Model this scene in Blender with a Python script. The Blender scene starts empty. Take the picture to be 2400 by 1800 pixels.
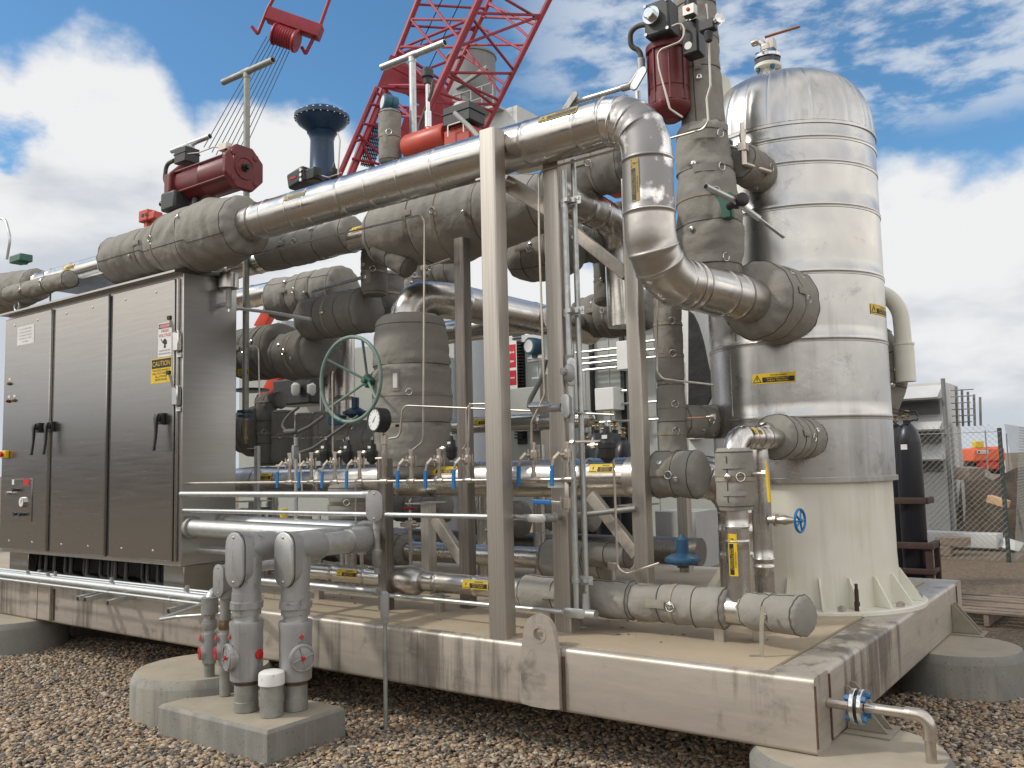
import bpy, bmesh, math, random
from mathutils import Vector as V, Matrix, noise
random.seed(7)
S = bpy.context.scene
COL = S.collection
PI = math.pi
# ---------------------------------------------------------------- camera model
FL, PITCH, ROLL, YAW = 2053.6, .09092, -.02354, -.62975
CAM = V((1.1765, -3.6252, 1.460))
_F = V((math.sin(YAW)*math.cos(PITCH), math.cos(YAW)*math.cos(PITCH), math.sin(PITCH)))
_R0 = V((math.cos(YAW), -math.sin(YAW), 0)); _U0 = _R0.cross(_F)
_R = _R0*math.cos(ROLL) + _U0*math.sin(ROLL); _U = -_R0*math.sin(ROLL) + _U0*math.cos(ROLL)
def ray(x, y): return _F + _R*((x-1200)/FL) + _U*((900-y)/FL)
def _hit(x, y, ax, v):
    d = ray(x, y); return CAM + d*((v-CAM[ax])/d[ax])
def PX(x, y, v): return _hit(x, y, 0, v)
def PY(x, y, v): return _hit(x, y, 1, v)
def PZ(x, y, v): return _hit(x, y, 2, v)
def PD(x, y, d): return CAM + ray(x, y)*d
def pm(px, P): return px*(P-CAM).dot(_F)/FL          # pixel length -> metres at P
def zat(X, Y, y):                                      # height that shows at row y above (X, Y)
    a, b = -2.0, 12.0
    for _ in range(40):
        m = (a+b)/2; d = V((X, Y, m))-CAM
        yy = 900-FL*d.dot(_U)/d.dot(_F)
        if yy > y: a = m
        else: b = m
    return (a+b)/2
cd = bpy.data.cameras.new('camera'); co = bpy.data.objects.new('camera', cd); COL.objects.link(co)
cd.sensor_width = 36; cd.lens = 36*FL/2400; cd.clip_end = 5000; cd.clip_start = .05
m = Matrix((( _R.x, _U.x, -_F.x, CAM.x), (_R.y, _U.y, -_F.y, CAM.y), (_R.z, _U.z, -_F.z, CAM.z), (0, 0, 0, 1)))
co.matrix_world = m; S.camera = co
GZ = 0.0; DZ = .57; BZ = .265        # ground, deck, underside of the skid beams
# ---------------------------------------------------------------- materials
def N(nt, t, **k):
    n = nt.nodes.new(t)
    for a, b in k.items():
        if a.startswith('i_'): n.inputs[a[2:].replace('_', ' ')].default_value = b
        else: setattr(n, a, b)
    return n
def mat(name, col, rough=.5, metal=0., col2=None, nscale=6, nlo=.35, nhi=.7, stretch=(1, 1, 1), rough2=None,
        bump=0., bscale=40, bstretch=None, bdist=.01, dirt=None, dscale=2.5, dlo=.55, dhi=.75, spec=.5, detail=6, coat=0, fine=0., var=0., drip=None, dripamt=.5, pits=0.):
    M = bpy.data.materials.new(name); M.use_nodes = True; nt = M.node_tree; L = nt.links.new
    b = nt.nodes['Principled BSDF']
    tc = N(nt, 'ShaderNodeTexCoord')
    b.inputs['Metallic'].default_value = metal; b.inputs['Roughness'].default_value = rough
    b.inputs['Specular IOR Level'].default_value = spec; b.inputs['Coat Weight'].default_value = coat
    geo = N(nt, 'ShaderNodeNewGeometry')
    mp = N(nt, 'ShaderNodeMapping'); L(geo.outputs['Position'], mp.inputs[0]); mp.inputs['Scale'].default_value = stretch
    c = None
    if col2 is None: col2 = tuple(x*.8 for x in col)
    nz = N(nt, 'ShaderNodeTexNoise'); nz.inputs['Scale'].default_value = nscale; nz.inputs['Detail'].default_value = detail; nz.inputs['Roughness'].default_value = .6
    L(mp.outputs[0], nz.inputs['Vector'])
    mr = N(nt, 'ShaderNodeMapRange'); mr.inputs['From Min'].default_value = nlo; mr.inputs['From Max'].default_value = nhi; L(nz.outputs['Fac'], mr.inputs['Value'])
    mx = N(nt, 'ShaderNodeMix', data_type='RGBA'); L(mr.outputs[0], mx.inputs['Factor'])
    mx.inputs[6].default_value = (*col, 1); mx.inputs[7].default_value = (*col2, 1); c = mx.outputs[2]
    if rough2 is not None:
        r = N(nt, 'ShaderNodeMapRange'); L(mr.outputs[0], r.inputs['Value']); r.inputs['To Min'].default_value = rough; r.inputs['To Max'].default_value = rough2
        L(r.outputs[0], b.inputs['Roughness'])
    if dirt is not None:
        n2 = N(nt, 'ShaderNodeTexNoise'); n2.inputs['Scale'].default_value = dscale; n2.inputs['Detail'].default_value = 9; n2.inputs['Roughness'].default_value = .7; n2.inputs['Distortion'].default_value = .4
        L(geo.outputs['Position'], n2.inputs['Vector'])
        r2 = N(nt, 'ShaderNodeMapRange'); r2.inputs['From Min'].default_value = dlo; r2.inputs['From Max'].default_value = dhi; r2.inputs['To Max'].default_value = .85; L(n2.outputs['Fac'], r2.inputs['Value'])
        m2 = N(nt, 'ShaderNodeMix', data_type='RGBA'); L(r2.outputs[0], m2.inputs['Factor']); L(c, m2.inputs[6]); m2.inputs[7].default_value = (*dirt, 1); c = m2.outputs[2]
    if drip is not None:
        md_ = N(nt, 'ShaderNodeMapping'); L(geo.outputs['Position'], md_.inputs[0]); md_.inputs['Scale'].default_value = (11, 11, .55)
        nd = N(nt, 'ShaderNodeTexNoise'); nd.inputs['Scale'].default_value = 1; nd.inputs['Detail'].default_value = 6; nd.inputs['Roughness'].default_value = .65; L(md_.outputs[0], nd.inputs['Vector'])
        nm = N(nt, 'ShaderNodeTexNoise'); nm.inputs['Scale'].default_value = 1.3; nm.inputs['Detail'].default_value = 3; L(geo.outputs['Position'], nm.inputs['Vector'])
        ml = N(nt, 'ShaderNodeMath', operation='MULTIPLY'); L(nd.outputs['Fac'], ml.inputs[0]); L(nm.outputs['Fac'], ml.inputs[1])
        rd = N(nt, 'ShaderNodeMapRange'); rd.inputs['From Min'].default_value = .27; rd.inputs['From Max'].default_value = .36; rd.inputs['To Max'].default_value = dripamt; L(ml.outputs[0], rd.inputs['Value'])
        mdx = N(nt, 'ShaderNodeMix', data_type='RGBA'); L(rd.outputs[0], mdx.inputs['Factor']); L(c, mdx.inputs[6]); mdx.inputs[7].default_value = (*drip, 1); c = mdx.outputs[2]
    if pits:
        vp = N(nt, 'ShaderNodeTexVoronoi'); vp.inputs['Scale'].default_value = 34; vp.inputs['Randomness'].default_value = 1; L(geo.outputs['Position'], vp.inputs['Vector'])
        rp_ = N(nt, 'ShaderNodeMapRange'); rp_.inputs['From Min'].default_value = .10; rp_.inputs['From Max'].default_value = .16; rp_.inputs['To Min'].default_value = pits; rp_.inputs['To Max'].default_value = 0; L(vp.outputs['Distance'], rp_.inputs['Value'])
        mpx = N(nt, 'ShaderNodeMix', data_type='RGBA'); L(rp_.outputs[0], mpx.inputs['Factor']); L(c, mpx.inputs[6]); mpx.inputs[7].default_value = (.06, .055, .048, 1); c = mpx.outputs[2]
    if var:
        oi = N(nt, 'ShaderNodeObjectInfo'); hs = N(nt, 'ShaderNodeHueSaturation')
        r3 = N(nt, 'ShaderNodeMapRange'); r3.inputs['To Min'].default_value = 1-var; r3.inputs['To Max'].default_value = 1+var
        L(oi.outputs['Random'], r3.inputs['Value']); L(r3.outputs[0], hs.inputs['Value']); L(c, hs.inputs['Color']); c = hs.outputs[0]
    L(c, b.inputs['Base Color'])
    if bump:
        n3 = N(nt, 'ShaderNodeTexNoise'); n3.inputs['Scale'].default_value = bscale; n3.inputs['Detail'].default_value = 5
        mp2 = N(nt, 'ShaderNodeMapping'); L(geo.outputs['Position'], mp2.inputs[0]); mp2.inputs['Scale'].default_value = bstretch or (1, 1, 1); L(mp2.outputs[0], n3.inputs['Vector'])
        h = n3.outputs['Fac']
        if fine:
            n4 = N(nt, 'ShaderNodeTexNoise'); n4.inputs['Scale'].default_value = 900; L(geo.outputs['Position'], n4.inputs['Vector'])
            ad = N(nt, 'ShaderNodeMath', operation='MULTIPLY_ADD'); L(n4.outputs['Fac'], ad.inputs[0]); ad.inputs[1].default_value = fine; L(h, ad.inputs[2]); h = ad.outputs[0]
        bp = N(nt, 'ShaderNodeBump'); bp.inputs['Strength'].default_value = bump; bp.inputs['Distance'].default_value = bdist; L(h, bp.inputs['Height']); L(bp.outputs[0], b.inputs['Normal'])
    return M
MT = {}
MT['alu'] = mat('aluminium_cladding', (.62, .595, .56), .2, 1., (.48, .46, .435), 3.5, .4, .75, rough2=.42, bump=.25, bscale=5, bdist=.012, dirt=(.34, .335, .34), dscale=3.2, dlo=.60, dhi=.74, detail=9)
MT['alu_worn'] = mat('worn_aluminium_cladding', (.82, .80, .77), .22, 1., (.30, .29, .29), 3.2, .52, .58, rough2=.5, bump=.25, bscale=6, bdist=.01, detail=10)
MT['alu_tank'] = mat('tank_cladding', (.57, .56, .54), .26, 1., (.50, .49, .475), 2.2, .4, .75, rough2=.38, bump=.12, bscale=2.5, bdist=.03, drip=(.33, .325, .32), dripamt=.45, dirt=(.30, .305, .315), dscale=3.2, dlo=.58, dhi=.68, detail=9)
MT['post'] = mat('mill_stainless_post', (.58, .54, .49), .33, .9, (.40, .37, .335), 14, .3, .75, stretch=(9, 9, .12), rough2=.5, bump=.1, bscale=120, bstretch=(1, 1, .05), bdist=.002)
MT['cab'] = mat('brushed_stainless', (.42, .405, .385), .22, 1., (.385, .37, .35), 5, .3, .7, stretch=(.4, .4, 9), rough2=.28, bump=.02, bscale=60, bstretch=(.05, .05, 6), bdist=.001, dirt=(.36, .345, .33), dscale=1.6, dlo=.6, dhi=.8)
MT['cab_side'] = mat('brushed_stainless_lit_side', (.56, .55, .535), .30, 1., (.50, .49, .475), 5, .3, .7, stretch=(.4, .4, 9), rough2=.36)  # lighter copy for the cabinet side, its reflected light put into the colour
MT['beam'] = mat('weathered_stainless_beam', (.55, .50, .44), .42, .55, (.42, .38, .33), 6, .35, .7, stretch=(.5, .5, 3), rough2=.55, bump=.1, bscale=90, bdist=.002, dirt=(.17, .15, .13), dscale=4, dlo=.56, dhi=.72, drip=(.13, .11, .095), dripamt=.75)
MT['deck'] = mat('tan_deck_coating', (.41, .335, .24), .6, 0, (.34, .28, .20), 2.2, .4, .7, rough2=.75, bump=.25, bscale=30, bdist=.004, dirt=(.26, .215, .16), dscale=3, dlo=.62, dhi=.85)
MT['blanket'] = mat('grey_insulation_fabric', (.30, .287, .258), .8, 0, (.24, .229, .205), 2.5, .3, .75, bump=.55, bscale=7, bdist=.04, fine=0, dirt=(.30, .275, .23), dscale=1.6, dlo=.55, dhi=.95, spec=.25)
MT['seam'] = mat('dark_stitching', (.09, .083, .072), .9)
MT['blanket_dark'] = mat('shaded_insulation_fabric', (.23, .22, .20), .85, 0, (.17, .162, .148), 5, .3, .75, bump=.5, bscale=6, bdist=.04, spec=.2)  # darker copy of the jacket fabric, coloured as it looks in shade
MT['galv'] = mat('galvanised_steel', (.60, .61, .60), .36, .85, (.46, .48, .48), 22, .35, .7, rough2=.5, bump=.05, bscale=200, bdist=.001, dirt=(.36, .35, .32), dscale=11, dlo=.6, dhi=.8)
MT['cast'] = mat('painted_cast_aluminium', (.38, .38, .375), .45, .45, (.34, .34, .345), 9, .35, .7, bump=.35, bscale=260, bdist=.0015, dirt=(.13, .125, .115), dscale=14, dlo=.57, dhi=.70, drip=(.2, .19, .175), dripamt=.6)
MT['oldgalv'] = mat('weathered_conduit', (.34, .345, .32), .55, .5, (.24, .24, .22), 12, .4, .7, bump=.2, bscale=150, bdist=.001, dirt=(.15, .14, .12), dscale=16, dlo=.58, dhi=.75)
MT['tube'] = mat('stainless_tubing', (.62, .57, .51), .33, .9, (.45, .40, .35), 8)
MT['brass'] = mat('tarnished_brass', (.30, .22, .13), .5, .7, (.16, .12, .08), 20)
MT['conc'] = mat('concrete', (.235, .228, .205), .85, 0, (.165, .163, .15), 5, .3, .75, bump=.5, bscale=70, bdist=.004, drip=(.33, .31, .26), dripamt=.6, pits=.7, dirt=(.29, .265, .22), dscale=2.5, dlo=.5, dhi=.8, fine=.2, detail=9)
MT['conc_top'] = mat('tan_concrete_top', (.37, .32, .245), .9, 0, (.28, .25, .20), 6, .3, .75, bump=.4, bscale=80, bdist=.003, fine=.2, detail=9)  # tan top face, lighter than the grey sides
MT['cream'] = mat('cream_paint', (.76, .75, .665), drip=(.42, .37, .27), dripamt=.2, rough=.42, metal=0, col2=(.68, .66, .55), nscale=3, bump=.1, bscale=6, bdist=.005, dirt=(.5, .46, .36), dscale=4, dlo=.66, dhi=.9)
MT['maroon'] = mat('maroon_paint', (.165, .022, .025), .42, 0, (.12, .018, .02), 8, .4, .7, dirt=(.2, .08, .07), dscale=8, dlo=.6, dhi=.85, bump=.05, bscale=60)
MT['navy'] = mat('navy_paint', (.012, .045, .10), .35, 0, (.01, .035, .08), 8, dirt=(.05, .08, .11), dscale=9, dlo=.6, dhi=.85)
MT['teal'] = mat('blue_green_paint', (.04, .13, .19), .4, 0, (.03, .1, .15), 10)
MT['black'] = mat('black_plastic', (.012, .012, .013), .4, 0, (.02, .02, .02), 12)
MT['dark'] = mat('dark_grey_housing', (.03, .033, .035), .45, 0, (.045, .048, .05), 14)
MT['rubber'] = mat('grey_hose', (.09, .088, .082), .6, 0, (.07, .07, .065), 14)
MT['craneR'] = mat('crane_red_paint', (.34, .02, .04), .5, 0, (.21, .017, .028), 2.5, dirt=(.12, .03, .028), dscale=4, dlo=.55, dhi=.75)
MT['orange'] = mat('orange_red_paint', (.62, .06, .02), .4, 0, (.5, .05, .02), 6)
MT['salmon'] = mat('red_actuator_paint', (.55, .075, .045), .42, 0, (.45, .06, .04), 6)
MT['green'] = mat('green_paint', (.045, .14, .10), .45, 0, (.035, .11, .08), 9)
MT['wheelg'] = mat('faded_green_paint', (.20, .29, .25), .5, 0, (.13, .2, .17), 12, dirt=(.22, .16, .1), dscale=12, dlo=.62, dhi=.8)
MT['dgreen'] = mat('dark_green_strut', (.04, .06, .055), .5, 0)
MT['blue'] = mat('blue_handle_sleeve', (.01, .16, .42), .4, 0, (.01, .13, .36), 10)
MT['boltblue'] = mat('blue_coated_bolt', (.03, .17, .36), .5, 0, (.02, .1, .22), 20)
MT['red'] = mat('red_plug', (.50, .012, .012), .5, 0, (.35, .01, .01), 30)
MT['yellow'] = mat('yellow_label', (.72, .50, .02), .5, 0, (.66, .45, .02), 12)
MT['blacki'] = mat('black_ink', (.012, .012, .012), .6, 0)
MT['fade'] = mat('faded_label', (.42, .31, .09), .55, 0, (.34, .27, .12), 20, detail=8)
MT['white'] = mat('white_paint', (.72, .72, .70), .5, 0, (.66, .66, .64), 5)
MT['redi'] = mat('red_ink', (.52, .015, .03), .5, 0)
MT['rust'] = mat('rusty_weld', (.13, .07, .045), .8, 0, (.07, .045, .035), 30, bump=.5, bscale=300, bdist=.002)
MT['brown'] = mat('brown_rusty_steel', (.07, .04, .032), .7, .2, (.045, .028, .024), 9)
MT['bottle'] = mat('black_gas_bottle_paint', (.012, .013, .018), .35, 0, (.03, .03, .03), 7, nlo=.6, nhi=.9)
MT['bgrey'] = mat('grey_green_panel', (.36, .375, .35), .55, 0, (.32, .335, .31), 1.5)
MT['bwhite'] = mat('pale_grey_panel', (.62, .62, .61), .5, 0, (.48, .49, .49), 1.2, dirt=(.35, .33, .3), dscale=1, dlo=.6, dhi=.9)
MT['stack'] = mat('stack_grey_steel', (.24, .24, .235), .6, .3, (.19, .19, .19), 1.2)
MT['silo'] = mat('blue_grey_steel', (.30, .32, .345), .5, .2, (.26, .28, .3), 1)
MT['wood'] = mat('weathered_wood', (.26, .20, .15), .85, 0, (.16, .125, .10), 9, stretch=(1, 6, 6), bump=.5, bscale=20, bstretch=(1, 8, 8))
MT['ply'] = mat('fresh_plywood', (.62, .40, .22), .7, 0, (.5, .32, .18), 6)
MT['dirt'] = mat('brown_earth', (.15, .11, .078), .95, 0, (.085, .064, .047), 3, bump=1, bscale=4, bdist=.2, detail=10)
MT['glass'] = mat('gauge_glass', (.75, .76, .75), .15, 0, (.7, .71, .7), 5)
MT['chrome'] = mat('bright_steel', (.75, .74, .72), .2, 1., (.6, .6, .58), 10)
MT['bronze'] = mat('orange_lever', (.50, .23, .13), .45, .3, (.4, .2, .12), 10)
MT['lgrey'] = mat('light_grey_paint', (.42, .43, .42), .5, 0, (.36, .37, .36), 4)
MT['felt'] = mat('black_tarpaulin', (.012, .012, .013), .8, 0, (.03, .03, .03), 6, bump=.8, bscale=6, bdist=.03)
MT['tyre'] = mat('tyre_rubber', (.02, .02, .02), .8, 0)
MT['tag'] = mat('canvas_tag', (.30, .265, .21), .8, 0, (.24, .215, .17), 14, bump=.3, bscale=200, bdist=.001)
# ---------------------------------------------------------------- mesh building
class MB:
    def __init__(s): s.v = []; s.f = []; s.m = []
    def add(s, v, f, mi=0):
        o = len(s.v); s.v += [V(p) for p in v]; s.f += [tuple(o+i for i in q) for q in f]; s.m += [mi]*len(f); return s
def basis(d):
    d = V(d).normalized(); a = V((0, 0, 1)) if abs(d.z) < .95 else V((0, 1, 0))
    u = a.cross(d).normalized(); w = d.cross(u).normalized(); return u, w, d
def box(M, c, s, ax=None, mi=0):
    c = V(c); X, Y, Z = ax or (V((1, 0, 0)), V((0, 1, 0)), V((0, 0, 1)))
    v = [c+X*(s[0]/2*i)+Y*(s[1]/2*j)+Z*(s[2]/2*k) for i in (-1, 1) for j in (-1, 1) for k in (-1, 1)]
    return M.add(v, [(0, 1, 3, 2), (4, 6, 7, 5), (0, 4, 5, 1), (2, 3, 7, 6), (0, 2, 6, 4), (1, 5, 7, 3)], mi)
def box2(M, lo, hi, mi=0):
    lo, hi = V(lo), V(hi); return box(M, (lo+hi)/2, hi-lo, None, mi)
def loft(M, rings, caps=True, closed=False, mi=0):
    n = len(rings[0]); v = [p for r in rings for p in r]; f = []
    for i in range(len(rings)-1):
        for j in range(n):
            k = (j+1) % n; f.append((i*n+j, i*n+k, (i+1)*n+k, (i+1)*n+j))
    if caps: f.append(tuple(reversed(range(n)))); f.append(tuple((len(rings)-1)*n+j for j in range(n)))
    return M.add(v, f, mi)
def lathe(M, c, d, prof, n=24, caps=True, mi=0, warp=None):
    u, w, d = basis(d); c = V(c); rings = []
    for t, r in prof:
        rr = []
        for j in range(n):
            a = 2*PI*j/n; q = r if warp is None else warp(t, r, a)
            rr.append(c+d*t+(u*math.cos(a)+w*math.sin(a))*q)
        rings.append(rr)
    return loft(M, rings, caps, mi=mi)
def cyl(M, a, b, r, n=20, r2=None, mi=0):
    a, b = V(a), V(b); return lathe(M, a, b-a, [(0, r), ((b-a).length, r if r2 is None else r2)], n, mi=mi)
def fillet(pts, rad, seg=8):
    pts = [V(p) for p in pts]; out = [pts[0]]
    for i in range(1, len(pts)-1):
        a, b, c = pts[i-1], pts[i], pts[i+1]; d1 = (a-b); d2 = (c-b)
        R = rad[i-1] if isinstance(rad, (list, tuple)) else rad
        ang = d1.angle(d2)
        if ang > PI-.01 or R <= 0: out.append(b); continue
        t = min(R/math.tan(ang/2), d1.length*.49 if i > 1 else d1.length*.98, d2.length*.49 if i < len(pts)-2 else d2.length*.98)
        R = t*math.tan(ang/2)
        u1 = d1.normalized(); u2 = d2.normalized(); ctr = b+(u1+u2).normalized()*(R/math.sin(ang/2))
        p0 = b+u1*t; p1 = b+u2*t; e0 = p0-ctr; tot = PI-ang; axn = e0.cross(p1-ctr).normalized()
        for k in range(seg+1): out.append(ctr+Matrix.Rotation(tot*k/seg, 3, axn) @ e0)
    out.append(pts[-1]); return out
def resample(pts, step, extra=()):
    L = [0]
    for a, b in zip(pts, pts[1:]): L.append(L[-1]+(b-a).length)
    T = L[-1]; ss = set(round(T*i/max(1, int(T/step)), 5) for i in range(max(1, int(T/step))+1))
    for e in extra:
        if 0 < e < T: ss.add(round(e, 5))
    ss = sorted(ss); out = []; i = 0
    for s_ in ss:
        while i < len(L)-2 and s_ > L[i+1]: i += 1
        k = (s_-L[i])/max(1e-9, L[i+1]-L[i]); out.append(pts[i].lerp(pts[i+1], min(1, max(0, k))))
    return out, ss, T
def sweep(M, pts, r, n=16, caps=True, mi=0, ss=None):
    pts = [V(p) for p in pts]; T = []
    for i in range(len(pts)):
        a = pts[max(0, i-1)]; b = pts[min(len(pts)-1, i+1)]; T.append((b-a).normalized())
    u, w, _ = basis(T[0]); rings = []
    for i, p in enumerate(pts):
        if i:
            q = T[i-1].rotation_difference(T[i]); u = q @ u
            u = (u-T[i]*u.dot(T[i])).normalized()
        w = T[i].cross(u)
        ring = []
        for j in range(n):
            a = 2*PI*j/n; e = u*math.cos(a)+w*math.sin(a)
            rr = r if not callable(r) else r(ss[i] if ss else i, a, p+e*.1)
            ring.append(p+e*rr)
        rings.append(ring)
    return loft(M, rings, caps, mi=mi)
def tube(M, pts, r, rad=.04, n=12, seg=6, mi=0): return sweep(M, fillet(pts, rad, seg), r, n, mi=mi)
def rbox(M, a, b, w, h, up=(0, 0, 1), rad=.012, seg=4, mi=0, caps=True):
    a, b = V(a), V(b); d = (b-a).normalized(); up = V(up); s_ = d.cross(up).normalized(); up = s_.cross(d).normalized(); pr = []
    for cx, cy, a0 in ((w/2-rad, h/2-rad, 0), (-w/2+rad, h/2-rad, PI/2), (-w/2+rad, -h/2+rad, PI), (w/2-rad, -h/2+rad, 1.5*PI)):
        for k in range(seg+1):
            t = a0+PI/2*k/seg; pr.append((cx+rad*math.cos(t), cy+rad*math.sin(t)))
    return loft(M, [[p+s_*x+up*y for x, y in pr] for p in (a, b)], caps, mi=mi)
def prism(M, poly, d, mi=0):
    poly = [V(p) for p in poly]; d = V(d); return loft(M, [poly, [p+d for p in poly]], True, mi=mi)
def sph(M, c, r, n=14, mi=0, sc=(1, 1, 1)):
    c = V(c); rings = []
    for i in range(1, n//2):
        t = PI*i/(n//2); rings.append([c+V((r*sc[0]*math.sin(t)*math.cos(2*PI*j/n), r*sc[1]*math.sin(t)*math.sin(2*PI*j/n), r*sc[2]*math.cos(t))) for j in range(n)])
    return loft(M, rings, True, mi=mi)
WL = {}
def mk(name, M, mats, parent=None, bevel=0, sharp=35, smooth=True, origin=None):
    if not isinstance(mats, (list, tuple)): mats = [mats]
    me = bpy.data.meshes.new(name)
    if origin is None:
        xs = [p.x for p in M.v]; ys = [p.y for p in M.v]; zs = [p.z for p in M.v]
        origin = V(((min(xs)+max(xs))/2, (min(ys)+max(ys))/2, min(zs)))
    me.from_pydata([tuple(p-origin) for p in M.v], [], M.f)
    for k in mats: me.materials.append(MT[k] if isinstance(k, str) else k)
    if len(mats) > 1: me.polygons.foreach_set('material_index', M.m)
    bm = bmesh.new(); bm.from_mesh(me); bmesh.ops.recalc_face_normals(bm, faces=bm.faces); bm.to_mesh(me); bm.free()
    if smooth:
        me.polygons.foreach_set('use_smooth', [True]*len(me.polygons)); me.set_sharp_from_angle(angle=math.radians(sharp))
    o = bpy.data.objects.new(name, me); COL.objects.link(o)
    pl = V((0, 0, 0))
    if parent is not None: o.parent = parent; pl = WL[parent.name]
    o.location = origin-pl; WL[o.name] = origin
    if bevel:
        bv = o.modifiers.new('bevel', 'BEVEL'); bv.width = bevel; bv.segments = 2; bv.limit_method = 'ANGLE'; bv.angle_limit = math.radians(40)
    return o
def tag(o, label, cat, group=None, kind=None):
    if label: o['label'] = label
    if cat: o['category'] = cat
    if group: o['group'] = group
    if kind: o['kind'] = kind
    return o
def thing(name, label, cat, loc, group=None):
    o = bpy.data.objects.new(name, None); COL.objects.link(o); o.location = V(loc); o.empty_display_size = .1; WL[o.name] = V(loc)
    return tag(o, label, cat, group)
def solo(name, M, mats, label, cat, group=None, **k): return tag(mk(name, M, mats, **k), label, cat, group)
def struct(name, M, mats, **k): return tag(mk(name, M, mats, **k), None, None, None, 'structure')
def copytree(o, loc, label, group=None):
    c = o.copy(); COL.objects.link(c); c.location = V(loc); c['label'] = label
    if group: c['group'] = group
    for ch in list(o.children):
        k = ch.copy(); COL.objects.link(k); k.parent = c
        for g in list(ch.children):
            q = g.copy(); COL.objects.link(q); q.parent = k
    return c
# ---------------------------------------------------------------- text and labels
_tc = {}
def text2d(s):
    if s in _tc: return _tc[s]
    cu = bpy.data.curves.new('t', 'FONT'); cu.body = s; cu.align_x = 'CENTER'; cu.align_y = 'CENTER'; cu.resolution_u = 2
    ob = bpy.data.objects.new('t', cu); me = ob.to_mesh()
    v = [(p.co.x, p.co.y) for p in me.vertices]; f = [tuple(p.vertices) for p in me.polygons]
    xs = [a for a, b in v] or [0]; ys = [b for a, b in v] or [0]; cx = (min(xs)+max(xs))/2; cy = (min(ys)+max(ys))/2; w = max(xs)-min(xs); h = max(ys)-min(ys)
    ob.to_mesh_clear(); bpy.data.objects.remove(ob); bpy.data.curves.remove(cu)
    _tc[s] = ([(a-cx, b-cy) for a, b in v], f, w, h); return _tc[s]
def put_text(M, mp, s, cu, cv, w, h, lift, mi):
    v, f, tw, th = text2d(s); sx = w/tw; sy = h/th
    M.add([mp(cu+a*sx, cv+b*sy, lift) for a, b in v], f, mi)
def put_marks(M, mp, cu, cv, w, h, lift, mi, seed=1):     # a worn, unreadable line of print
    rg = random.Random(seed); u = -w/2
    while u < w/2-h*.4:
        l = min(w/2-u, h*rg.uniform(.35, .7)); b = h*rg.uniform(.25, .5); put_rect(M, mp, cu+u, cu+u+l*.45, cv-b, cv+b, lift, mi, 1, 1)
        if rg.random() < .6: put_rect(M, mp, cu+u+l*.45, cu+u+l*.8, cv-b*.3, cv+b*.5, lift, mi, 1, 1)
        u += l*rg.choice((1, 1, 1, 1.8))
def put_rect(M, mp, u0, u1, v0, v1, lift, mi, nu=8, nv=4):
    v = [mp(u0+(u1-u0)*i/nu, v0+(v1-v0)*j/nv, lift) for i in range(nu+1) for j in range(nv+1)]
    M.add(v, [(i*(nv+1)+j, (i+1)*(nv+1)+j, (i+1)*(nv+1)+j+1, i*(nv+1)+j+1) for i in range(nu) for j in range(nv)], mi)
def put_poly(M, mp, pts, lift, mi): M.add([mp(a, b, lift) for a, b in pts], [tuple(range(len(pts)))], mi)
def plane_map(c, ux, uy):
    c = V(c); ux = V(ux).normalized(); uy = V(uy).normalized(); n = ux.cross(uy)
    if n.dot(CAM-c) < 0: n = -n
    return lambda u, v, h: c+ux*u+uy*v+n*h
def cyl_map(c, ax, r, n=None, flip=False, rot=0):
    c = V(c); ax = V(ax).normalized()
    if n is None: n = CAM-c
    n = V(n); n = (n-ax*n.dot(ax)).normalized()
    if rot: n = Matrix.Rotation(rot, 3, ax) @ n
    t = n.cross(ax); t = t if not flip else -t
    if not flip and t.z < 0 and abs(ax.z) < .5: t = -t; 
    return lambda u, v, h: c+ax*u+(n*math.cos(v/r)+t*math.sin(v/r))*(r+h)
def hot_label(mp, w, h, parent, faded=False):
    M = MB(); e = .0012; B = 1
    put_rect(M, mp, -w/2, w/2, -h/2, h/2, e, 0, 10, 6)
    put_rect(M, mp, -w/2+h*1.05, w/2-h*.12, -h*.38, h*.12, e*1.6, 1, 8, 3)
    x0 = -w/2+h*.53
    put_poly(M, mp, [(x0-h*.45, -h*.38), (x0+h*.45, -h*.38), (x0, h*.42)], e*1.6, 1)
    put_poly(M, mp, [(x0-h*.33, -h*.31), (x0+h*.33, -h*.31), (x0, h*.27)], e*2.2, 0)
    put_poly(M, mp, [(x0-h*.02, h*.16), (x0+h*.08, h*.16), (x0+h*.02, 0), (x0+h*.1, 0), (x0-h*.04, -h*.28), (x0, -h*.06), (x0-h*.09, -h*.06)], e*2.8, 1)
    put_text(M, mp, 'WARNING', h*.5, h*.29, (w-h*1.4)*.55, h*.17, e*2.2, 1)
    put_text(M, mp, 'ELECTRICALLY', h*.45, 0, (w-h*1.4)*.75, h*.15, e*2.2, 0)
    put_text(M, mp, 'HEAT TRACED', h*.45, -h*.23, (w-h*1.4)*.7, h*.15, e*2.2, 0)
    return mk('warning_label', M, ['fade' if faded else 'yellow', 'blacki'] if not faded else ['fade', 'dark'], parent, smooth=False)
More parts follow.
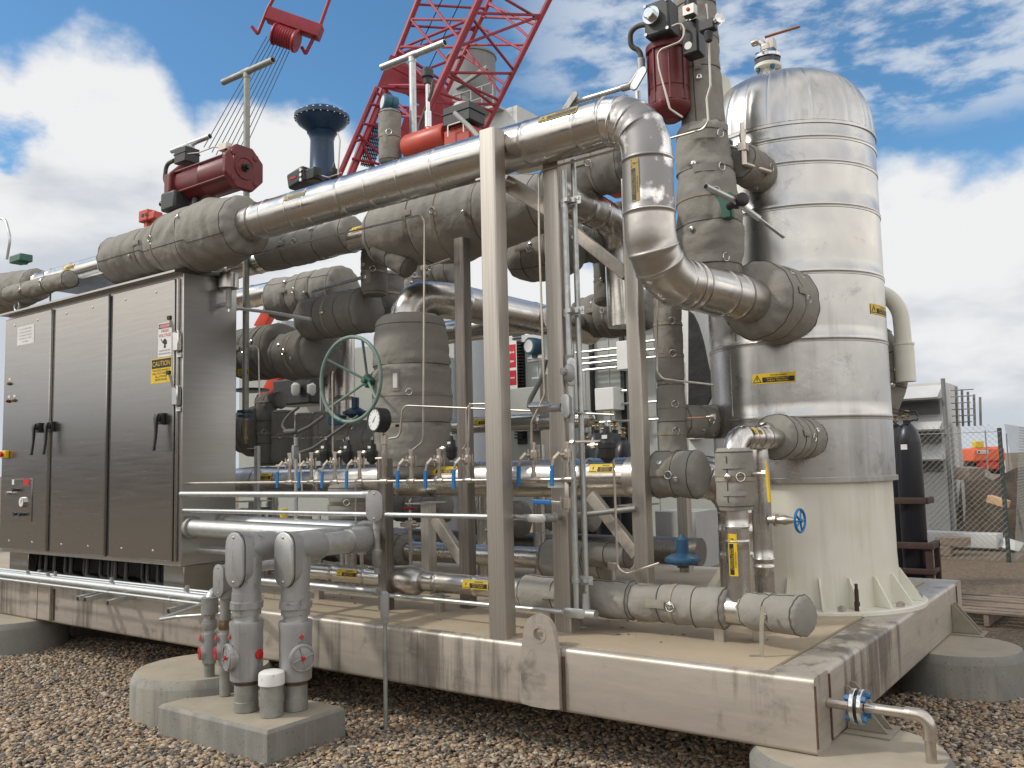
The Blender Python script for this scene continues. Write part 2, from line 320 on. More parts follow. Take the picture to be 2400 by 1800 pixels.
# ---------------------------------------------------------------- shared shapes
def clad(name, pts, r, mat_='alu', parent=None, rad=None, beads=(), n=40, dents=0, step=.05, elbow_beads=0):
    P = fillet(pts, rad if rad is not None else r*1.6, 14) if len(pts) > 2 else [V(p) for p in pts]
    ex = []
    for b in beads: ex += [b-.009, b-.006, b-.002, b+.002, b+.006, b+.009]
    P2, ss, T = resample(P, step, ex)
    def rf(s, a, p):
        q = r
        for b in beads:
            d = abs(s-b)
            if d < .0075: q += .0045*(1-(d/.0085)**2)
        if dents: q += (noise.noise(V(p)*5)*.5+noise.noise(V(p)*13)*.3)*dents
        return q
    M = MB(); sweep(M, P2, rf, n, ss=ss); return mk(name, M, mat_, parent, sharp=50)
def blanket(name, pts, r, parent, mat_='blanket', rad=None, n=56, step=.02, puff=.06, fold=.05, endr=.72, seed=0, rfun=None, buttons=2, strap=None, tags=1):
    if strap is None: strap = 1 if r > .09 else 0
    P = fillet(pts, rad if rad is not None else r*1.2, 10) if len(pts) > 2 else [V(p) for p in pts]
    P2, ss, T = resample(P, step); el = min(r*.34, T*.25)
    k = random.randint(9, 14); ph = random.random()*6; off = V((seed*3.1, seed*1.7, seed))
    seam = [T*x for x in ((.5,) if T < .5 else (.33, .68))]
    def rf(s, a, p):
        q = r if rfun is None else rfun(s/T)*r
        e = min(s, T-s); x = min(1, e/el); q *= endr+(1-endr)*math.sqrt(max(0, 1-(1-x)**2.6))
        q *= 1+puff*noise.noise((V(p)+off)*3.0)+puff*.4*noise.noise((V(p)+off)*8)
        pw = V(p)+off; wv_ = V((noise.noise(pw*2.2), noise.noise(pw*2.2+V((9, 2, 4))), noise.noise(pw*2.2+V((1, 8, 3)))))*.22
        w = 1-abs(noise.noise((pw+wv_)*5.0))*3.0; w2 = 1-abs(noise.noise((pw+wv_)*V((1, 1, 1)).length*5.5+V((4, 4, 4))))*3.2
        q *= 1-fold*1.25*max(0, w)**2.0-fold*.5*max(0, w2)**2.5+fold*1.5*noise.noise((pw+wv_)*3.2)+.006/r*noise.noise((pw+wv_)*14)
        q *= 1+fold*(1-x)**.7*math.cos(k*a+ph+s*5+1.2*noise.noise(V((math.cos(a)*2, math.sin(a)*2, seed))))*1.15+.010/r*max(0, 1-abs(s-el*.55)/(el*.30))*(1 if T > .3 else 0)*-1.1
        for t in seam: q *= 1-.07*math.exp(-((s-t-.012*math.sin(3*a+ph))/.010)**2)
        return q
    M = MB(); sweep(M, P2, rf, n, ss=ss); o = mk(name, M, mat_, parent, sharp=70)
    n_r = len(P2)
    if r > .045:
        jv = random.randint(0, n-1) if seed % 2 else int(n*.30)
        B = MB(); sweep(B, [M.v[i*n+(jv+int(i*.03)) % n] for i in range(2, n_r-2)], .0032, 5)
        for t in seam:
            i = min(range(n_r), key=lambda q_: abs(ss[q_]-t)); i = min(max(i, 1), n_r-2); sweep(B, [M.v[i*n+j] for j in range(n)]+[M.v[i*n]], .0035, 5, caps=False)
        for t in (min(el*.8, T*.2), T-min(el*.8, T*.2)):
            i = min(range(n_r), key=lambda q_: abs(ss[q_]-t)); i = min(max(i, 1), n_r-2); sweep(B, [M.v[i*n+j] for j in range(n)]+[M.v[i*n]], .0028, 5, caps=False)
        mk('stitched_seam', B, 'seam', o)
    # buttons and a sewn tag, put on the side that faces the walkway
    for b in range(buttons):
        i = int(len(P2)*(.2+.6*(b+.5)/max(1, buttons))); i = min(max(i, 1), len(P2)-2); c = P2[i]; t = (P2[i+1]-P2[i-1]).normalized()
        d = V((.55*random.uniform(-.3, 1.2), -1, random.uniform(-.5, .7))); d = (d-t*d.dot(t)).normalized(); q = r*(1 if rfun is None else rfun(i/len(P2)))
        B = MB(); lathe(B, c+d*q*.95, d, [(0, .016), (q*.06+.004, .016), (q*.06+.006, .012)], 12); lathe(B, c+d*q*.97, d, [(0, .004), (q*.04+.014, .004)], 6)
        mk('fastener_button', B, 'chrome', o)
    for b in range(tags):
        i = int(len(P2)*(.35+.3*b)); i = min(max(i, 1), len(P2)-2); c = P2[i]; t = (P2[i+1]-P2[i-1]).normalized(); q = r*(1 if rfun is None else rfun(i/len(P2)))
        mp = cyl_map(c, t, q*1.0, n=V((.35, -1, .1))); B = MB()
        w = min(.05, T*.2); put_rect(B, mp, -w, w, -.02, .02, q*.05, 0); put_rect(B, mp, -w*.8, w*.8, -.012, .012, q*.05+.001, 1)
        mk('sewn_tag', B, ['tag', 'blanket'], o)
    for b in range(strap):
        i = int(len(P2)*(b+1)/(strap+1)); c = P2[i]; t = (P2[min(len(P2)-1, i+1)]-P2[i-1]).normalized(); q = r*(1 if rfun is None else rfun(i/len(P2)))
        i = min(max(i, 2), n_r-3); push = lambda k_, j, e_: M.v[k_*n+j]+(M.v[k_*n+j]-P2[k_]).normalized()*e_
        rg = [[push(i-1, j, -.002) for j in range(n)], [push(i-1, j, .004) for j in range(n)], [push(i, j, .004) for j in range(n)], [push(i, j, -.002) for j in range(n)]]
        B = MB(); loft(B, rg, False)
        n_ = V((.8, -1, 0)); n_ = (n_-t*n_.dot(t)).normalized(); mk('strap', B, 'tag', o)
        B = MB(); u = t; w = n_.cross(u)
        tube(B, [c+n_*(q*1.045)+u*(.022*math.cos(k*PI/4))+w*(.022*math.sin(k*PI/4)) for k in range(9)], .0028, .001, 6); mk('buckle_ring', B, 'chrome', o)
    return o
def flange(M, c, d, r, t=.02, bolts=8, br=.009, mi=0, mb=1, blen=.03):
    u, w, d = basis(d); c = V(c); lathe(M, c-d*t/2, d, [(0, r-.003), (.003, r), (t-.003, r), (t, r-.003)], 28, mi=mi)
    for k in range(bolts):
        a = 2*PI*(k+.5)/bolts; q = c+(u*math.cos(a)+w*math.sin(a))*(r*.78)
        cyl(M, q-d*(t/2+blen), q+d*(t/2+blen), br*.6, 8, mi=mb); cyl(M, q+d*(t/2), q+d*(t/2+br*1.2), br, 6, mi=mb); cyl(M, q-d*(t/2), q-d*(t/2+br*1.2), br, 6, mi=mb)
def oval(mp, L, W, n=10):   # stadium outline in (u,v): v long
    o = []
    for k in range(n+1): a = PI*k/n; o.append((W*math.cos(a), (L-W)+W*math.sin(a)))
    for k in range(n+1): a = PI+PI*k/n; o.append((W*math.cos(a), -(L-W)+W*math.sin(a)))
    return o
def stadium(M, c, long, short, out, L, W, t, mi=0, taper=.0):
    c = V(c); long = V(long).normalized(); short = V(short).normalized(); out = V(out).normalized(); o = oval(None, L, W)
    ring = lambda k, h: [c+short*(a*k)+long*(b*k)+out*h for a, b in o]
    loft(M, [ring(1, 0), ring(1, t*.7), ring(.93, t)], True, mi=mi)
def conduit_body(name, c, long, out, L, W, D, parent, cover='cast', hubs=()):
    """cast fitting: body, oval cover with two screws, hubs; long = long axis, out = cover normal"""
    c = V(c); long = V(long).normalized(); out = V(out).normalized(); short = long.cross(out).normalized()
    M = MB(); o = oval(None, L, W*.93); ring = lambda k, h: [c+short*(a*k)+long*(b*k)+out*h for a, b in o]
    loft(M, [ring(.55, -D), ring(.8, -D*.93), ring(.93, -D*.7), ring(1, 0)], True)
    for hc, hd, hr, hl in hubs: hc = V(hc); lathe(M, hc, hd, [(0, hr), (hl*.8, hr), (hl*.8, hr*1.12), (hl, hr*1.12), (hl, hr*.9)], 24)
    b = mk(name, M, 'cast', parent, sharp=40)
    M = MB(); stadium(M, c+out*.0005, long, short, out, L*1.03, W*1.02, W*.12); cv = mk('cover_plate', M, cover, b, sharp=40)
    for k in (-1, 1):
        M = MB(); lathe(M, c+long*(L*.8*k)+out*(W*.11), out, [(0, W*.13), (W*.08, W*.11), (W*.1, W*.04)], 10); mk('cover_screw', M, 'chrome', cv)
    return b
# ================================================================ world, sun
W = bpy.data.worlds.new('World'); S.world = W; W.use_nodes = True; nt = W.node_tree; nt.nodes.clear(); L = nt.links.new
SUN = V((-.62, -.62, .80)).normalized()
sky = N(nt, 'ShaderNodeTexSky', sky_type='NISHITA', sun_disc=False); sky.sun_elevation = math.asin(SUN.z); sky.sun_rotation = math.atan2(SUN.x, SUN.y); sky.air_density = 1.0; sky.dust_density = .6; sky.ozone_density = 2.0
def mth(op, a, b=None, c=None, cl=False):
    n = N(nt, 'ShaderNodeMath', operation=op, use_clamp=cl)
    for i, x in enumerate((a, b, c)):
        if x is None: continue
        if isinstance(x, (int, float)): n.inputs[i].default_value = x
        else: L(x, n.inputs[i])
    return n.outputs[0]
def sst(x, a, b):
    n = N(nt, 'ShaderNodeMapRange', interpolation_type='SMOOTHSTEP'); L(x, n.inputs['Value']); n.inputs['From Min'].default_value = a; n.inputs['From Max'].default_value = b; return n.outputs[0]
tc = N(nt, 'ShaderNodeTexCoord'); sp = N(nt, 'ShaderNodeSeparateXYZ'); L(tc.outputs['Generated'], sp.inputs[0])
az = mth('ARCTAN2', sp.outputs[0], sp.outputs[1]); t = mth('DIVIDE', mth('ADD', az, 1.25), 1.25); el = mth('ARCSINE', sp.outputs[2])
el30 = mth('DIVIDE', el, math.radians(30))
cr = N(nt, 'ShaderNodeValToRGB'); L(t, cr.inputs[0]); e = cr.color_ramp.elements
knots = [(0, .78), (.074, .77), (.12, .86), (.18, .83), (.215, .71), (.26, .76), (.33, .75), (.37, .68), (.43, .58), (.5, .50), (.58, .46), (.7, .50), (.81, .56), (.92, .55), (1, .6)]
e[0].position = 0; e[0].color = (.78,)*3+(1,); e[1].position = 1; e[1].color = (.6,)*3+(1,)
for p_, v_ in knots[1:-1]: q = e.new(p_); q.color = (v_, v_, v_, 1)
def nz(scale, detail, rough, sc=(1, 1, 1), off=(0, 0, 0), dist=0.):
    mp = N(nt, 'ShaderNodeMapping'); L(tc.outputs['Generated'], mp.inputs[0]); mp.inputs['Scale'].default_value = sc; mp.inputs['Location'].default_value = off
    n = N(nt, 'ShaderNodeTexNoise'); n.inputs['Scale'].default_value = scale; n.inputs['Detail'].default_value = detail; n.inputs['Roughness'].default_value = rough; n.inputs['Distortion'].default_value = dist
    L(mp.outputs[0], n.inputs['Vector']); return n.outputs['Fac']
n1 = nz(9, 12, .55, (1, 1, 1.5)); n2 = nz(4.5, 8, .55, (1, 1, 1.8), (3, 1, 2)); n3 = nz(17, 10, .58, (1, 1, 2.6), (5, 2, 0), .1); n4 = nz(6, 7, .5, (1, 1, 2.6), (1, 7, 3))
d0 = mth('SUBTRACT', cr.outputs[0], el30)
bank = mth('ADD', d0, mth('MULTIPLY', mth('SUBTRACT', n1, .5), .26))
c1 = sst(bank, -.025, .05)
hole = sst(mth('ADD', n2, mth('MULTIPLY', mth('ABSOLUTE', mth('SUBTRACT', d0, .16)), .9)), .33, .42)
c1 = mth('MULTIPLY', c1, mth('MAXIMUM', hole, sst(t, .62, .72)))
m2 = mth('MULTIPLY', sst(t, .47, .60), sst(mth('SUBTRACT', el30, mth('MULTIPLY', sst(t, .8, .55), .12)), .60, .70))
c2 = mth('MULTIPLY', sst(mth('ADD', n3, mth('MULTIPLY', mth('SUBTRACT', n4, .5), .5)), .37, .64), mth('MULTIPLY', m2, .76))
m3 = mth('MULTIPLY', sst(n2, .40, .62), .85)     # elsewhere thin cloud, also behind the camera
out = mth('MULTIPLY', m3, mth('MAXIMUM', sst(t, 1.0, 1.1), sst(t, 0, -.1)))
cov = mth('MAXIMUM', mth('MAXIMUM', c1, c2), out, cl=True)
shade = sst(mth('ADD', mth('MULTIPLY', n4, .9), mth('MULTIPLY', sst(d0, .55, .0), .35)), .42, .66)
cm = N(nt, 'ShaderNodeMix', data_type='RGBA'); L(shade, cm.inputs['Factor']); cm.inputs[6].default_value = (5.9, 6.3, 6.9, 1); cm.inputs[7].default_value = (8.7, 8.75, 8.8, 1)
cm2 = N(nt, 'ShaderNodeMix', data_type='RGBA'); L(mth('MULTIPLY', c2, sst(c1, .6, 0)), cm2.inputs['Factor']); L(cm.outputs[2], cm2.inputs[6]); cm2.inputs[7].default_value = (6.6, 7.3, 8.2, 1)
tint = N(nt, 'ShaderNodeMix', data_type='RGBA', blend_type='MULTIPLY'); tint.inputs['Factor'].default_value = 1; L(sky.outputs[0], tint.inputs[6]); tint.inputs[7].default_value = (.88, 1.33, 1.5, 1)
side = mth('MULTIPLY', mth('MAXIMUM', sst(t, 1.05, 1.5), sst(t, -.05, -.5)), sst(el30, .05, .6))   # unseen clouds behind the viewer, brightened to add fill light
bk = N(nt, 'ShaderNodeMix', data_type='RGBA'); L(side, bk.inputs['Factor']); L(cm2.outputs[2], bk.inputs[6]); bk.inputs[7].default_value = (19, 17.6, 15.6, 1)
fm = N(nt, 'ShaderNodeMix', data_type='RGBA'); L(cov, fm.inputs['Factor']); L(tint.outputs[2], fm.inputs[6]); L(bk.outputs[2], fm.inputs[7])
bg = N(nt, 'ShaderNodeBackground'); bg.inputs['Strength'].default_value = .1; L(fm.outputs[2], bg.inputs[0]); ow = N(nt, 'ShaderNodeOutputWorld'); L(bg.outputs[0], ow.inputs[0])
sd = bpy.data.lights.new('sun', 'SUN'); sd.energy = 2.1; sd.angle = math.radians(4); sd.color = (1, .93, .82); so = bpy.data.objects.new('sun', sd); COL.objects.link(so)
so.rotation_euler = SUN.to_track_quat('Z', 'Y').to_euler(); so.location = (-5, -8, 10)
S.view_settings.view_transform = 'Standard'; S.view_settings.look = 'None'; S.view_settings.exposure = 0
S.cycles.max_bounces = 6; S.cycles.use_denoising = True
# ================================================================ ground and gravel
def ground_mat():
    M = bpy.data.materials.new('ground_gravel'); M.use_nodes = True; g = M.node_tree; l = g.links.new; b = g.nodes['Principled BSDF']; b.inputs['Roughness'].default_value = .9
    geo = N(g, 'ShaderNodeNewGeometry'); vo = N(g, 'ShaderNodeTexVoronoi'); vo.inputs['Scale'].default_value = 38; l(geo.outputs['Position'], vo.inputs['Vector'])
    r = N(g, 'ShaderNodeValToRGB'); l(vo.outputs['Color'], r.inputs[0]); e = r.color_ramp.elements
    e[0].color = (.09, .065, .045, 1); e[1].color = (.22, .165, .11, 1); q = e.new(.5); q.color = (.14, .105, .072, 1)
    n = N(g, 'ShaderNodeTexNoise'); n.inputs['Scale'].default_value = .35; n.inputs['Detail'].default_value = 8; l(geo.outputs['Position'], n.inputs['Vector'])
    # farther out the pad gives way to dry earth and stubble
    ln = N(g, 'ShaderNodeVectorMath', operation='LENGTH'); l(geo.outputs['Position'], ln.inputs[0])
    mr = N(g, 'ShaderNodeMapRange'); mr.inputs['From Min'].default_value = 9; mr.inputs['From Max'].default_value = 16; l(ln.outputs['Value'], mr.inputs['Value'])
    r2 = N(g, 'ShaderNodeValToRGB'); l(n.outputs['Fac'], r2.inputs[0]); r2.color_ramp.elements[0].color = (.13, .098, .066, 1); r2.color_ramp.elements[1].color = (.23, .18, .118, 1); r2.color_ramp.elements[0].position = .35; r2.color_ramp.elements[1].position = .65
    mx = N(g, 'ShaderNodeMix', data_type='RGBA'); l(mr.outputs[0], mx.inputs['Factor']); l(r.outputs[0], mx.inputs[6]); l(r2.outputs[0], mx.inputs[7]); l(mx.outputs[2], b.inputs['Base Color'])
    bp = N(g, 'ShaderNodeBump'); bp.inputs['Strength'].default_value = .9; bp.inputs['Distance'].default_value = .02; l(vo.outputs['Distance'], bp.inputs['Height']); bp.invert = True; l(bp.outputs[0], b.inputs['Normal']); return M
def stone_mat():
    M = bpy.data.materials.new('river_gravel'); M.use_nodes = True; g = M.node_tree; l = g.links.new; b = g.nodes['Principled BSDF']; b.inputs['Roughness'].default_value = .75
    oi = N(g, 'ShaderNodeObjectInfo'); r = N(g, 'ShaderNodeValToRGB'); l(oi.outputs['Random'], r.inputs[0]); e = r.color_ramp.elements; r.color_ramp.interpolation = 'CONSTANT'
    cols = [(.07, .06, .05), (.29, .19, .10), (.18, .135, .085), (.30, .225, .135), (.10, .08, .06), (.24, .155, .085), (.26, .22, .165), (.15, .105, .065), (.17, .145, .115), (.36, .29, .21), (.25, .145, .075), (.085, .078, .078)]
    e[0].color = (*cols[0], 1); e[1].position = 1/12; e[1].color = (*cols[1], 1)
    for i in range(2, 12): q = e.new(i/12); q.color = (*cols[i], 1)
    n = N(g, 'ShaderNodeTexNoise'); n.inputs['Scale'].default_value = 130; geo = N(g, 'ShaderNodeNewGeometry'); l(geo.outputs['Position'], n.inputs['Vector'])
    mr = N(g, 'ShaderNodeMapRange'); mr.inputs['To Min'].default_value = .6; mr.inputs['To Max'].default_value = 1.35; l(n.outputs['Fac'], mr.inputs['Value'])
    nb = N(g, 'ShaderNodeTexNoise'); nb.inputs['Scale'].default_value = 1.1; nb.inputs['Detail'].default_value = 5; l(geo.outputs['Position'], nb.inputs['Vector']); mb = N(g, 'ShaderNodeMapRange'); mb.inputs['From Min'].default_value = .3; mb.inputs['From Max'].default_value = .7; mb.inputs['To Min'].default_value = 1.05; mb.inputs['To Max'].default_value = 1.7; l(nb.outputs['Fac'], mb.inputs['Value']); mm = N(g, 'ShaderNodeMath', operation='MULTIPLY'); l(mr.outputs[0], mm.inputs[0]); l(mb.outputs[0], mm.inputs[1])
    hs = N(g, 'ShaderNodeHueSaturation'); l(r.outputs[0], hs.inputs['Color']); l(mm.outputs[0], hs.inputs['Value']); hs.inputs['Saturation'].default_value = .88; l(hs.outputs[0], b.inputs['Base Color']); return M
M = MB(); nn = 24
for R_ in (1,):
    xs = [-1500, -400, -120, -40, -15, -10, -6, -3, 0, 3, 8, 20, 60, 300, 1500]; ys = [-60, -12, -6, -3, 0, 3, 6, 10, 16, 25, 50, 120, 400, 2500]
    v = [(x, y, 0) for x in xs for y in ys]; k = len(ys); M.add(v, [(i*k+j, (i+1)*k+j, (i+1)*k+j+1, i*k+j+1) for i in range(len(xs)-1) for j in range(k-1)])
MT['ground'] = ground_mat(); MT['stone'] = stone_mat()
struct('ground', M, 'ground', origin=V((0, 0, 0)))
stones = bpy.data.collections.new('stones')
for i in range(7):
    bm = bmesh.new(); bmesh.ops.create_icosphere(bm, subdivisions=2, radius=.0125)
    sx, sy, sz = random.uniform(1.0, 1.6), random.uniform(.75, 1.1), random.uniform(.38, .62)
    for q in bm.verts:
        k = 1+.35*noise.noise(q.co*70+V((i*9, 0, 0))); q.co = V((q.co.x*sx*k, q.co.y*sy*k, q.co.z*sz*k))
    me = bpy.data.meshes.new('stone'); bm.to_mesh(me); bm.free(); me.polygons.foreach_set('use_smooth', [True]*len(me.polygons)); me.materials.append(MT['stone'])
    so_ = bpy.data.objects.new('stone', me); stones.objects.link(so_)
M = MB()
gp = [(0, 1455), (300, 1520), (700, 1560), (1300, 1640), (1700, 1760), (1950, 1520), (2170, 1395), (2420, 1310), (2440, 1830), (1500, 1880), (700, 1880), (-60, 1860)]
gv = [PZ(x, y, .0) for x, y in gp]
gv = [V((-8.6, .35, 0)), V((-3.5, .9, 0)), V((-.5, 1.2, 0)), V((.3, 3.6, 0)), V((1.2, 6.8, 0)), V((3.9, 6.8, 0)), V((2.6, 1.5, 0)), V((1.6, -1.2, 0)), V((.6, -1.25, 0)), V((-1.6, -1.5, 0)), V((-3.4, -1.6, 0)), V((-5.2, -1.6, 0)), V((-7.6, -.6, 0))]
M.add([p+V((0, 0, .004)) for p in gv], [tuple(range(len(gv)))])
grav = mk('gravel', M, 'stone', smooth=False, origin=V((0, 0, 0)))
tag(grav, 'loose brown and grey river gravel around the concrete footings', 'gravel', None, 'stuff')
ng = bpy.data.node_groups.new('scatter_gravel', 'GeometryNodeTree'); ng.interface.new_socket('Geometry', in_out='INPUT', socket_type='NodeSocketGeometry'); ng.interface.new_socket('Geometry', in_out='OUTPUT', socket_type='NodeSocketGeometry')
gi = ng.nodes.new('NodeGroupInput'); go = ng.nodes.new('NodeGroupOutput'); l = ng.links.new
dp = ng.nodes.new('GeometryNodeDistributePointsOnFaces'); dp.inputs['Density'].default_value = 4900
ci = ng.nodes.new('GeometryNodeCollectionInfo'); ci.inputs[0].default_value = stones; ci.inputs['Separate Children'].default_value = True
ip = ng.nodes.new('GeometryNodeInstanceOnPoints'); ip.inputs['Pick Instance'].default_value = True
rr = ng.nodes.new('FunctionNodeRandomValue'); rr.data_type = 'FLOAT_VECTOR'; rr.inputs[0].default_value = (-.5, -.5, 0); rr.inputs[1].default_value = (.5, .5, 6.28)
rs = ng.nodes.new('FunctionNodeRandomValue'); rs.data_type = 'FLOAT'; rs.inputs[2].default_value = .4; rs.inputs[3].default_value = 1.3; rs.inputs['Seed'].default_value = 3
ro = ng.nodes.new('FunctionNodeRandomValue'); ro.data_type = 'FLOAT_VECTOR'; ro.inputs[0].default_value = (0, 0, -.002); ro.inputs[1].default_value = (0, 0, .019); ro.inputs['Seed'].default_value = 5
sp_ = ng.nodes.new('GeometryNodeSetPosition')
l(gi.outputs[0], dp.inputs['Mesh']); l(dp.outputs['Points'], sp_.inputs[0]); l(ro.outputs[0], sp_.inputs['Offset']); l(sp_.outputs[0], ip.inputs['Points']); l(ci.outputs[0], ip.inputs['Instance'])
l(rr.outputs[0], ip.inputs['Rotation']); l([o for o in rs.outputs if o.type == 'VALUE'][0], ip.inputs['Scale'])
l(ip.outputs[0], go.inputs[0])
md = grav.modifiers.new('scatter', 'NODES'); md.node_group = ng
# ================================================================ skid
SL = 9.8
sk = thing('equipment_skid', 'long stainless steel skid base with tan deck carrying all the piping', 'skid', (-SL/2, 1.6, BZ))
def beam(a, b, nm='frame_beam', lab=None):
    M = MB(); rbox(M, a, b, .2, DZ-BZ, rad=.022, seg=5); o = mk(nm, M, 'beam', sk, sharp=30)
    if lab: o['label'] = lab
    return o
zc = (DZ+BZ)/2
fb = beam((-SL, .1, zc), (0, .1, zc), lab='front beam with streaked dirt'); rb_ = beam((-.1, .201, zc), (-.1, 3.119, zc), lab='shaded beam along the right end'); beam((-SL, 3.22, zc), (0, 3.22, zc)); beam((-SL+.1, .201, zc), (-SL+.1, 3.119, zc))
M = MB(); box2(M, (-SL+.2, .058, DZ-.03), (-.201, 3.119, DZ+.004)); mk('deck_plate', M, 'deck', sk)
M = MB()     # dirt crumbs left on the deck
for k in range(70):
    x = random.uniform(-4.5, -.3); y = random.uniform(.25, 1.2); r = random.uniform(.003, .010); sph(M, (x, y, DZ+.004+r*.4), r, 6, sc=(1.3, 1, .6))
c_ = mk('dirt_crumbs', M, 'wood', sk); c_['kind'] = 'stuff'
for x in (-2.2, -5.5): 
    M = MB(); rbox(M, (x, .201, zc), (x, 3.119, zc), .12, .2, rad=.01); mk('cross_beam', M, 'beam', sk)
M = MB(); tube(M, [(-.003, .199, BZ+.02), (.003, .199, BZ+.02), (.003, .199, DZ-.02)], .005, .002, 6); mk('weld_seam', M, 'rust', sk)
M = MB(); tube(M, [(.002, .006, BZ+.03), (.002, .006, DZ-.03)], .006, .002, 6); mk('weld_seam', M, 'rust', sk)
M = MB(); tube(M, [(.003, 3.12, BZ+.02), (.003, 3.12, DZ-.02)], .005, .002, 6); mk('weld_seam', M, 'rust', sk)
# lifting lug on the front beam
def plate_hole(M, outer, hc, hr, t, ax, ay, nrm, o):
    n = 40; pts = []
    hc = V((hc[0], hc[1]))
    for k in range(n):
        a = 2*PI*k/n; d = V((math.cos(a), math.sin(a))); best = None
        for i in range(len(outer)):
            p, q = V(outer[i]), V(outer[(i+1) % len(outer)]); e = q-p; den = d.x*e.y-d.y*e.x
            if abs(den) < 1e-9: continue
            s_ = ((p.x-hc.x)*e.y-(p.y-hc.y)*e.x)/den; u_ = ((p.x-hc.x)*d.y-(p.y-hc.y)*d.x)/den
            if s_ > 0 and -1e-6 <= u_ <= 1+1e-6 and (best is None or s_ < best): best = s_
        pts.append(hc+d*best)
    o = V(o); w = lambda p, h: o+V(ax)*p[0]+V(ay)*p[1]+V(nrm)*h
    inn = [(hc.x+hr*math.cos(2*PI*k/n), hc.y+hr*math.sin(2*PI*k/n)) for k in range(n)]
    v = [w(p, 0) for p in pts]+[w(p, t) for p in pts]+[w(p, 0) for p in inn]+[w(p, t) for p in inn]; f = []
    for k in range(n):
        j = (k+1) % n; f += [(k, j, n+j, n+k), (n+k, n+j, 3*n+j, 3*n+k), (2*n+k, 3*n+k, 3*n+j, 2*n+j), (k, 2*n+k, 2*n+j, j)]
    M.add(v, f)
def lug(px0, px1, ytop):
    a = PY(px0, 1560, -.03); b = PY(px1, 1560, -.03); w = abs(b.x-a.x); cx = (a.x+b.x)/2; zt = zat(cx, -.03, ytop); z0 = BZ+.015; h = zt-z0
    out = [(-w/2, 0), (w/2, 0), (w/2, h-w*.9)]
    for k in range(9): t_ = PI*k/8*.92+.12; out.append((w*.40*math.cos(t_), h-w*.40+w*.40*math.sin(t_)))
    out.append((-w/2, h-w*.9))
    M = MB(); plate_hole(M, out, (0, h-w*.42), w*.13, .032, (1, 0, 0), (0, 0, 1), (0, 1, 0), (cx, -.035, z0)); o = mk('lifting_lug', M, 'beam', sk)
    M = MB(); lathe(M, (cx, -.037, z0+h-w*.42), (0, 1, 0), [(0, w*.13), (0, w*.2), (.002, w*.2), (.002, w*.13)], 30, caps=False); mk('lug_ring', M, 'beam', o)
    M = MB(); zz = z0
    for k in range(26): sph(M, (cx+w/2+.009, -.004, z0+(DZ-BZ-.05)*k/26), .0105, 7, sc=(.9, .8, 1))
    mk('weld_seam', M, 'rust', o)
lug(1222, 1310, 1440)
for x0, x1 in ((75, 92), (94, 122)):
    a = PY(x0, 1400, -.002); b = PY(x1, 1400, -.002); M = MB(); box2(M, (a.x, -.022, BZ+.02), (b.x, -.001, DZ-.012)); mk('splice_plate', M, 'beam', sk, bevel=.003)
a = PY(127, 1400, -.002); M = MB()
for k in range(30): sph(M, (a.x, -.003, BZ+.03+(DZ-BZ-.06)*k/30), .010, 7)
mk('weld_seam', M, 'rust', sk)
def gusset(y, dx, z1):
    for d in (0, .085):
        M = MB(); prism(M, [(.002, y+d, BZ+.008), (dx, y+d, BZ+.008), (.02, y+d, z1), (.002, y+d, z1)], (0, .011, 0)); mk('gusset_plate', M, 'tag', sk, bevel=.002)
    M = MB(); box2(M, (.002, y-.06, BZ+.001), (dx+.02, y+.15, BZ+.007)); mk('base_plate', M, 'tag', sk)
p = PX(1985, 1700, 0); gusset(p.y, .17, BZ+.19)
p = PX(2232, 1470, 0); gusset(p.y, .17, BZ+.19)
for (x, y) in ((183, 1360), (60+140, 1362), (253, 1386), (395, 1405)):     # strut brackets under the conduit run
    p = PY(x, y, -.20); M = MB(); rbox(M, (p.x, -.20, DZ-.03), (p.x, .3, DZ-.03+.05), .038, .036, rad=.003); 
    c = V((p.x, -.2005, DZ-.03)); box(M, c+V((0, -.0006, 0)), (.028, .002, .026), mi=1); mk('strut_bracket', M, ['galv', 'blacki'], sk)
# ================================================================ concrete footings and pad
def footing(cx, cy, r, ztop, label, n=44, oct_=0.):
    M = MB(); warp = (lambda t_, q, a: q*(1+.012*noise.noise(V((math.cos(a)*2, math.sin(a)*2, t_*3)))))
    lathe(M, (cx, cy, -.25), (0, 0, 1), [(0, r), (ztop+.25-.05, r*1.0), (ztop+.25-.045, r*.995), (ztop+.25-.004, r*.94), (ztop+.25, r*.93)], n, caps=False, warp=warp)
    n_ = len(M.v); M.add([V((cx, cy, ztop))+(p-V((cx, cy, p.z)))*1.0-V((0, 0, 0)) for p in M.v[-n:]], [tuple(range(n))], 1)
    return solo('concrete_footing', M, ['conc', 'conc_top'], label, 'footing', 'round concrete footings under the skid', sharp=25)
p = PZ(477, 1560, BZ); footing(p.x, p.y, pm(159, p), BZ, 'round concrete footing behind the square pad with the conduit risers')
p = PZ(1990, 1752, BZ); footing(p.x, p.y, pm(228, p), BZ, 'round concrete footing under the near right corner beside the drain pipe')
p = PZ(2246, 1512, BZ); footing(p.x, p.y, pm(141, p), BZ, 'round concrete footing in front of the wooden pallet')
p = PZ(-10, 1452, BZ); footing(p.x, p.y+.15, .42, BZ, 'dark round concrete footing at the far left edge under the skid')
PADZ = .18
c0 = PZ(626, 1713, PADZ); c1_ = PZ(376, 1648, PADZ); c2_ = PZ(802, 1653, PADZ)
px0 = c1_.x; px1 = c0.x; py0 = c0.y; py1 = c2_.y
M = MB(); 
r_ = .018
def ringr(z, q): return [V((px0+q, py0+q, z)), V((px1-q, py0+q, z)), V((px1-q, py1-q, z)), V((px0+q, py1-q, z))]
loft(M, [ringr(-.2, 0), ringr(PADZ-r_, 0), ringr(PADZ-.003, r_*.8), ], False)
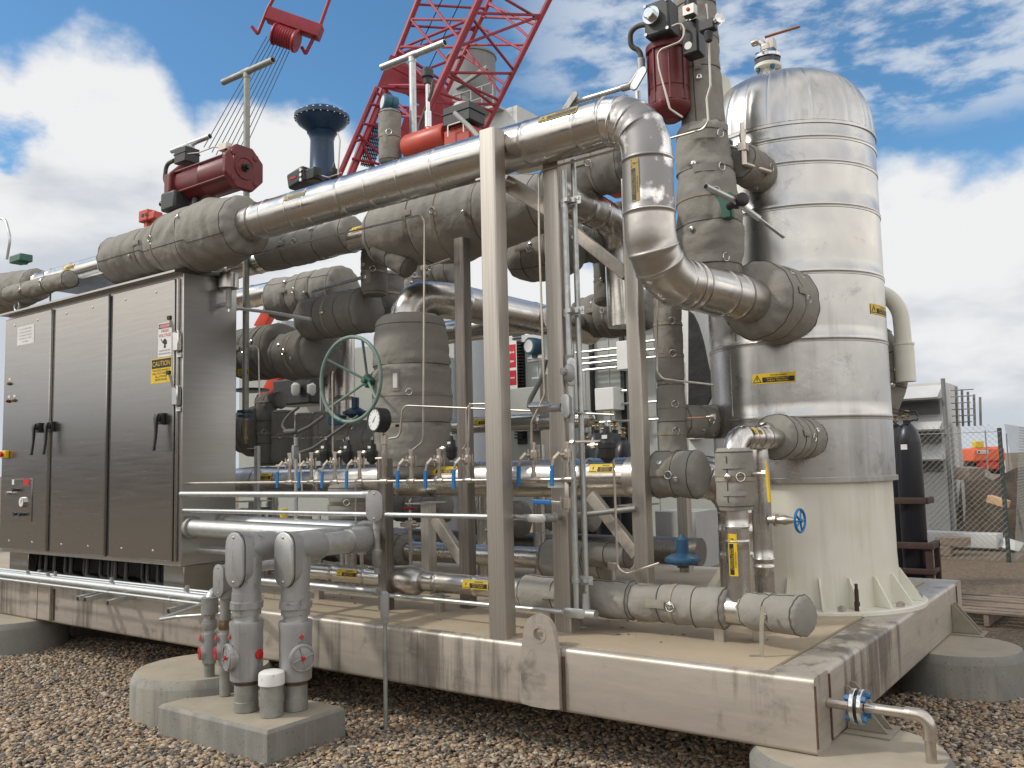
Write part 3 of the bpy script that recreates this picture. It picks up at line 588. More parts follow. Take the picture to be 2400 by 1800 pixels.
M.add(ringr(PADZ-.003, r_*.8), [(0, 1, 2, 3)], 1)
solo('concrete_pad', M, ['conc', 'conc_top'], 'square concrete pad carrying the upright electrical conduits', 'concrete pad', bevel=.004)
# ================================================================ conduit risers on the pad
def riser_big(xb, yb, cap_, lab, yturn, plug_side):
    p = PZ(xb, yb, PADZ); X, Y = p.x, p.y; k = (p-CAM).dot(_F)/FL; z = lambda y: zat(X, Y, y)
    R0 = 28*k; t = thing('conduit_riser', lab, 'conduit', (X, Y, PADZ), 'big electrical risers on the concrete pad')
    up = V((0, 0, 1)); o = V((X, Y, 0))
    M = MB(); lathe(M, (X, Y, PADZ), up, [(0, R0*1.02), (.05, R0*1.02), (.052, R0*.98), (z(1595)-PADZ, R0*.98)], 32); mk('stub_pipe', M, 'oldgalv', t)
    M = MB(); lathe(M, (X, Y, z(1602)), up, [(0, R0*1.005), (.03, R0*1.005)], 32, caps=False); mk('rust_band', M, 'rust', t)
    zb, zt = z(1594), z(1454); M = MB(); h = zt-zb
    lathe(M, (X, Y, zb), up, [(0, R0*1.15), (.008, R0*1.33), (h*.3, R0*1.36), (h*.8, R0*1.36), (h*.96, R0*1.42), (h, R0*1.38), (h, R0*1.05)], 36)
    sb = mk('seal_body', M, 'cast', t, sharp=40)
    for (dv, tilt) in ((V(plug_side[0]).normalized(), 0),):
        M = MB(); c = V((X, Y, zb+h*.42)); lathe(M, c, dv, [(0, R0*.95), (R0*1.35, R0*1.0), (R0*1.4, R0*1.12), (R0*1.62, R0*1.12), (R0*1.66, R0*1.05)], 30)
        hub = mk('seal_hub', M, 'cast', sb); M = MB(); u, w, d_ = basis(dv); cc = c+dv*R0*1.665
        for q in range(4):
            a = q*PI/2+.3; rbox(M, cc, cc+(u*math.cos(a)+w*math.sin(a))*R0*.95, .008, .010, up=dv, rad=.002)
        lathe(M, cc, dv, [(0, R0*1.05), (.006, R0*1.05), (.006, R0*.93), (0, R0*.93)], 30, caps=False); mk('spoked_plug', M, 'cast', hub)
        M = MB(); lathe(M, cc, dv, [(0, .011), (.012, .011), (.014, .007)], 10); mk('red_plug_screw', M, 'red', hub)
        M = MB(); c3 = c+dv*R0*1.15+up*R0*1.6; lathe(M, c3-dv*.04, dv+up*.3, [(0, .018), (.045, .015), (.055, .015)], 14); hb = mk('fill_port', M, 'cast', sb)
        M = MB(); lathe(M, c3+dv*.015+up*.004, dv+up*.3, [(0, .012), (.006, .012)], 12); mk('red_plug', M, 'red', hb)
    if plug_side[1]:
        dv = V(plug_side[1]).normalized(); M = MB(); c = V((X, Y, zb+h*.45)); lathe(M, c+dv*R0*1.15, dv, [(0, .027), (.02, .027), (.024, .02)], 18); mk('red_plug', M, 'red', sb)
    M = MB(); lathe(M, (X, Y, zt-.002), up, [(0, R0*1.02), (z(1428)-zt+.002, R0*1.02)], 32); mk('nipple', M, 'galv', t)
    M = MB(); a = z(1440); b = z(1388); hh = b-a
    nut = lambda t_, q, a_: q*(1+.02*math.copysign(1, math.sin(a_*9))*(1 if .3*hh < t_ < .62*hh else 0))
    lathe(M, (X, Y, a), up, [(0, R0*1.2), (hh*.28, R0*1.2), (hh*.3, R0*1.36), (hh*.60, R0*1.36), (hh*.62, R0*1.22), (hh, R0*1.22)], 54, warp=nut); mk('union_nut', M, 'cast', t)
    # elbow fitting with cover
    zl, zh = z(1392), z(1246); out = V((-.05, -1, 0)).normalized()
    M = MB(); lathe(M, (X, Y, zl), up, [(0, R0*1.16), ((zh-zl)*.32, R0*1.2), ((zh-zl)*.6, R0*1.2)], 32)
    zc_ = zh-R0*1.35; P0 = V((X, Y, zc_))
    lathe(M, P0, (0, 1, 0), [(-R0*.9, R0*1.15), (R0*1.2, R0*1.25), (R0*2.0, R0*1.25), (R0*2.7, R0*1.2), (R0*2.72, R0*1.05)], 32)
    cz = (z(1372)+zh)/2; Lh = (zh-z(1372))/2
    lb_body = V((X, Y-R0*1.05, cz)); out = V((0, -1, 0)); o_ = oval(None, Lh, R0*1.18); sh = V((1, 0, 0))
    loft(M, [[lb_body+sh*(a_*kk)+up*(b_*kk)-out*hh_ for a_, b_ in o_] for kk, hh_ in ((1, 0), (1, R0*.9), (.8, R0*1.9))], True)
    bd = mk('elbow_fitting', M, 'cast', t, sharp=40)
    M = MB(); stadium(M, lb_body+out*.0003, up, sh, out, Lh*1.05, R0*1.25, .004); mk('rim_gap_ring', M, 'dark', bd)  # dark ring put in to darken the gap under the cover rim
    M = MB(); stadium(M, lb_body+out*.0045, up, sh, out, Lh*1.02, R0*1.20, .014); cv = mk('cover_plate', M, cap_, bd, sharp=40)
    mp = plane_map(lb_body+out*.0145, V((0, 0, 1)), V((-1, 0, 0)))
    if cap_ == 'cast':
        M = MB(); put_marks(M, lambda u_, v_, h_: V((lb_body.x-v_, lb_body.y-.0196, lb_body.z+u_)), 0, .008, .12, .016, 0, 0, 4); put_marks(M, lambda u_, v_, h_: V((lb_body.x-v_, lb_body.y-.0196, lb_body.z+u_)), -.02, -.014, .08, .012, 0, 0, 9); mk('raised_lettering', M, 'oldgalv', cv, smooth=False)
    for k_ in (-1, 1):
        M = MB(); lathe(M, lb_body+up*(Lh*.82*k_)+out*.0175, out, [(0, .008), (.004, .0075), (.006, .003)], 12); mk('cover_screw', M, 'chrome', cv)
    # big conduit over the skid edge, turning back to the cabinet
    a0 = P0+V((0, R0*2.6, 0)); q = V((X, yturn, zc_)); e_ = V((CABX+.001, yturn, zc_+.02))
    M = MB(); sweep(M, fillet([a0, q, e_], .16, 14), R0*1.0, 32); mk('conduit', M, 'galv', t)
    M = MB(); lathe(M, a0+V((0, (yturn-a0.y)*.0, 0)), (0, 1, 0), [(0, R0*1.03), (.01, R0*1.06), (.012, R0*1.0)], 32); mk('coupling', M, 'cast', t)
    M = MB(); qq = fillet([q-V((0, .24, 0)), q, q-V((.22, 0, 0))], .16, 14); sweep(M, qq, R0*1.12, 32); mk('elbow', M, 'cast', t)
    M = MB(); lathe(M, e_, (1, 0, 0), [(0, R0*1.25), (.022, R0*1.25), (.022, R0*1.3), (.04, R0*1.3), (.04, R0)], 12); mk('locknut', M, 'oldgalv', t)
    return t
CABY = .12; cbp = PY(423, 1328, CABY); CABX = cbp.x; cz0 = zat(CABX, CABY, 1328); cz1 = zat(CABX, CABY, 634)
CABX0 = PY(6, 1200, CABY).x; CABD = PX(553, 1100, CABX).y-CABY
riser_big(577, 1664, 'cast', 'big electrical riser with cast cover embossed along its length, left of the two', .50, ((-.35, -1, 0), (1, .2, 0)))
riser_big(693, 1661, 'galv', 'big electrical riser with smooth shiny cover, right of the white capped stub', .20, ((1, -.35, 0), None))
p = PZ(636.5, 1676, PADZ); k = (p-CAM).dot(_F)/FL; t_ = thing('capped_stub', 'short weathered pipe stub with a white cap on the concrete pad', 'pipe stub', (p.x, p.y, PADZ))
M = MB(); lathe(M, p, (0, 0, 1), [(0, 27*k), (zat(p.x, p.y, 1610)-PADZ+.02, 27*k)], 28); mk('stub_pipe', M, 'oldgalv', t_)
zt = zat(p.x, p.y, 1572); zb = zat(p.x, p.y, 1603); M = MB(); lathe(M, (p.x, p.y, zb), (0, 0, 1), [(0, 29*k), (.0, 30.5*k), ((zt-zb)*.75, 30.5*k), ((zt-zb)*.9, 29*k), (zt-zb, 24*k), (zt-zb+.006, 10*k)], 30); mk('cap', M, mat('white_cap', (.75, .75, .73), .4, 0, (.7, .7, .68), 8, dirt=(.12, .1, .09), dscale=30, dlo=.6, dhi=.68), t_)
def riser_small(xb, yb, ytop, lab, kind):
    p = PZ(xb, yb, PADZ); X, Y = p.x, p.y; k = (p-CAM).dot(_F)/FL; z = lambda y: zat(X, Y, y); up = (0, 0, 1); R0 = 12.5*k
    t = thing('small_conduit_riser', lab, 'conduit', (X, Y, PADZ), 'small electrical risers on the concrete pad')
    M = MB(); lathe(M, (X, Y, PADZ), up, [(0, R0), (z(1540)-PADZ, R0)], 20); mk('stub_pipe', M, 'oldgalv', t)
    zb, zt = z(1556), z(1484); h = zt-zb; M = MB(); lathe(M, (X, Y, zb), up, [(0, R0*1.1), (.005, R0*1.3), (h*.2, R0*1.35), (h*.45, R0*1.5), (h*.8, R0*1.35), (h, R0*1.3), (h, R0)], 24)
    lathe(M, (X, Y, zb+h*.38), (-.45, -1, 0), [(0, R0*1.3), (R0*1.75, R0*1.25)], 20); lathe(M, (X, Y, zb+h*.8), (-.45, -1, .3), [(0, R0*.75), (R0*1.7, R0*.7)], 16)
    sb = mk('seal_body', M, 'cast', t, sharp=40); d = V((-.45, -1, 0)).normalized(); c = V((X, Y, zb+h*.38))+d*R0*1.75
    M = MB(); lathe(M, c, d, [(0, R0*1.2), (.004, R0*1.2), (.006, R0*1.05), (.006, R0*.4), (.001, R0*.35)], 20); mk('red_plug', M, 'red', sb)
    d = V((-.45, -1, .3)).normalized(); c = V((X, Y, zb+h*.8))+d*R0*1.7; M = MB(); lathe(M, c, d, [(0, R0*.62), (.004, R0*.6)], 14); mk('red_plug', M, 'red', sb)
    M = MB(); a = z(1484); lathe(M, (X, Y, a-.003), up, [(0, R0), (z(1455)-a, R0)], 20); mk('nipple', M, 'galv', t)
    M = MB(); a = z(1475); b = z(1452); hh = b-a; lathe(M, (X, Y, a), up, [(0, R0*1.2), (hh*.3, R0*1.45), (hh*.7, R0*1.45), (hh*.7, R0*1.25), (hh, R0*1.25)], 8 if kind else 20); mk('union_nut', M, 'brass' if kind else 'cast', t)
    return t, X, Y, R0, z, k
t, X, Y, R0, z, k = riser_small(490, 1620, 1400, 'thin electrical riser with one pair of red plugs, bent into the conduits along the beam', 0)
M = MB(); a = z(1455); b = z(1400); lathe(M, (X, Y, a), (0, 0, 1), [(0, R0*1.05), (z(1440)-a, R0*1.05), (z(1438)-a, R0*1.6), (b-a, R0*1.6), (b-a+.004, R0*1.4)], 24); mk('sleeve', M, 'oldgalv', t)
q = PY(300, 1362, -.08); e2 = PY(-40, 1318, -.08)
M = MB(); sweep(M, fillet([(X, Y, b-.03), (X, Y, b+.045), (X-.16, -.10, DZ+.055), (e2.x, -.08, DZ+.055)], .07, 10), pm(9, q), 20); mk('conduit', M, 'galv', t); BUNX = X
t, X, Y, R0, z, k = riser_small(527, 1630, 1400, 'thin electrical riser with a brass union and a small oval cover, behind the embossed one', 1)
M = MB(); a = z(1455); lathe(M, (X, Y, a), (0, 0, 1), [(0, R0*1.0), (z(1400)-a, R0*1.0)], 20); mk('conduit', M, 'oldgalv', t)
zc_ = (z(1315)+z(1402))/2; Lh = (z(1322)-z(1396))/2
bd = conduit_body('elbow_fitting', (X, Y-R0*1.5, zc_), (0, 0, 1), (0, -1, 0), Lh, R0*1.55, R0*2.8, t, 'cast', hubs=(((X, Y, z(1402)), (0, 0, 1), R0*1.3, Lh*1.2), ((X, Y, zc_+Lh*.55), (0, 1, 0), R0*1.3, R0*3)))
M = MB(); tube(M, [(X, Y+R0*2, zc_+Lh*.55), (X, .30, zc_+Lh*.55), (X-1.4, .30, zc_+Lh*.55)], R0, .12, 16); mk('conduit', M, 'galv', t)
# conduits clipped along the beam
def tube_thing(name, pts, r, m_, lab, cat, group=None, rad=.05, n=14, clips=(), seg=6):
    pts = [V(p) for p in pts]; t = thing(name, lab, cat, pts[0] if not group else pts[0], group); M = MB(); tube(M, pts, r, rad, n, seg); mk('tube' if 'tub' in name else 'conduit', M, m_, t)
    for c, d in clips:
        M = MB(); c = V(c); d = V(d).normalized(); lathe(M, c-d*.012, d, [(0, r*1.12), (.001, r*1.22), (.023, r*1.22), (.024, r*1.12)], 16, caps=False); box(M, c+V((0, 0, r*1.7)), (.022, .014, r*1.5)); sph(M, c+V((0, -.012, r*2.0)), .007, 6); mk('strap_clip', M, 'galv', t)
    return t
for i, (yy, zz, rr_, xe, lab) in enumerate(((-.165, DZ+.035, .0105, 478, 'thinnest conduit clipped along the outside of the beam, nearest the gravel'), (-.01, DZ+.062, .0125, 500, 'second conduit from the cabinet side running along the beam top'), (.05, DZ+.066, .0125, 505, 'innermost conduit running along the beam top beside the cabinet foot'))):
    a = PY(-60, 1320, yy); b = PY(xe, 1390, yy); pts = [(a.x, yy, zz), (b.x-.02, yy, zz)]
    if i == 0: pts += [(b.x-.03, yy-.30, zz+.0-.055), (b.x+.17, yy-.30, zz-.02), (b.x+.55, yy-.12, zz+.01)]
    cl = [((PY(x_, 1350, yy).x, yy, zz), (1, 0, 0)) for x_ in ((92, 130, 262, 440)[i % 2::1] if i else (92, 253, 400))]
    tube_thing('conduit_run', pts, rr_, 'galv', lab, 'conduit', 'conduits clipped along the front beam', rad=.03, clips=cl)
t = [o for o in COL.objects if o.name == 'small_conduit_riser'][0]
for x_ in (65, 112, 262, 436, 495):
    c = V((PY(x_, 1350, -.08).x, -.08, DZ+.055)); r = pm(9, q); M = MB(); lathe(M, c-V((.014, 0, 0)), (1, 0, 0), [(0, r*1.05), (.001, r*1.13), (.027, r*1.13), (.028, r*1.05)], 18, caps=False); box(M, c+V((0, 0, r*1.5)), (.024, .02, r)); mk('strap_clip', M, 'galv', t)
# ================================================================ control cabinet
cab = thing('control_cabinet', 'brushed stainless control cabinet with three doors and warning signs', 'cabinet', ((CABX+CABX0)/2, CABY+CABD/2, cz0))
M = MB(); box2(M, (CABX0, CABY, cz0), (CABX, CABY+CABD, cz1-.012)); mk('cabinet_shell', M, 'cab_side', cab, bevel=.006)
M = MB(); box2(M, (CABX0+.05, CABY+.05, DZ-.005), (CABX0+.4, CABY+CABD-.05, cz0-.002)); mk('plinth', M, 'cab', cab, bevel=.003)
M = MB(); box2(M, (PY(375, 1300, CABY).x, CABY+.03, DZ-.005), (CABX-.004, CABY+CABD-.03, cz0-.002)); mk('plinth', M, 'cab', cab, bevel=.003)
M = MB(); xl = PY(417, 630, CABY-.05).x; prism(M, [(CABX0-.02, CABY-.075, cz1-.02), (CABX0-.02, CABY-.075, cz1-.004), (CABX0-.02, CABY+.02, cz1+.03), (CABX0-.02, CABY+CABD+.01, cz1+.03), (CABX0-.02, CABY+CABD+.01, cz1-.01), (CABX0-.02, CABY-.06, cz1-.02)], (CABX-.0-(CABX0-.02), 0, 0)); mk('canopy', M, 'cab', cab)
DY = CABY-.028
dx = [PY(x_, 1000, DY).x for x_ in (6, 113, 124, 248, 259, 405)]
ztop_d = zat(dx[5], DY, 653); zbot_d = zat(dx[5], DY, 1317)
cbl = thing('cable_bundle', 'black cables hanging in the gap under the cabinet', 'cables', ((CABX+CABX0)/2, CABY+.2, DZ))
for i in range(16):
    M = MB(); x = CABX0+.42+(CABX-CABX0-.75)*i/16; y = CABY+.06+.1*random.random(); w_ = random.uniform(.06, .22)
    tube(M, [(x, y, cz0-.004), (x+.02, y-.02, DZ+.05), (x+w_, y+.02, DZ+.03), (x+w_+.05, y+.2, DZ+.02)], .017, .05, 8); mk('cable', M, 'black', cbl)
M = MB(); box2(M, (CABX0+.41, CABY+CABD-.06, DZ-.004), (PY(375, 1300, CABY).x-.01, CABY+CABD-.04, cz0-.004)); mk('dark_gap_backing', M, 'dark', cbl)  # dark sheet closing the back of the gap under the cabinet
doors = []
for i in range(3):
    a, b = dx[2*i], dx[2*i+1]; M = MB(); box2(M, (a, DY, zbot_d), (b, CABY-.001, ztop_d)); d = mk('door', M, 'cab', cab, bevel=.007); doors.append(d)
    for zz in (ztop_d-.07, zbot_d+.07):
        for fx in (.22, .72):
            M = MB(); lathe(M, (a+(b-a)*fx, DY, zz), (0, -1, 0), [(0, .011), (.003, .010), (.005, .004)], 12); mk('door_screw', M, 'chrome', d)
def handle(x_, y_, par):
    p = PY(x_, y_, DY-.001); z0 = p.z; M = MB(); box2(M, (p.x-.028, DY-.03, z0-.04), (p.x+.028, DY-.0005, z0+.045)); lathe(M, (p.x, DY-.03, z0), (0, -1, 0), [(0, .02), (.02, .018)], 14)
    loft(M, [[V((p.x+sx*w_, DY-.030-dd+sy*.010, zz)) for sx, sy in ((-1, -1), (1, -1), (1, 1), (-1, 1))] for w_, dd, zz in ((.024, .02, z0+.035), (.020, .030, z0), (.013, .026, z0-.06), (.010, .03, z0-.13), (.011, .040, z0-.20), (.012, .044, z0-.235))])
    mk('handle', M, 'black', par, bevel=.004)
handle(95, 1003, doors[0]); handle(124, 1000, doors[1]); handle(382, 982, doors[2])
M = MB(); box2(M, (dx[5]+.012, CABY-.02, zbot_d), (dx[5]+.034, CABY-.001, ztop_d)); mk('door_jamb', M, 'cab', cab, bevel=.004)
M = MB(); xx = (dx[3]+dx[4])/2; cyl(M, (xx, DY-.004, zbot_d), (xx, DY-.004, ztop_d), .007, 8); mk('hinge_rod', M, 'dark', cab)
for yy in (765, 913+60):      # latch levers on the door edge
    pass
def latch(xk, yk, yt, yb):
    p = PY(xk, yk, DY-.004); a = PY(xk-10, yt, DY-.03); M = MB(); box2(M, (p.x-.035, CABY-.055, zat(p.x, DY, yb)), (p.x+.035, CABY-.021, zat(p.x, DY, yk))); o = mk('door_latch', M, 'chrome', cab, bevel=.006)
    M = MB(); rbox(M, (p.x, DY-.035, p.z-.01), (a.x, DY-.06, a.z), .022, .010, up=(0, 1, 0), rad=.002); mk('latch_lever', M, 'post', o)
    M = MB(); box(M, a+V((0, -.035, 0)), (.04, .02, .028)); mk('lever_grip', M, 'brown', o, bevel=.003)
    M = MB(); box2(M, (p.x-.025, CABY-.024, zat(p.x, DY, yb+4)-.03), (p.x+.03, CABY-.0215, zat(p.x, DY, yb+4))); mk('latch_tag', M, 'white', o)
latch(417, 776, 746, 823); latch(415, 905, 874, 950)
# signs on the doors
def sign_map(x0, y0, x1, y1): a = PY(x0, y0, DY); b = PY(x1, y1, DY); c = (a+b)/2; return plane_map(c, (1, 0, 0), (0, 0, 1)), abs(b.x-a.x), abs(a.z-b.z)
mp, w, h = sign_map(371, 757, 403, 835); w = PY(403, 800, DY).x-PY(371, 800, DY).x; h = zat(dx[5], DY, 755)-zat(dx[5], DY, 836)
M = MB(); e_ = .0015; put_rect(M, mp, -w/2, w/2, -h/2, h/2, e_, 0); put_rect(M, mp, -w*.46, w*.46, h*.33, h*.47, e_*1.6, 1)
put_poly(M, mp, [(w*.43*math.cos(k*PI/12), h*.40+h*.058*math.sin(k*PI/12)) for k in range(24)], e_*1.9, 0); put_poly(M, mp, [(w*.41*math.cos(k*PI/12), h*.40+h*.05*math.sin(k*PI/12)) for k in range(24)], e_*2.1, 2)
put_text(M, mp, 'DANGER', 0, h*.40, w*.66, h*.06, e_*2.5, 0); put_text(M, mp, 'HIGH', 0, h*.26, w*.5, h*.095, e_*2, 2); put_text(M, mp, 'VOLTAGE', 0, h*.125, w*.88, h*.095, e_*2, 2)
put_poly(M, mp, [(-w*.12, -h*.02), (w*.02, h*.03), (w*.14, -h*.03), (w*.16, -h*.13), (w*.05, -h*.16), (w*.1, -h*.24), (-w*.08, -h*.24), (-w*.03, -h*.15), (-w*.14, -h*.09)], e_*2, 1)
put_poly(M, mp, [(-w*.3, h*.03), (-w*.26, h*.04), (-w*.12, -h*.08), (-w*.16, -h*.1), (-w*.22, -h*.04)], e_*2, 1)
put_text(M, mp, 'TURN POWER OFF', 0, -h*.32, w*.8, h*.045, e_*2, 1); put_text(M, mp, 'BEFORE SERVICING', 0, -h*.41, w*.84, h*.045, e_*2, 1)
mk('danger_sign', M, ['white', 'blacki', 'redi'], doors[2], smooth=False)
w = PY(403, 860, DY).x-PY(354, 860, DY).x; h = zat(dx[5], DY, 838)-zat(dx[5], DY, 897); c = PY(378.5, 868, DY); mp = plane_map(c, (1, 0, 0), (0, 0, 1)); M = MB(); put_rect(M, mp, -w/2, w/2, -h/2, h/2, e_, 0); put_rect(M, mp, -w*.46, w*.46, h*.10, h*.46, e_*1.6, 1)
put_text(M, mp, 'CAUTION', 0, h*.28, w*.84, h*.2, e_*2.2, 0)
for i, s_ in enumerate(('THIS DISCONNECT', 'WILL NOT REMOVE', 'ALL POWER', 'FROM PANEL')): put_text(M, mp, s_, 0, h*(.01-.125*i), w*(.86 if i < 2 else .58), h*.085, e_*2, 1)
mk('caution_sign', M, ['yellow', 'blacki'], doors[2], smooth=False)
c = PY(60.5, 785, DY); w = PY(80, 785, DY).x-PY(41, 785, DY).x; h = pm(44, c); mp = plane_map(c, (1, 0, 0), (0, 0, 1)); M = MB(); put_rect(M, mp, -w/2, w/2, -h/2, h/2, e_, 0)
for i, s_ in enumerate(('DO NOT START OR', 'STOP THE EQUIPMENT', 'WITHOUT APPROVAL', 'FROM THE OPERATOR', 'ON DUTY')): put_marks(M, mp, 0, h*(.34-.17*i), w*(.74 if i < 4 else .34), h*.085, e_*2, 1, i+3)
mk('notice_plate', M, ['white', 'lgrey'], doors[0], smooth=False)
for (x_, y_, mt_) in ((23, 899, 'brass'), (21, 940, 'maroon'), (34, 938, 'brass')):
    p = PY(x_, y_, DY); M = MB(); lathe(M, p, (0, -1, 0), [(0, .017), (.01, .017), (.012, .013), (.024, .012), (.026, .006)], 16); o = mk('push_button', M, mt_, doors[0])
    M = MB(); box2(M, (p.x-.02, DY-.002, p.z+.028), (p.x+.02, DY-.0006, p.z+.05)); mk('button_tag', M, 'white', o)
p = PY(16, 1065, DY); M = MB(); box2(M, (p.x-.045, DY-.035, p.z-.035), (p.x+.045, DY-.0006, p.z+.035)); o = mk('stop_button_box', M, 'yellow', doors[0], bevel=.006); M = MB(); lathe(M, (p.x, DY-.035, p.z), (0, -1, 0), [(0, .014), (.012, .014), (.014, .026), (.024, .026), (.028, .016)], 18); mk('stop_button', M, 'red', o)
a = PY(26, 1128, DY); b = PY(77, 1128, DY); z1_ = zat(b.x, DY, 1122); z0_ = zat(b.x, DY, 1222); M = MB(); box2(M, (a.x, DY-.006, z0_), (b.x, DY-.0006, z1_)); pn = mk('purge_panel', M, 'cab', doors[0], bevel=.002)
p = PY(55, 1177, DY-.006); M = MB(); lathe(M, p, (0, -1, 0), [(0, .045), (.02, .045), (.021, .040)], 24); o = mk('pressure_gauge', M, 'chrome', pn); M = MB(); lathe(M, p+V((0, -.0215, 0)), (0, -1, 0), [(0, .038), (.001, .038)], 24); mk('dial', M, 'glass', o); M = MB(); rbox(M, p+V((0, -.024, -.008)), p+V((.018, -.024, .022)), .004, .002, up=(0, 1, 0), rad=.0005); mk('needle', M, 'black', o)
for (x_, y_) in ((26, 1156), (40, 1148), (55, 1205), (42, 1204)):
    p = PY(x_, y_, DY-.006); M = MB(); lathe(M, p, (0, -1, 0), [(0, .014), (.03, .014), (.032, .018), (.042, .018)], 12); mk('knob', M, 'dark' if y_ != 1156 else 'chrome', pn)
p = PY(62, 1130, DY-.006); M = MB(); box2(M, (p.x-.05, p.y-.002, p.z-.028), (p.x+.05, p.y-.0004, p.z+.028)); mk('red_plate', M, 'redi', pn)
p = PY(31, 1130, DY-.006); M = MB(); box2(M, (p.x-.02, p.y-.002, p.z-.022), (p.x+.02, p.y-.0004, p.z+.022)); mk('tag_plate', M, 'white', pn)
for (x_, y_) in ((441, 620), (37, 717)):
    p = PY(x_, y_, CABY+.05); p = V((min(p.x, CABX-.03), CABY+.06, cz1+.03)); M = MB(); rr_ = .045
    sweep(M, [p+V((rr_*math.cos(a), 0, rr_+.012+rr_*math.sin(a))) for a in [2*PI*k/24 for k in range(25)]], .0085, 10, caps=False); cyl(M, p, p+V((0, 0, .02)), .014, 12); mk('lifting_eye', M, 'galv', cab)
# breather drain on the cabinet side
p = PX(520, 715, CABX); Yb = p.y; t_ = thing('breather_drain', 'white capped breather fitting on the side wall of the cabinet', 'breather', (CABX+.07, Yb, p.z)); c = V((CABX+.085, Yb, 0)); z = lambda y: zat(CABX+.085, Yb, y)
M = MB(); cyl(M, (CABX+.001, Yb, z(712)), (CABX+.085, Yb, z(712)), .017, 16); lathe(M, (CABX+.085, Yb, z(724)), (0, 0, 1), [(0, .014), (.003, .014), (.012, .014), (.012, .022), (z(675)-z(724), .022)], 18); mk('tee_fitting', M, 'lgrey', t_)
M = MB(); a = z(676); b = z(642); r = .073; lathe(M, (CABX+.085, Yb, a), (0, 0, 1), [(0, .03), (.001, r), (b-a, r), (b-a+.003, r*.96)], 34); mk('cap', M, 'alu_tank', t_)
M = MB(); lathe(M, (CABX+.085, Yb, z(731)), (0, 0, 1), [(0, .009), (z(722)-z(731), .009)], 6); mk('drain_plug', M, 'chrome', t_)
# ================================================================ steel posts
def post(x0, x1, y, pyy, yb_, yt, w, lab, foot=True, grp='stainless pipe rack posts'):
    P = PY((x0+x1)/2, yb_, pyy); X = P.x
    t = thing('pipe_rack_post', lab, 'post', (X, pyy, DZ), grp); zt = zat(X, pyy, yt)
    M = MB(); rbox(M, (X, pyy, DZ-.004), (X, pyy, zt), w, w, up=(0, 1, 0), rad=w*.11, seg=5); mk('column', M, 'post', t)
    return t, X, zt
T1, X1, Z1 = post(1149, 1208, 0, .062, 1495, 308, .104, 'foremost square steel post, standing on the front beam')
T2, X2, Z2 = post(1306, 1356, 0, .36, 1478, 383, .104, 'square steel post with two upright conduits strapped beside it')
T3, X3, Z3 = post(1490, 1532, 0, .80, 1340, 420, .085, 'square steel post right of centre with diagonal braces, behind the silver drop pipe')
MT['post_d'] = mat('shaded_stainless_post', (.26, .235, .21), .42, .8, (.16, .145, .13), 14, .35, .68, stretch=(6, 6, .25), rough2=.5)  # steel with shade put into its colour, for posts and pipes behind
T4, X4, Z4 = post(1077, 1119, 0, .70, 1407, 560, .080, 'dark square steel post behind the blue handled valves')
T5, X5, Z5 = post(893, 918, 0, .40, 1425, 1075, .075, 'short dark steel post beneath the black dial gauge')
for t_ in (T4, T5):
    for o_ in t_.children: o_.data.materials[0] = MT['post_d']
def brace(t, a, b, w=.07, h=.05, up=(0, 1, 0)):
    M = MB(); rbox(M, a, b, w, h, up=up, rad=.006); return mk('diagonal_brace', M, 'beam', t)
brace(T3, PY(1350, 548, .80), PY(1470, 645, .80)); brace(T3, PY(1385, 1160, .80), PY(1494, 1300, .80)); 
brace(T4, PY(1020, 1215, .70), PY(1088, 1318, .70), .075, .05)
a = PY(1102, 398, .95); b = V((X2, .42, zat(X2, .42, 497)))
brace(T2, PY(1190, 430, .36), PY(1290, 490, .36), .09, .06)
M = MB(); p = PY(1106, 412, .12); box2(M, (X1-.16, .115, zat(X1, .2, 414)-.01), (X1-.03, .35, zat(X1, .2, 414))); prism(M, [(X1-.15, .2, zat(X1, .2, 415)), (X1-.05, .2, zat(X1, .2, 415)), (X1-.05, .2, zat(X1, .2, 415)-.10)], (0, .008, 0)); mk('pipe_bracket', M, 'beam', T1)
# ================================================================ overhead pipe to the tank
RP = .127; YP = .24
zA = zat(PY(1125, 370, YP).x, YP, 371); zB = zat(PY(640, 500, YP).x, YP, 509)
xv = PY(1519, 430, YP).x
zt_ = (zA)
zh2 = 2.37; TX, TY, TR = -.655, 2.03, .548
TX_, TY_ = TX, TY
xl = PY(-60, 690, YP).x
zB2 = zA + (zA-zA)
op = thing('overhead_pipe', 'long silver clad pipe rising to a big elbow and dropping into the tank', 'pipe', (X1, YP, zA))
xs0 = PY(548, 530, YP).x; zc1 = zA
main = [(xs0, YP, zA), (xv, YP, zA), (xv, YP, zh2), (xv+.21, YP+1.36, zh2-.02)]
L1 = (V(main[1])-V(main[0])).length; 
bd_ = [PY(x_, 400, YP).x-xs0 for x_ in (575, 612, 640, 700, 740, 820, 885, 960, 1040, 1250, 1372)]
Lh_ = L1-RP*1.6
arc = PI/2*RP*1.75
P_ = fillet([V(q) for q in main], [RP*1.75, RP*1.9], 14); tot = 0; segL = [0]
for a, b in zip(P_, P_[1:]): tot += (b-a).length; segL.append(tot)
def at_s(y_):  # arc length where the drop leg shows at row y_
    best = None
    for i in range(len(P_)-1):
        for k in range(10):
            q = P_[i].lerp(P_[i+1], k/10); d = q-CAM; yy = 900-FL*d.dot(_U)/d.dot(_F)
            if abs(q.x-xv) < .004 and abs(q.y-YP) < .005 and (best is None or abs(yy-y_) < best[0]): best = (abs(yy-y_), segL[i]+(P_[i+1]-P_[i]).length*k/10)
    return best[1]
e0 = L1-RP*1.75
bd_ += [e0+.01, e0+.085, e0+.155, e0+.225, at_s(378), at_s(507)]
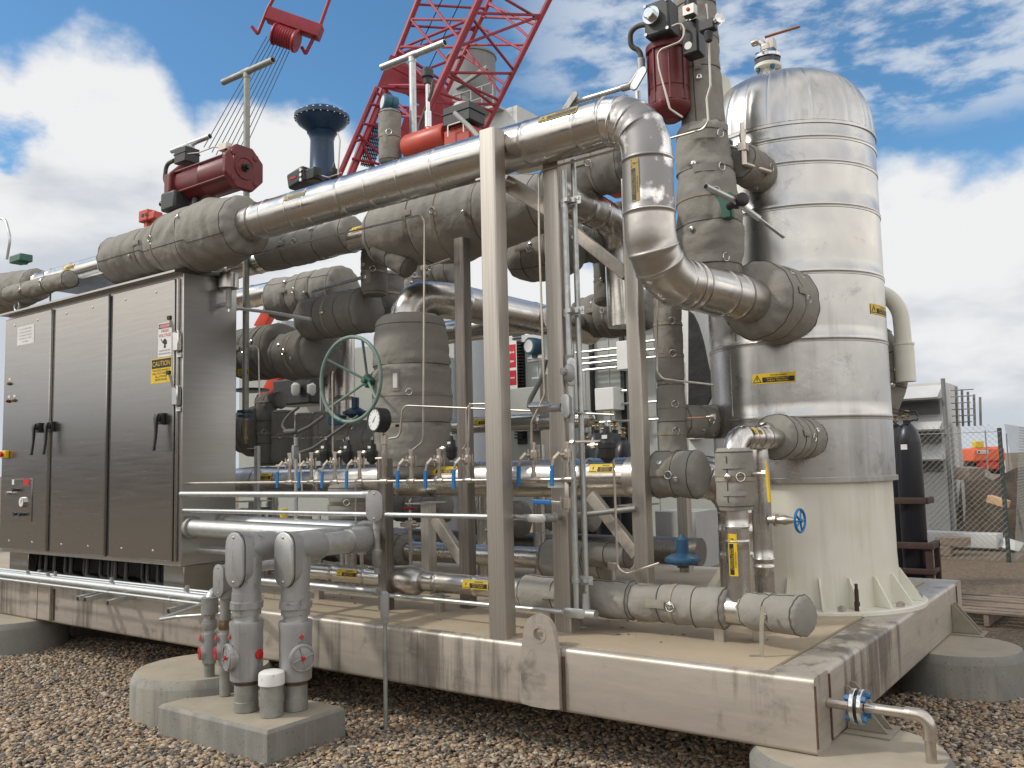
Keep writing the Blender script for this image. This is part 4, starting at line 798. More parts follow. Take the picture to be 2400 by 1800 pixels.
sB = at_s(507)+.12; bd_ += [sB+.06, sB+.14, sB+.30, sB+.38, sB+.44, sB+.72, sB+.86]
tl = tot; 
P2, ss, T_ = resample(P_, .03, [b+d for b in bd_ for d in (-.009, -.006, -.002, .002, .006, .009)])
def rfp(s, a, p):
    q = RP+noise.noise(V(p)*6)*.0022
    for b in bd_:
        d = abs(s-b)
        if d < .0085: q += (.0055 if b > e0 else .0028)*(1-(d/.009)**2)
    return q
split = e0+.02
i0 = min(range(len(ss)), key=lambda i: abs(ss[i]-split)); i1 = min(range(len(ss)), key=lambda i: abs(ss[i]-(at_s(507)-.004)))
for nm, a_, b_, mt_ in (('straight_cladding', 0, i0, 'alu'), ('elbow_cladding', i0, i1, 'alu_worn'), ('lower_bend_cladding', i1, len(P2)-1, 'alu')):
    M = MB(); sweep(M, P2[a_:b_+1], rfp, 48, ss=ss[a_:b_+1]); mk(nm, M, mt_, op, sharp=50)
ms = [o for o in op.children]
hot_label(cyl_map((PY(1333, 270, YP).x, YP, zA), (1, 0, 0), RP+.002, n=V((.0, -1, .62))), .24, .052, ms[0], True)
hot_label(cyl_map((PY(722, 440, YP).x, YP, zA), (1, 0, 0), RP+.002, n=V((0, -1, .42))), .21, .045, ms[0], True)
hot_label(cyl_map((xv, YP, zat(xv, YP, 435)), (0, 0, -1), RP+.002, n=V((-.05, -1, 0))), .215, .048, ms[1], True)
# left continuation of the same line behind the cabinet top
t_ = thing('header_pipe', 'silver clad pipe above the left end of the cabinet', 'pipe', (CABX, YP, zA))
xa = PY(60, 650, YP).x; xb = PY(285, 600, YP).x
RL = .095
o = clad('cladding', [(xa, YP, zA), (xb, YP, zA)], RL, parent=t_, beads=(.3, .55, .9)); hot_label(cyl_map((PY(186, 612, YP).x, YP, zA), (1, 0, 0), RL+.002, n=V((0, -1, .35))), .17, .05, o)
M = MB(); x_ = PY(155, 690, YP).x; box2(M, (x_-.012, YP-.14, cz1+.02), (x_, YP-.128, zA-RL-.02)); box2(M, (x_-.1, YP-.15, zA-RL-.035), (x_+.9, YP+.2, zA-RL-.022)); mk('support_bracket', M, 'galv', t_)
t_ = thing('insulated_valve', 'large grey padded valve jacket over the cabinet, below the maroon actuator', 'valve', (PY(420, 560, YP).x, YP, zA), 'grey padded valve jackets')
def rf1(u): return .9+.44*max(0, math.sin(PI*min(1, max(0, (u-.40)/.62))))**.6 if u > .38 else 1.0
blanket('insulation_jacket', [(PY(272, 600, YP).x, YP, zA+.0), (PY(585, 520, YP).x, YP, zA-.0)], .195, t_, rfun=rf1, fold=.045, buttons=3, seed=3)
M = MB(); xx = PY(455, 480, YP).x; cyl(M, (xx, YP, zA+.1), (xx, YP+.02, zA+.32), .035, 16); mk('stem', M, 'black', t_)
p = PY(490, 600, YP-.1); 
t_ = thing('insulated_valve', 'grey padded valve jacket at the left edge below the green actuator', 'valve', (PY(50, 650, YP).x, YP, zA), 'grey padded valve jackets')
blanket('insulation_jacket', [(PY(-90, 700, YP).x, YP, zA), (PY(92, 640, YP).x, YP, zA)], .155, t_, rfun=lambda u: 1+.25*math.exp(-((u-.55)/.2)**2), seed=5)
p = PY(55, 613, YP); t2 = thing('green_actuator', 'green valve actuator with a looping hose at the left edge', 'actuator', p)
M = MB(); box(M, (p.x-.05, YP, p.z+.03), (.22, .12, .07)); lathe(M, (p.x-.02, YP, p.z-.02), (0, 0, 1), [(0, .05), (.06, .045), (.07, .03)], 16); mk('gear_housing', M, 'green', t2, bevel=.01)
M = MB(); q = PY(5, 600, YP); tube(M, [q+V((.1, 0, -.05)), q+V((.16, 0, .15)), q+V((.05, 0, .35)), q+V((-.15, 0, .42))], .014, .15, 10); mk('hose', M, 'galv', t2)
t_ = thing('insulated_stub', 'short grey padded pipe end with two straps beside the cabinet canopy', 'pipe jacket', PY(90, 690, 0.1))
a = PY(15, 680, .0); b = PY(160, 700, .0); blanket('insulation_jacket', [(a.x, .02, zat(a.x, .02, 690)), (b.x, .02, zat(a.x, .02, 690)-.02)], .075, t_, seed=8, strap=2, tags=0)
# ================================================================ tank
tk = thing('storage_tank', 'tall vertical silver clad tank with a domed top and cream skirt', 'tank', (TX, TY, DZ))
zT = lambda y: zat(TX-.0, TY-TR, y)
zsk = zT(1133); zd0 = zT(302); 
seams = [zT(y) for y in (1133, 980, 800, 645, 492, 392, 335)]
prof = [(zsk, TR+.012), (zsk+.003, TR+.012), (zsk+.028, TR+.012), (zsk+.03, TR)]
for s_ in sorted(seams[1:]): prof += [(s_-.019, TR), (s_-.017, TR+.004), (s_-.004, TR+.004), (s_, TR+.006), (s_+.003, TR+.001), (s_+.02, TR+.001), (s_+.022, TR)]
prof += [(zd0-.012, TR), (zd0-.01, TR+.008), (zd0+.008, TR+.008), (zd0+.01, TR+.002)]
M = MB()
dent = lambda t_, q, a: q*(1+.0022*noise.noise(V((math.cos(a)*3, math.sin(a)*3, t_*2)))+.001*noise.noise(V((math.cos(a)*9, math.sin(a)*9, t_*5))))
pr2 = []
for (a, ra), (b, rb2) in zip(prof, prof[1:]):
    n_ = max(1, int((b-a)/.06)); pr2 += [(a+(b-a)*i/n_, ra+(rb2-ra)*i/n_) for i in range(n_)]
pr2.append(prof[-1]); lathe(M, (TX, TY, 0), (0, 0, 1), pr2, 128, warp=dent); shell = mk('shell_cladding', M, 'alu_tank', tk, sharp=50)
ztd = zat(TX, TY, 196)
Hd = ztd-zd0; M = MB(); n_ = 160; NG = 26
dp_ = [(zd0+.012, TR)]
for k in range(1, 15): a = PI/2*k/15; dp_.append((zd0+.012+(Hd-.012)*math.sin(a)**.95, TR*math.cos(a)**.60))
dp_.append((ztd, .01))
rib = lambda t_, q, a: q+(.006 if (a*NG/(2*PI)) % 1 < .09 else .0035*math.sin(PI*((a*NG/(2*PI)) % 1)))*min(1, q/.2)
lathe(M, (TX, TY, 0), (0, 0, 1), dp_, 26*12, warp=rib); mk('dome_cladding', M, 'alu_tank', tk, sharp=30)
M = MB()    # vertical lap seams of the sheets
for i, (sa, sb2) in enumerate(zip(sorted(seams), sorted(seams)[1:])):
    a = math.radians(-112-6*(i % 2)); p = V((TX+(TR+.001)*math.cos(a), TY+(TR+.001)*math.sin(a), 0)); u = V((-math.sin(a), math.cos(a), 0)); box(M, p+V((0, 0, (sa+sb2)/2)), (.006, .004, (sb2-sa)-.05), (u, V((math.cos(a), math.sin(a), 0)), V((0, 0, 1))))
mk('lap_seams', M, 'alu_tank', shell)
M = MB(); rs0 = TR-.022; lathe(M, (TX, TY, DZ), (0, 0, 1), [(.012, rs0+.012), (.3, rs0), (zsk-DZ+.05, rs0)], 96); sk_ = mk('skirt', M, 'cream', tk)
RF = .68; M = MB(); lathe(M, (TX, TY, DZ-.004), (0, 0, 1), [(0, RF), (.022, RF), (.026, RF-.005)], 96); mk('base_ring', M, 'cream', tk)
for k in range(20):
    a = 2*PI*(k+.35)/20; d = V((math.cos(a), math.sin(a), 0)); s_ = V((-d.y, d.x, 0)); c = V((TX, TY, DZ+.023))
    M = MB(); prism(M, [c+d*(rs0+.008)-s_*.006, c+d*(RF-.03)-s_*.006, c+d*(RF-.03)-s_*.006+V((0, 0, .015)), c+d*(rs0+.02)-s_*.006+V((0, 0, .17)), c+d*(rs0+.0)-s_*.006+V((0, 0, .17))], s_*.012); mk('gusset_plate', M, 'cream', tk)
    a += .16; d = V((math.cos(a), math.sin(a), 0))
    if k % 2 == 0: M = MB(); lathe(M, c+d*(RF-.05), (0, 0, 1), [(0, .024), (.022, .024), (.022, .014), (.03, .014)], 6); mk('anchor_bolt', M, 'post', tk)
p = PZ(1987, 1425, DZ+.02); M = MB(); d = (p-V((TX, TY, p.z))).normalized(); c = V((TX, TY, DZ+.022))+d*(RF-.05); lathe(M, c, (0, 0, 1), [(0, .016), (.05, .016), (.052, .012), (.12, .012), (.122, .009), (.15, .009)], 8); mk('long_bolt', M, 'brown', tk)
def tank_label(x_, y_, w, h, par):
    a = ray(x_, y_); dx_, dy_ = CAM.x-TX, CAM.y-TY; A = a.x**2+a.y**2; B = 2*(a.x*dx_+a.y*dy_); C_ = dx_*dx_+dy_*dy_-TR*TR; disc = B*B-4*A*C_
    s_ = (-B-math.sqrt(max(0, disc)))/(2*A); p = CAM+a*s_; n = V((p.x-TX, p.y-TY, 0)).normalized(); c = V((TX, TY, p.z)); rot = math.atan2(n.y, n.x)
    mp = lambda u, v, hh: V((TX+(TR+.002+hh)*math.cos(rot+u/TR), TY+(TR+.002+hh)*math.sin(rot+u/TR), p.z+v)); hot_label(mp, w, h, par); return p
tank_label(1812, 886, .26, .062, shell); tank_label(2064, 728, .26, .062, shell)
p = tank_label; 
M = MB(); a = ray(1988, 389); 
# lifting lug on the dome
p = PD(1766, 202, 5.6); q = V((TX-.30, TY-.36, zat(TX-.30, TY-.36, 213)))
M = MB(); out = [(-.075, -.06), (.075, -.06), (.075, .02)]+[(.075*math.cos(PI*k/10), .03+.075*math.sin(PI*k/10)) for k in range(11)]+[(-.075, .02)]
plate_hole(M, out, (0, .035), .022, .02, (.8, .6, 0), (0, 0, 1), (.6, -.8, 0), q); lg = mk('lifting_lug', M, 'cream', tk)
# top nozzle with ball valve
nz_ = thing('vent_valve', 'small steel ball valve with an orange lever on the very top of the tank', 'valve', (TX-.02, TY-.1, ztd)); c = V((TX-.07, TY-.06, 0)); zn = lambda y: zat(c.x, c.y, y)
M = MB(); cyl(M, c+V((0, 0, zn(185))), c+V((0, 0, zn(162))), .045, 20); mk('nozzle_neck', M, 'cream', nz_)
M = MB(); flange(M, c+V((0, 0, zn(158))), (0, 0, 1), .088, .026, 4, .015, 0, 1, .03); mk('lower_flange', M, ['cream', 'boltblue'], nz_)
M = MB(); lathe(M, c+V((0, 0, zn(153))), (0, 0, 1), [(0, .082), (.03, .082)], 28); mk('gasket_wrap', M, 'rubber', nz_)
M = MB(); flange(M, c+V((0, 0, zn(136))), (0, 0, 1), .088, .024, 4, .015, 0, 1, .016); mk('upper_flange', M, ['chrome', 'boltblue'], nz_)
M = MB(); cyl(M, c+V((0, 0, zn(134))), c+V((0, 0, zn(118))), .022, 14); lathe(M, c+V((0, 0, zn(124))), (0, 0, 1), [(0, .035), (.01, .045), (.05, .045), (.06, .035)], 6); box(M, c+V((.03, 0, zn(108))), (.055, .06, .07)); cyl(M, c+V((0, 0, zn(110))), c+V((-.05, 0, zn(92))), .02, 12); cyl(M, c+V((-.05, 0, zn(92))), c+V((-.1, 0, zn(92))), .024, 6); mk('valve_body', M, 'tube', nz_, bevel=.004)
M = MB(); rbox(M, c+V((-.01, 0, zn(86))), c+V((.21, .05, zn(78))), .03, .008, rad=.002); mk('lever', M, 'bronze', nz_)
# jacketed nozzles on the tank
t_ = thing('inlet_nozzle_jacket', 'round grey padded nozzle jacket where the overhead pipe enters the tank', 'pipe jacket', (xv, TY-TR-.15, zh2), 'padded nozzle jackets on the tank')
blanket('insulation_jacket', [(xv+.150, TY-TR-.30, zh2-.01), (xv+.215, TY-TR+.14, zh2-.015)], .228, t_, fold=.03, endr=.62, n=72, seed=11, puff=.09, tags=1)
t_ = thing('small_nozzle_jacket', 'small grey padded jacket high on the tank beside the green strut', 'pipe jacket', (TX-.3, TY-TR, 3), 'padded nozzle jackets on the tank')
p = PY(1762, 402, TY-TR-.08); blanket('insulation_jacket', [(p.x-.02, p.y-.17, p.z+.03), (p.x+.03, p.y+.2, p.z-.01)], .115, t_, fold=.025, endr=.7, seed=12, tags=0, buttons=1)
B = MB(); q = PY(1742, 350, TY-TR-.3); rr_ = .016; cyl(B, V((q.x, q.y, zat(q.x, q.y, 388))), V((q.x, q.y, zat(q.x, q.y, 358))), rr_*1.2, 12); cyl(B, V((q.x, q.y, zat(q.x, q.y, 360))), V((q.x, q.y, zat(q.x, q.y, 312))), rr_*1.2, 14); cyl(B, V((q.x, q.y, zat(q.x, q.y, 312))), V((q.x, q.y, zat(q.x, q.y, 288))), rr_*.7, 10)
cyl(B, V((q.x, q.y, zat(q.x, q.y, 350))), V((q.x-.12, q.y, zat(q.x, q.y, 328))), .008, 8); cyl(B, V((q.x, q.y, zat(q.x, q.y, 384))), V((q.x+.08, q.y+.2, zat(q.x, q.y, 390))), rr_, 12); box(B, V((q.x, q.y, zat(q.x, q.y, 345))), (.05, .05, .05)); solo('needle_valve', B, 'tube', 'slender stainless needle valve by the small padded jacket high on the tank', 'valve', bevel=.002)
# lower nozzle + drain pipes in front of the tank
YL = .50
xa_ = PY(1730, 1300, YL).x; zel = zat(xa_, YL, 1025)
dp1 = thing('drain_pipe', 'silver clad upright pipe with an orange warning label in front of the cream skirt', 'pipe', (xa_, YL, DZ)); RA = .057
o = clad('cladding', [(xa_, YL, zat(xa_, YL, 1440)), (xa_, YL, zel), (xa_+.02, TY-TR-.1, zel)], RA, parent=dp1, rad=.10, beads=(.35, .42, .92, 1.0, 1.08, 1.2)); hot_label(cyl_map((xa_, YL, zat(xa_, YL, 1298)), (0, 0, -1), RA+.002, n=V((-.05, -1, 0))), .20, .045, o)
hot_label(cyl_map((xa_+.003, YL+.20, zel), (0, 1, 0), RA+.002, n=V((.75, -.2, .5))), .11, .042, o)
jb = blanket('insulation_jacket', [(xa_, YL, zat(xa_, YL, 1195)), (xa_, YL, zat(xa_, YL, 1050))], .093, dp1, fold=.02, endr=.86, seed=13, tags=0, buttons=1)
for yy in (1092, 1155):
    M = MB(); mp = cyl_map((xa_, YL, zat(xa_, YL, yy)), (0, 0, 1), .096, n=V((.35, -1, 0)), flip=True); put_rect(M, mp, -.012, .012, -.06, .06, .002, 0); mk('jacket_strap', M, 'blanket', jb)
M = MB(); c = V((xa_+.09, YL, zat(xa_, YL, 1111))); cyl(M, c, c+V((.075, 0, 0)), .011, 14); lathe(M, c+V((.05, 0, 0)), (1, 0, 0), [(0, .019), (.03, .019)], 6); mk('bleed_fitting', M, 'tube', dp1)
M = MB(); a = c+V((.075, -.01, .065)); b = c+V((.085, -.015, -.135)); rbox(M, a, a.lerp(b, .25), .012, .006, up=(1, 0, 0), rad=.002); rbox(M, a.lerp(b, .25), b, .020, .014, up=(1, 0, 0), rad=.004); mk('lever', M, 'yellow', dp1)
t_ = thing('lower_nozzle_jacket', 'grey padded jacket low on the tank where the small silver elbow enters', 'pipe jacket', (xa_, TY-TR, zel), 'padded nozzle jackets on the tank')
blanket('insulation_jacket', [(xa_+.0, TY-TR-.42, zel+.01), (xa_+.03, TY-TR+.12, zel)], .122, t_, fold=.02, endr=.8, seed=14, strap=1)
YB2 = .95; xb_ = PY(1785, 1200, YB2).x; bp_ = thing('bypass_pipe', 'plain silver clad upright pipe carrying a small blue handwheel valve', 'pipe', (xb_, YB2, DZ))
o = clad('cladding', [(xb_, YB2, zat(xb_, YB2, 1400)), (xb_, YB2, zat(xb_, YB2, 1010)), (xb_+.02, 1.36, zat(xb_, YB2, 1010))], .052, parent=bp_, rad=.1, beads=(.16, .2))
M = MB(); c = V((xb_+.05, YB2-.03, zat(xb_, YB2, 1217))); d = V((1, -.12, 0)).normalized(); lathe(M, c, d, [(0, .02), (.03, .02), (.03, .032), (.045, .032), (.045, .018), (.09, .026), (.12, .018), (.15, .010), (.17, .010)], 14); mk('valve_body', M, 'tube', bp_)
M = MB(); hc = c+d*.17; u, w, _ = basis(d); sweep(M, [hc+(u*math.cos(a)+w*math.sin(a))*.058 for a in [2*PI*k/24 for k in range(25)]], .007, 8, caps=False)
for k in range(5): a = 2*PI*k/5; cyl(M, hc, hc+(u*math.cos(a)+w*math.sin(a))*.056, .0055, 6)
sph(M, hc, .016, 8); mk('handwheel', M, 'blue', bp_)
M = MB(); c = V((xb_+.05, YL+.12, zat(xb_, YL+.12, 1365))); cyl(M, c, c+V((0, 0, .13)), .011, 12); sph(M, c+V((0, 0, .14)), .02, 8); solo('test_valve', M, 'tube', 'tiny steel bleed valve with orange lever beside the cream skirt', 'valve').name
o = [q for q in COL.objects if q.name == 'test_valve'][0]; M = MB(); rbox(M, c+V((0, 0, .155)), c+V((-.09, 0, .17)), .014, .005, rad=.001); mk('lever', M, 'bronze', o)
# lower padded line on the deck
zl0 = .735
ll = thing('lower_line', 'low silver and grey padded pipe line standing on short posts along the deck', 'pipe', (PY(1300, 1380, YL).x, YL, DZ))
xq = lambda x_, y_=1380: PY(x_, y_, YL).x
xn = PY(1000, 1345, .5).x
o = clad('cladding', [(xq(720, 1330), YL, zl0+.02), (xq(1260), YL, zl0+.01)], .060, parent=ll, beads=(.3, .6, .9, 1.2, 1.5, 1.8))
hot_label(cyl_map((xq(828, 1334), YL, zl0+.02), (1, 0, 0), .062, n=V((0, -1, .25))), .19, .05, o); hot_label(cyl_map((xq(1128, 1342), YL, zl0+.015), (1, 0, 0), .062, n=V((0, -1, .2))), .19, .052, o)
M = MB(); lathe(M, (xq(920), YL-.02, zl0+.015), (1, 0, 0), [(0, .062), (.05, .085), (.16, .092), (.24, .085), (.28, .062)], 30); mk('valve_cladding', M, 'alu', ll)
blanket('insulation_jacket', [(xq(1225), YL, zl0), (xq(1490), YL, zl0)], .100, ll, fold=.035, endr=.8, seed=20, strap=1, buttons=1)
blanket('insulation_jacket', [(xq(1480), YL, zl0), (xq(1708), YL, zl0)], .102, ll, fold=.05, endr=.8, seed=21, buttons=1)
e_a = V((xq(1748, 1410), YL, zl0)); e_b = PY(1890, 1445, YL-.12)
blanket('insulation_jacket', [e_a, e_b], .090, ll, fold=.035, endr=.85, seed=22, buttons=1, tags=0)
o = clad('tee_cladding', [(xq(1690), YL, zl0-.005), (e_a.x+.03, YL, zl0-.005)], .072, parent=ll, mat_='alu')
M = MB(); st = [V(q) for q in ((e_b.x-.16, e_b.y-.10, zl0+.06), (e_b.x-.165, e_b.y-.115, zl0-.02), (e_b.x-.17, e_b.y-.12, DZ+.004), (e_b.x-.22, e_b.y-.14, DZ+.002))]
for a, b in zip(st, st[1:]): rbox(M, a, b, .022, .003, up=(.2, 1, .05), rad=.001)
mk('hanging_strap', M, 'tag', ll)
for x_ in (1685, 1758, 1350, 1030, 1285, 748):
    X = xq(x_, 1400); M = MB(); yy_ = YL+(.10 if x_ == 1758 else 0); rbox(M, (X, yy_, DZ-.004), (X, yy_, zl0-.06), .052, .052, up=(0, 1, 0), rad=.006); box2(M, (X-.05, yy_-.05, zl0-.075), (X+.05, yy_+.05, zl0-.069)); mk('support_post', M, 'post', ll)
for x_, y_ in ((1438, 1300), (848, 1310)):
    X = xq(x_, 1340); M = MB(); c = V((X, YL, zl0+.06)); cyl(M, c, c+V((0, 0, .10)), .012, 12); box(M, c+V((0, 0, .11)), (.05, .035, .03)); cyl(M, c+V((-.03, 0, .125)), c+V((.03, 0, .125)), .007, 8); mk('bleed_valve', M, 'tube', ll)
# small navy diaphragm valve on the lower line
xd = PY(1600, 1300, .55).x; t_ = thing('diaphragm_valve', 'small blue round diaphragm valve on the lower padded line', 'valve', (xd, .55, zl0)); zz = lambda y: zat(xd, .55, y)
M = MB(); lathe(M, (xd, .55, zz(1330)), (0, 0, 1), [(0, .03), (zz(1322)-zz(1330), .03)], 14); mk('yoke', M, 'dark', t_)
M = MB(); a = zz(1325); lathe(M, (xd, .55, a), (0, 0, 1), [(0, .04), (.012, .082), (.022, .092), (.030, .092), (.031, .092), (.040, .090), (.05, .07), (.062, .035), (.062, .032), (.13, .030), (.136, .024), (.16, .006)], 36); mk('diaphragm_case', M, mat('valve_blue', (.015, .075, .145), .4, 0, (.012, .06, .12), 8), t_)
M = MB()
for k in range(12): a_ = 2*PI*k/12; cyl(M, (xd+.082*math.cos(a_), .55+.082*math.sin(a_), a+.016), (xd+.082*math.cos(a_), .55+.082*math.sin(a_), a+.042), .006, 6)
mk('rim_bolts', M, 'chrome', t_)
# drain with blue bolted flange at the right end
p = PX(1940, 1646, 0); Yd, Zd = p.y, p.z; dr = thing('drain_outlet', 'stainless drain pipe with blue bolts leaving the right end of the skid', 'pipe', (0, Yd, Zd)); e1 = PY(2176, 1672, Yd); xe = e1.x
M = MB(); cyl(M, (.001, Yd, Zd), (.10, Yd, Zd), .021, 18); cyl(M, (.15, Yd, Zd), (xe-.03, Yd, Zd), .0205, 20); sweep(M, fillet([(xe-.07, Yd, Zd), (xe, Yd, Zd), (xe, Yd, Zd-.07)], .045, 10), .0255, 20); cyl(M, (xe, Yd, Zd-.05), (xe, Yd, 0.0), .0205, 20); mk('pipe', M, 'tube', dr)
M = MB(); flange(M, (.108, Yd, Zd), (1, 0, 0), .07, .018, 4, .014, 0, 1, .02); lathe(M, (.121, Yd, Zd), (1, 0, 0), [(0, .066), (.005, .066)], 24, mi=2); flange(M, (.138, Yd, Zd), (1, 0, 0), .07, .018, 4, .014, 0, 1, .012); mk('bolted_flange', M, ['chrome', 'boltblue', 'black'], dr)
M = MB(); lathe(M, (xe-.085, Yd, Zd), (1, 0, 0), [(0, .026), (.02, .027)], 20); lathe(M, (xe, Yd, Zd-.09), (0, 0, 1), [(0, .027), (.02, .026)], 20); mk('socket_welds', M, 'tube', dr)
# the pipe of cream colour behind the tank
t_ = thing('relief_pipe', 'cream relief pipe looping behind the right side of the tank', 'pipe', (TX+.4, TY+.7, DZ)); Yr = TY+.45
a = PY(2060, 690, Yr); b = PY(2112, 720, Yr); c = PY(2118, 810, Yr)
M = MB(); sweep(M, fillet([(a.x-.1, Yr, zat(b.x, Yr, 690)+.06), (b.x-.01, Yr, zat(b.x, Yr, 690)), (c.x, Yr, c.z)], .22, 12), .052, 20); mk('pipe', M, 'cream', t_)
M = MB(); d = PY(2120, 895, Yr); lathe(M, (c.x, Yr, d.z), (0, 0, 1), [(0, .062), (c.z-d.z, .062), (c.z-d.z+.004, .066), (c.z-d.z+.015, .066)], 24); mk('sleeve', M, 'cream', t_)
t_ = thing('padded_pipe', 'grey padded pipe elbow showing behind the right edge of the tank', 'pipe jacket', (c.x-.1, Yr+.1, DZ)); q0 = PY(2085, 780, Yr+.12); q1 = PY(2090, 960, Yr+.12)
blanket('insulation_jacket', [(q0.x-.12, Yr+.12, q0.z), (q0.x+.0, Yr+.12, (q0.z+q1.z)/2), (q0.x-.1, Yr+.12, q1.z)], .13, t_, rad=.3, seed=31, tags=0)
# ================================================================ padded and clad process piping
def jk(x0, y0, x1, y1, Y, rpx, lab, cat='pipe jacket', name='insulated_pipe', grp='grey padded valve jackets', parent=None, vertical=False, m_='blanket', **k):
    a = PY(x0, y0, Y); b = PY(x1, y1, Y)
    if vertical: b = V((a.x, Y, zat(a.x, Y, y1)))
    elif abs(x1-x0) > 20 and k.pop('level', True): b.z = a.z = (a.z+b.z)/2
    c = (a+b)/2; r = pm(rpx, c)
    t = parent or thing(name, lab, cat, c, grp)
    seed = random.randint(1, 90); o = blanket('insulation_jacket', [a, b], r, t, m_, seed=seed, **k); return t, a, b, r
zL = PY(1000, 520, .90).z
Y2 = .90
x2 = lambda x_, y_=520: PY(x_, y_, Y2).x
rack = thing('second_line', 'silver clad pipe behind the overhead pipe running between two padded valves', 'pipe', (x2(860), Y2, zL))
o = clad('cladding', [(x2(520, 610), Y2, zL), (x2(940, 530), Y2, zL)], .092, parent=rack, beads=(.2, .5, 1.9))
hot_label(cyl_map((x2(862, 520), Y2, zL), (1, 0, 0), .094, n=V((0, -1, .5))), .17, .05, o)
t, a, b, r = jk(622, 596, 832, 550, Y2, 42, 'long grey padded jacket beneath the overhead pipe, left of the biggest padded valve', fold=.03, endr=.75)
t = thing('insulated_valve', 'biggest grey padded valve jacket, beneath the overhead pipe beside the foremost post', 'valve', (x2(1060), Y2, zL), 'grey padded valve jackets')
blanket('insulation_jacket', [(x2(884, 520), Y2+.02, zL-.02), (x2(1292, 450), Y2+.02, zL-.05)], .27, t, rfun=lambda u: .66+.36*math.sin(PI*min(1, .12+u*.9))**.7, fold=.03, endr=.6, seed=44, puff=.08)
blanket('drain_jacket', [(x2(905, 560), Y2-.1, zL-.12), (x2(975, 600), Y2-.05, zL-.32)], .09, t, 'blanket_dark', seed=45, buttons=0, tags=0)
# line running away from the walkway to the right of post two
xr = PY(1300, 440, Y2).x; zr = PY(1345, 465, 1.05).z; ye = PX(1450, 510, xr).y
rb2 = thing('crossing_pipe', 'silver clad pipe running back between the second post and the drop pipe', 'pipe', (xr, 1.2, zr))
clad('cladding', [(xr-.35, Y2, zr), (xr, Y2, zr), (xr, ye, zr), (xr+.01, ye, zr-.75)], .11, parent=rb2, rad=[.15, .24], beads=(.25, .62, .8))
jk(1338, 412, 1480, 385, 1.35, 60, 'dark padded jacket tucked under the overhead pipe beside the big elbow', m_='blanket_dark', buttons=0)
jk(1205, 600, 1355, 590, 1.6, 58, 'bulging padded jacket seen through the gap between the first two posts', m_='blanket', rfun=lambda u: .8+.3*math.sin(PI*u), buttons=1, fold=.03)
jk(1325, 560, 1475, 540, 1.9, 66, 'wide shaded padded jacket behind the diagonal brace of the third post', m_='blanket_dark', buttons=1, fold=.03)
t = thing('stem_jacket', 'upright padded neck between two shaded jackets near the third post', 'pipe jacket', PY(1425, 650, 2.1), 'grey padded valve jackets')
a = PY(1425, 600, 2.3); blanket('insulation_jacket', [a, (a.x, a.y, zat(a.x, a.y, 715))], pm(36, a), t, 'blanket_dark', seed=50, tags=0, buttons=1)
# vertical padded vessel with elbow
YV = 1.0; pv = PY(966, 940, YV); XV = pv.x; vz = lambda y: zat(XV, YV, y)
t = thing('insulated_vessel', 'upright padded vessel jacket behind the black dial gauge', 'vessel', (XV, YV, vz(1115)))
RV = pm(89, pv); o = blanket('insulation_jacket', [(XV, YV, vz(1120)), (XV, YV, vz(742))], RV, t, rfun=lambda u: .93+.12*math.sin(PI*min(1, u*1.05)), fold=.025, endr=.80, n=80, seed=60, puff=.05, buttons=0, tags=0)
M = MB(); mp = cyl_map((XV, YV, vz(898)), (0, 0, 1), RV*1.04, n=V((.35, -1, 0)), flip=True); put_rect(M, mp, -.075, .075, -.028, .028, .004, 0); put_rect(M, mp, -.055, .045, -.016, .016, .007, 1); mk('tag_pocket', M, ['blanket', 'white'], o)
zE = vz(697); yE = PX(1340, 750, XV+.12).y
ep = thing('return_pipe', 'silver clad pipe with a smooth elbow on top of the upright padded vessel', 'pipe', (XV, YV, vz(742)))
clad('cladding', [(XV-.03, YV, vz(750)), (XV-.03, YV, zE), (XV+.12, YV+.3, zE-.0), (XV+.12, 3.3, zE)], .135, parent=ep, rad=[.2, .2], beads=(.5, .95, 1.5))
e_ = PY(1440, 738, 3.25)
t = thing('insulated_valve', 'shaded padded valve jacket in front of the grey building, left of the third post', 'valve', e_, 'grey padded valve jackets')
blanket('insulation_jacket', [(e_.x-.36, 3.2, e_.z), (e_.x+.42, 3.2, e_.z)], .2, t, 'blanket_dark', seed=61, rfun=lambda u: .85+.2*math.sin(PI*u))
t = thing('low_return_pipe', 'second silver pipe behind the dark post, below the smooth elbow', 'pipe', PY(1090, 790, 2.4)); a = PY(1030, 782, 2.4); b = PY(1290, 755, 2.4)
clad('cladding', [a, (b.x, a.y, a.z)], pm(27, a), parent=t, beads=(.3,))
# main clad header below, running the length of the skid
YM = 1.05; zM = PY(1250, 1121, YM).z; xm = lambda x_: PY(x_, 1120, YM).x
mh = thing('main_header', 'widest silver clad pipe along the middle of the skid behind the blue handled valves', 'pipe', (xm(1200), YM, zM))
o = clad('cladding', [(xm(540), YM, zM), (xm(1560), YM, zM)], .118, parent=mh, beads=(.5, 1.2, 2.0, 2.9, 3.6), dents=.004)
hot_label(cyl_map((xm(642), YM, zM), (1, 0, 0), .120, n=V((0, -1, .35))), .22, .06, o); hot_label(cyl_map((xm(1060), YM, zM), (1, 0, 0), .120, n=V((0, -1, .62))), .24, .06, o); hot_label(cyl_map((xm(1430), YM, zM), (1, 0, 0), .120, n=V((0, -1, .55))), .17, .06, o)
for x_ in (1005, 1500, 600):
    M = MB(); X = xm(x_); box2(M, (X-.07, YM-.17, zM-.165), (X+.07, YM+.1, zM-.157)); box2(M, (X-.035, YM-.05, DZ), (X+.035, YM+.03, zM-.166)); lathe(M, (X-.06, YM, zM), (1, 0, 0), [(0, .122), (.12, .122)], 32, caps=False); mk('pipe_support', M, 'post', mh)
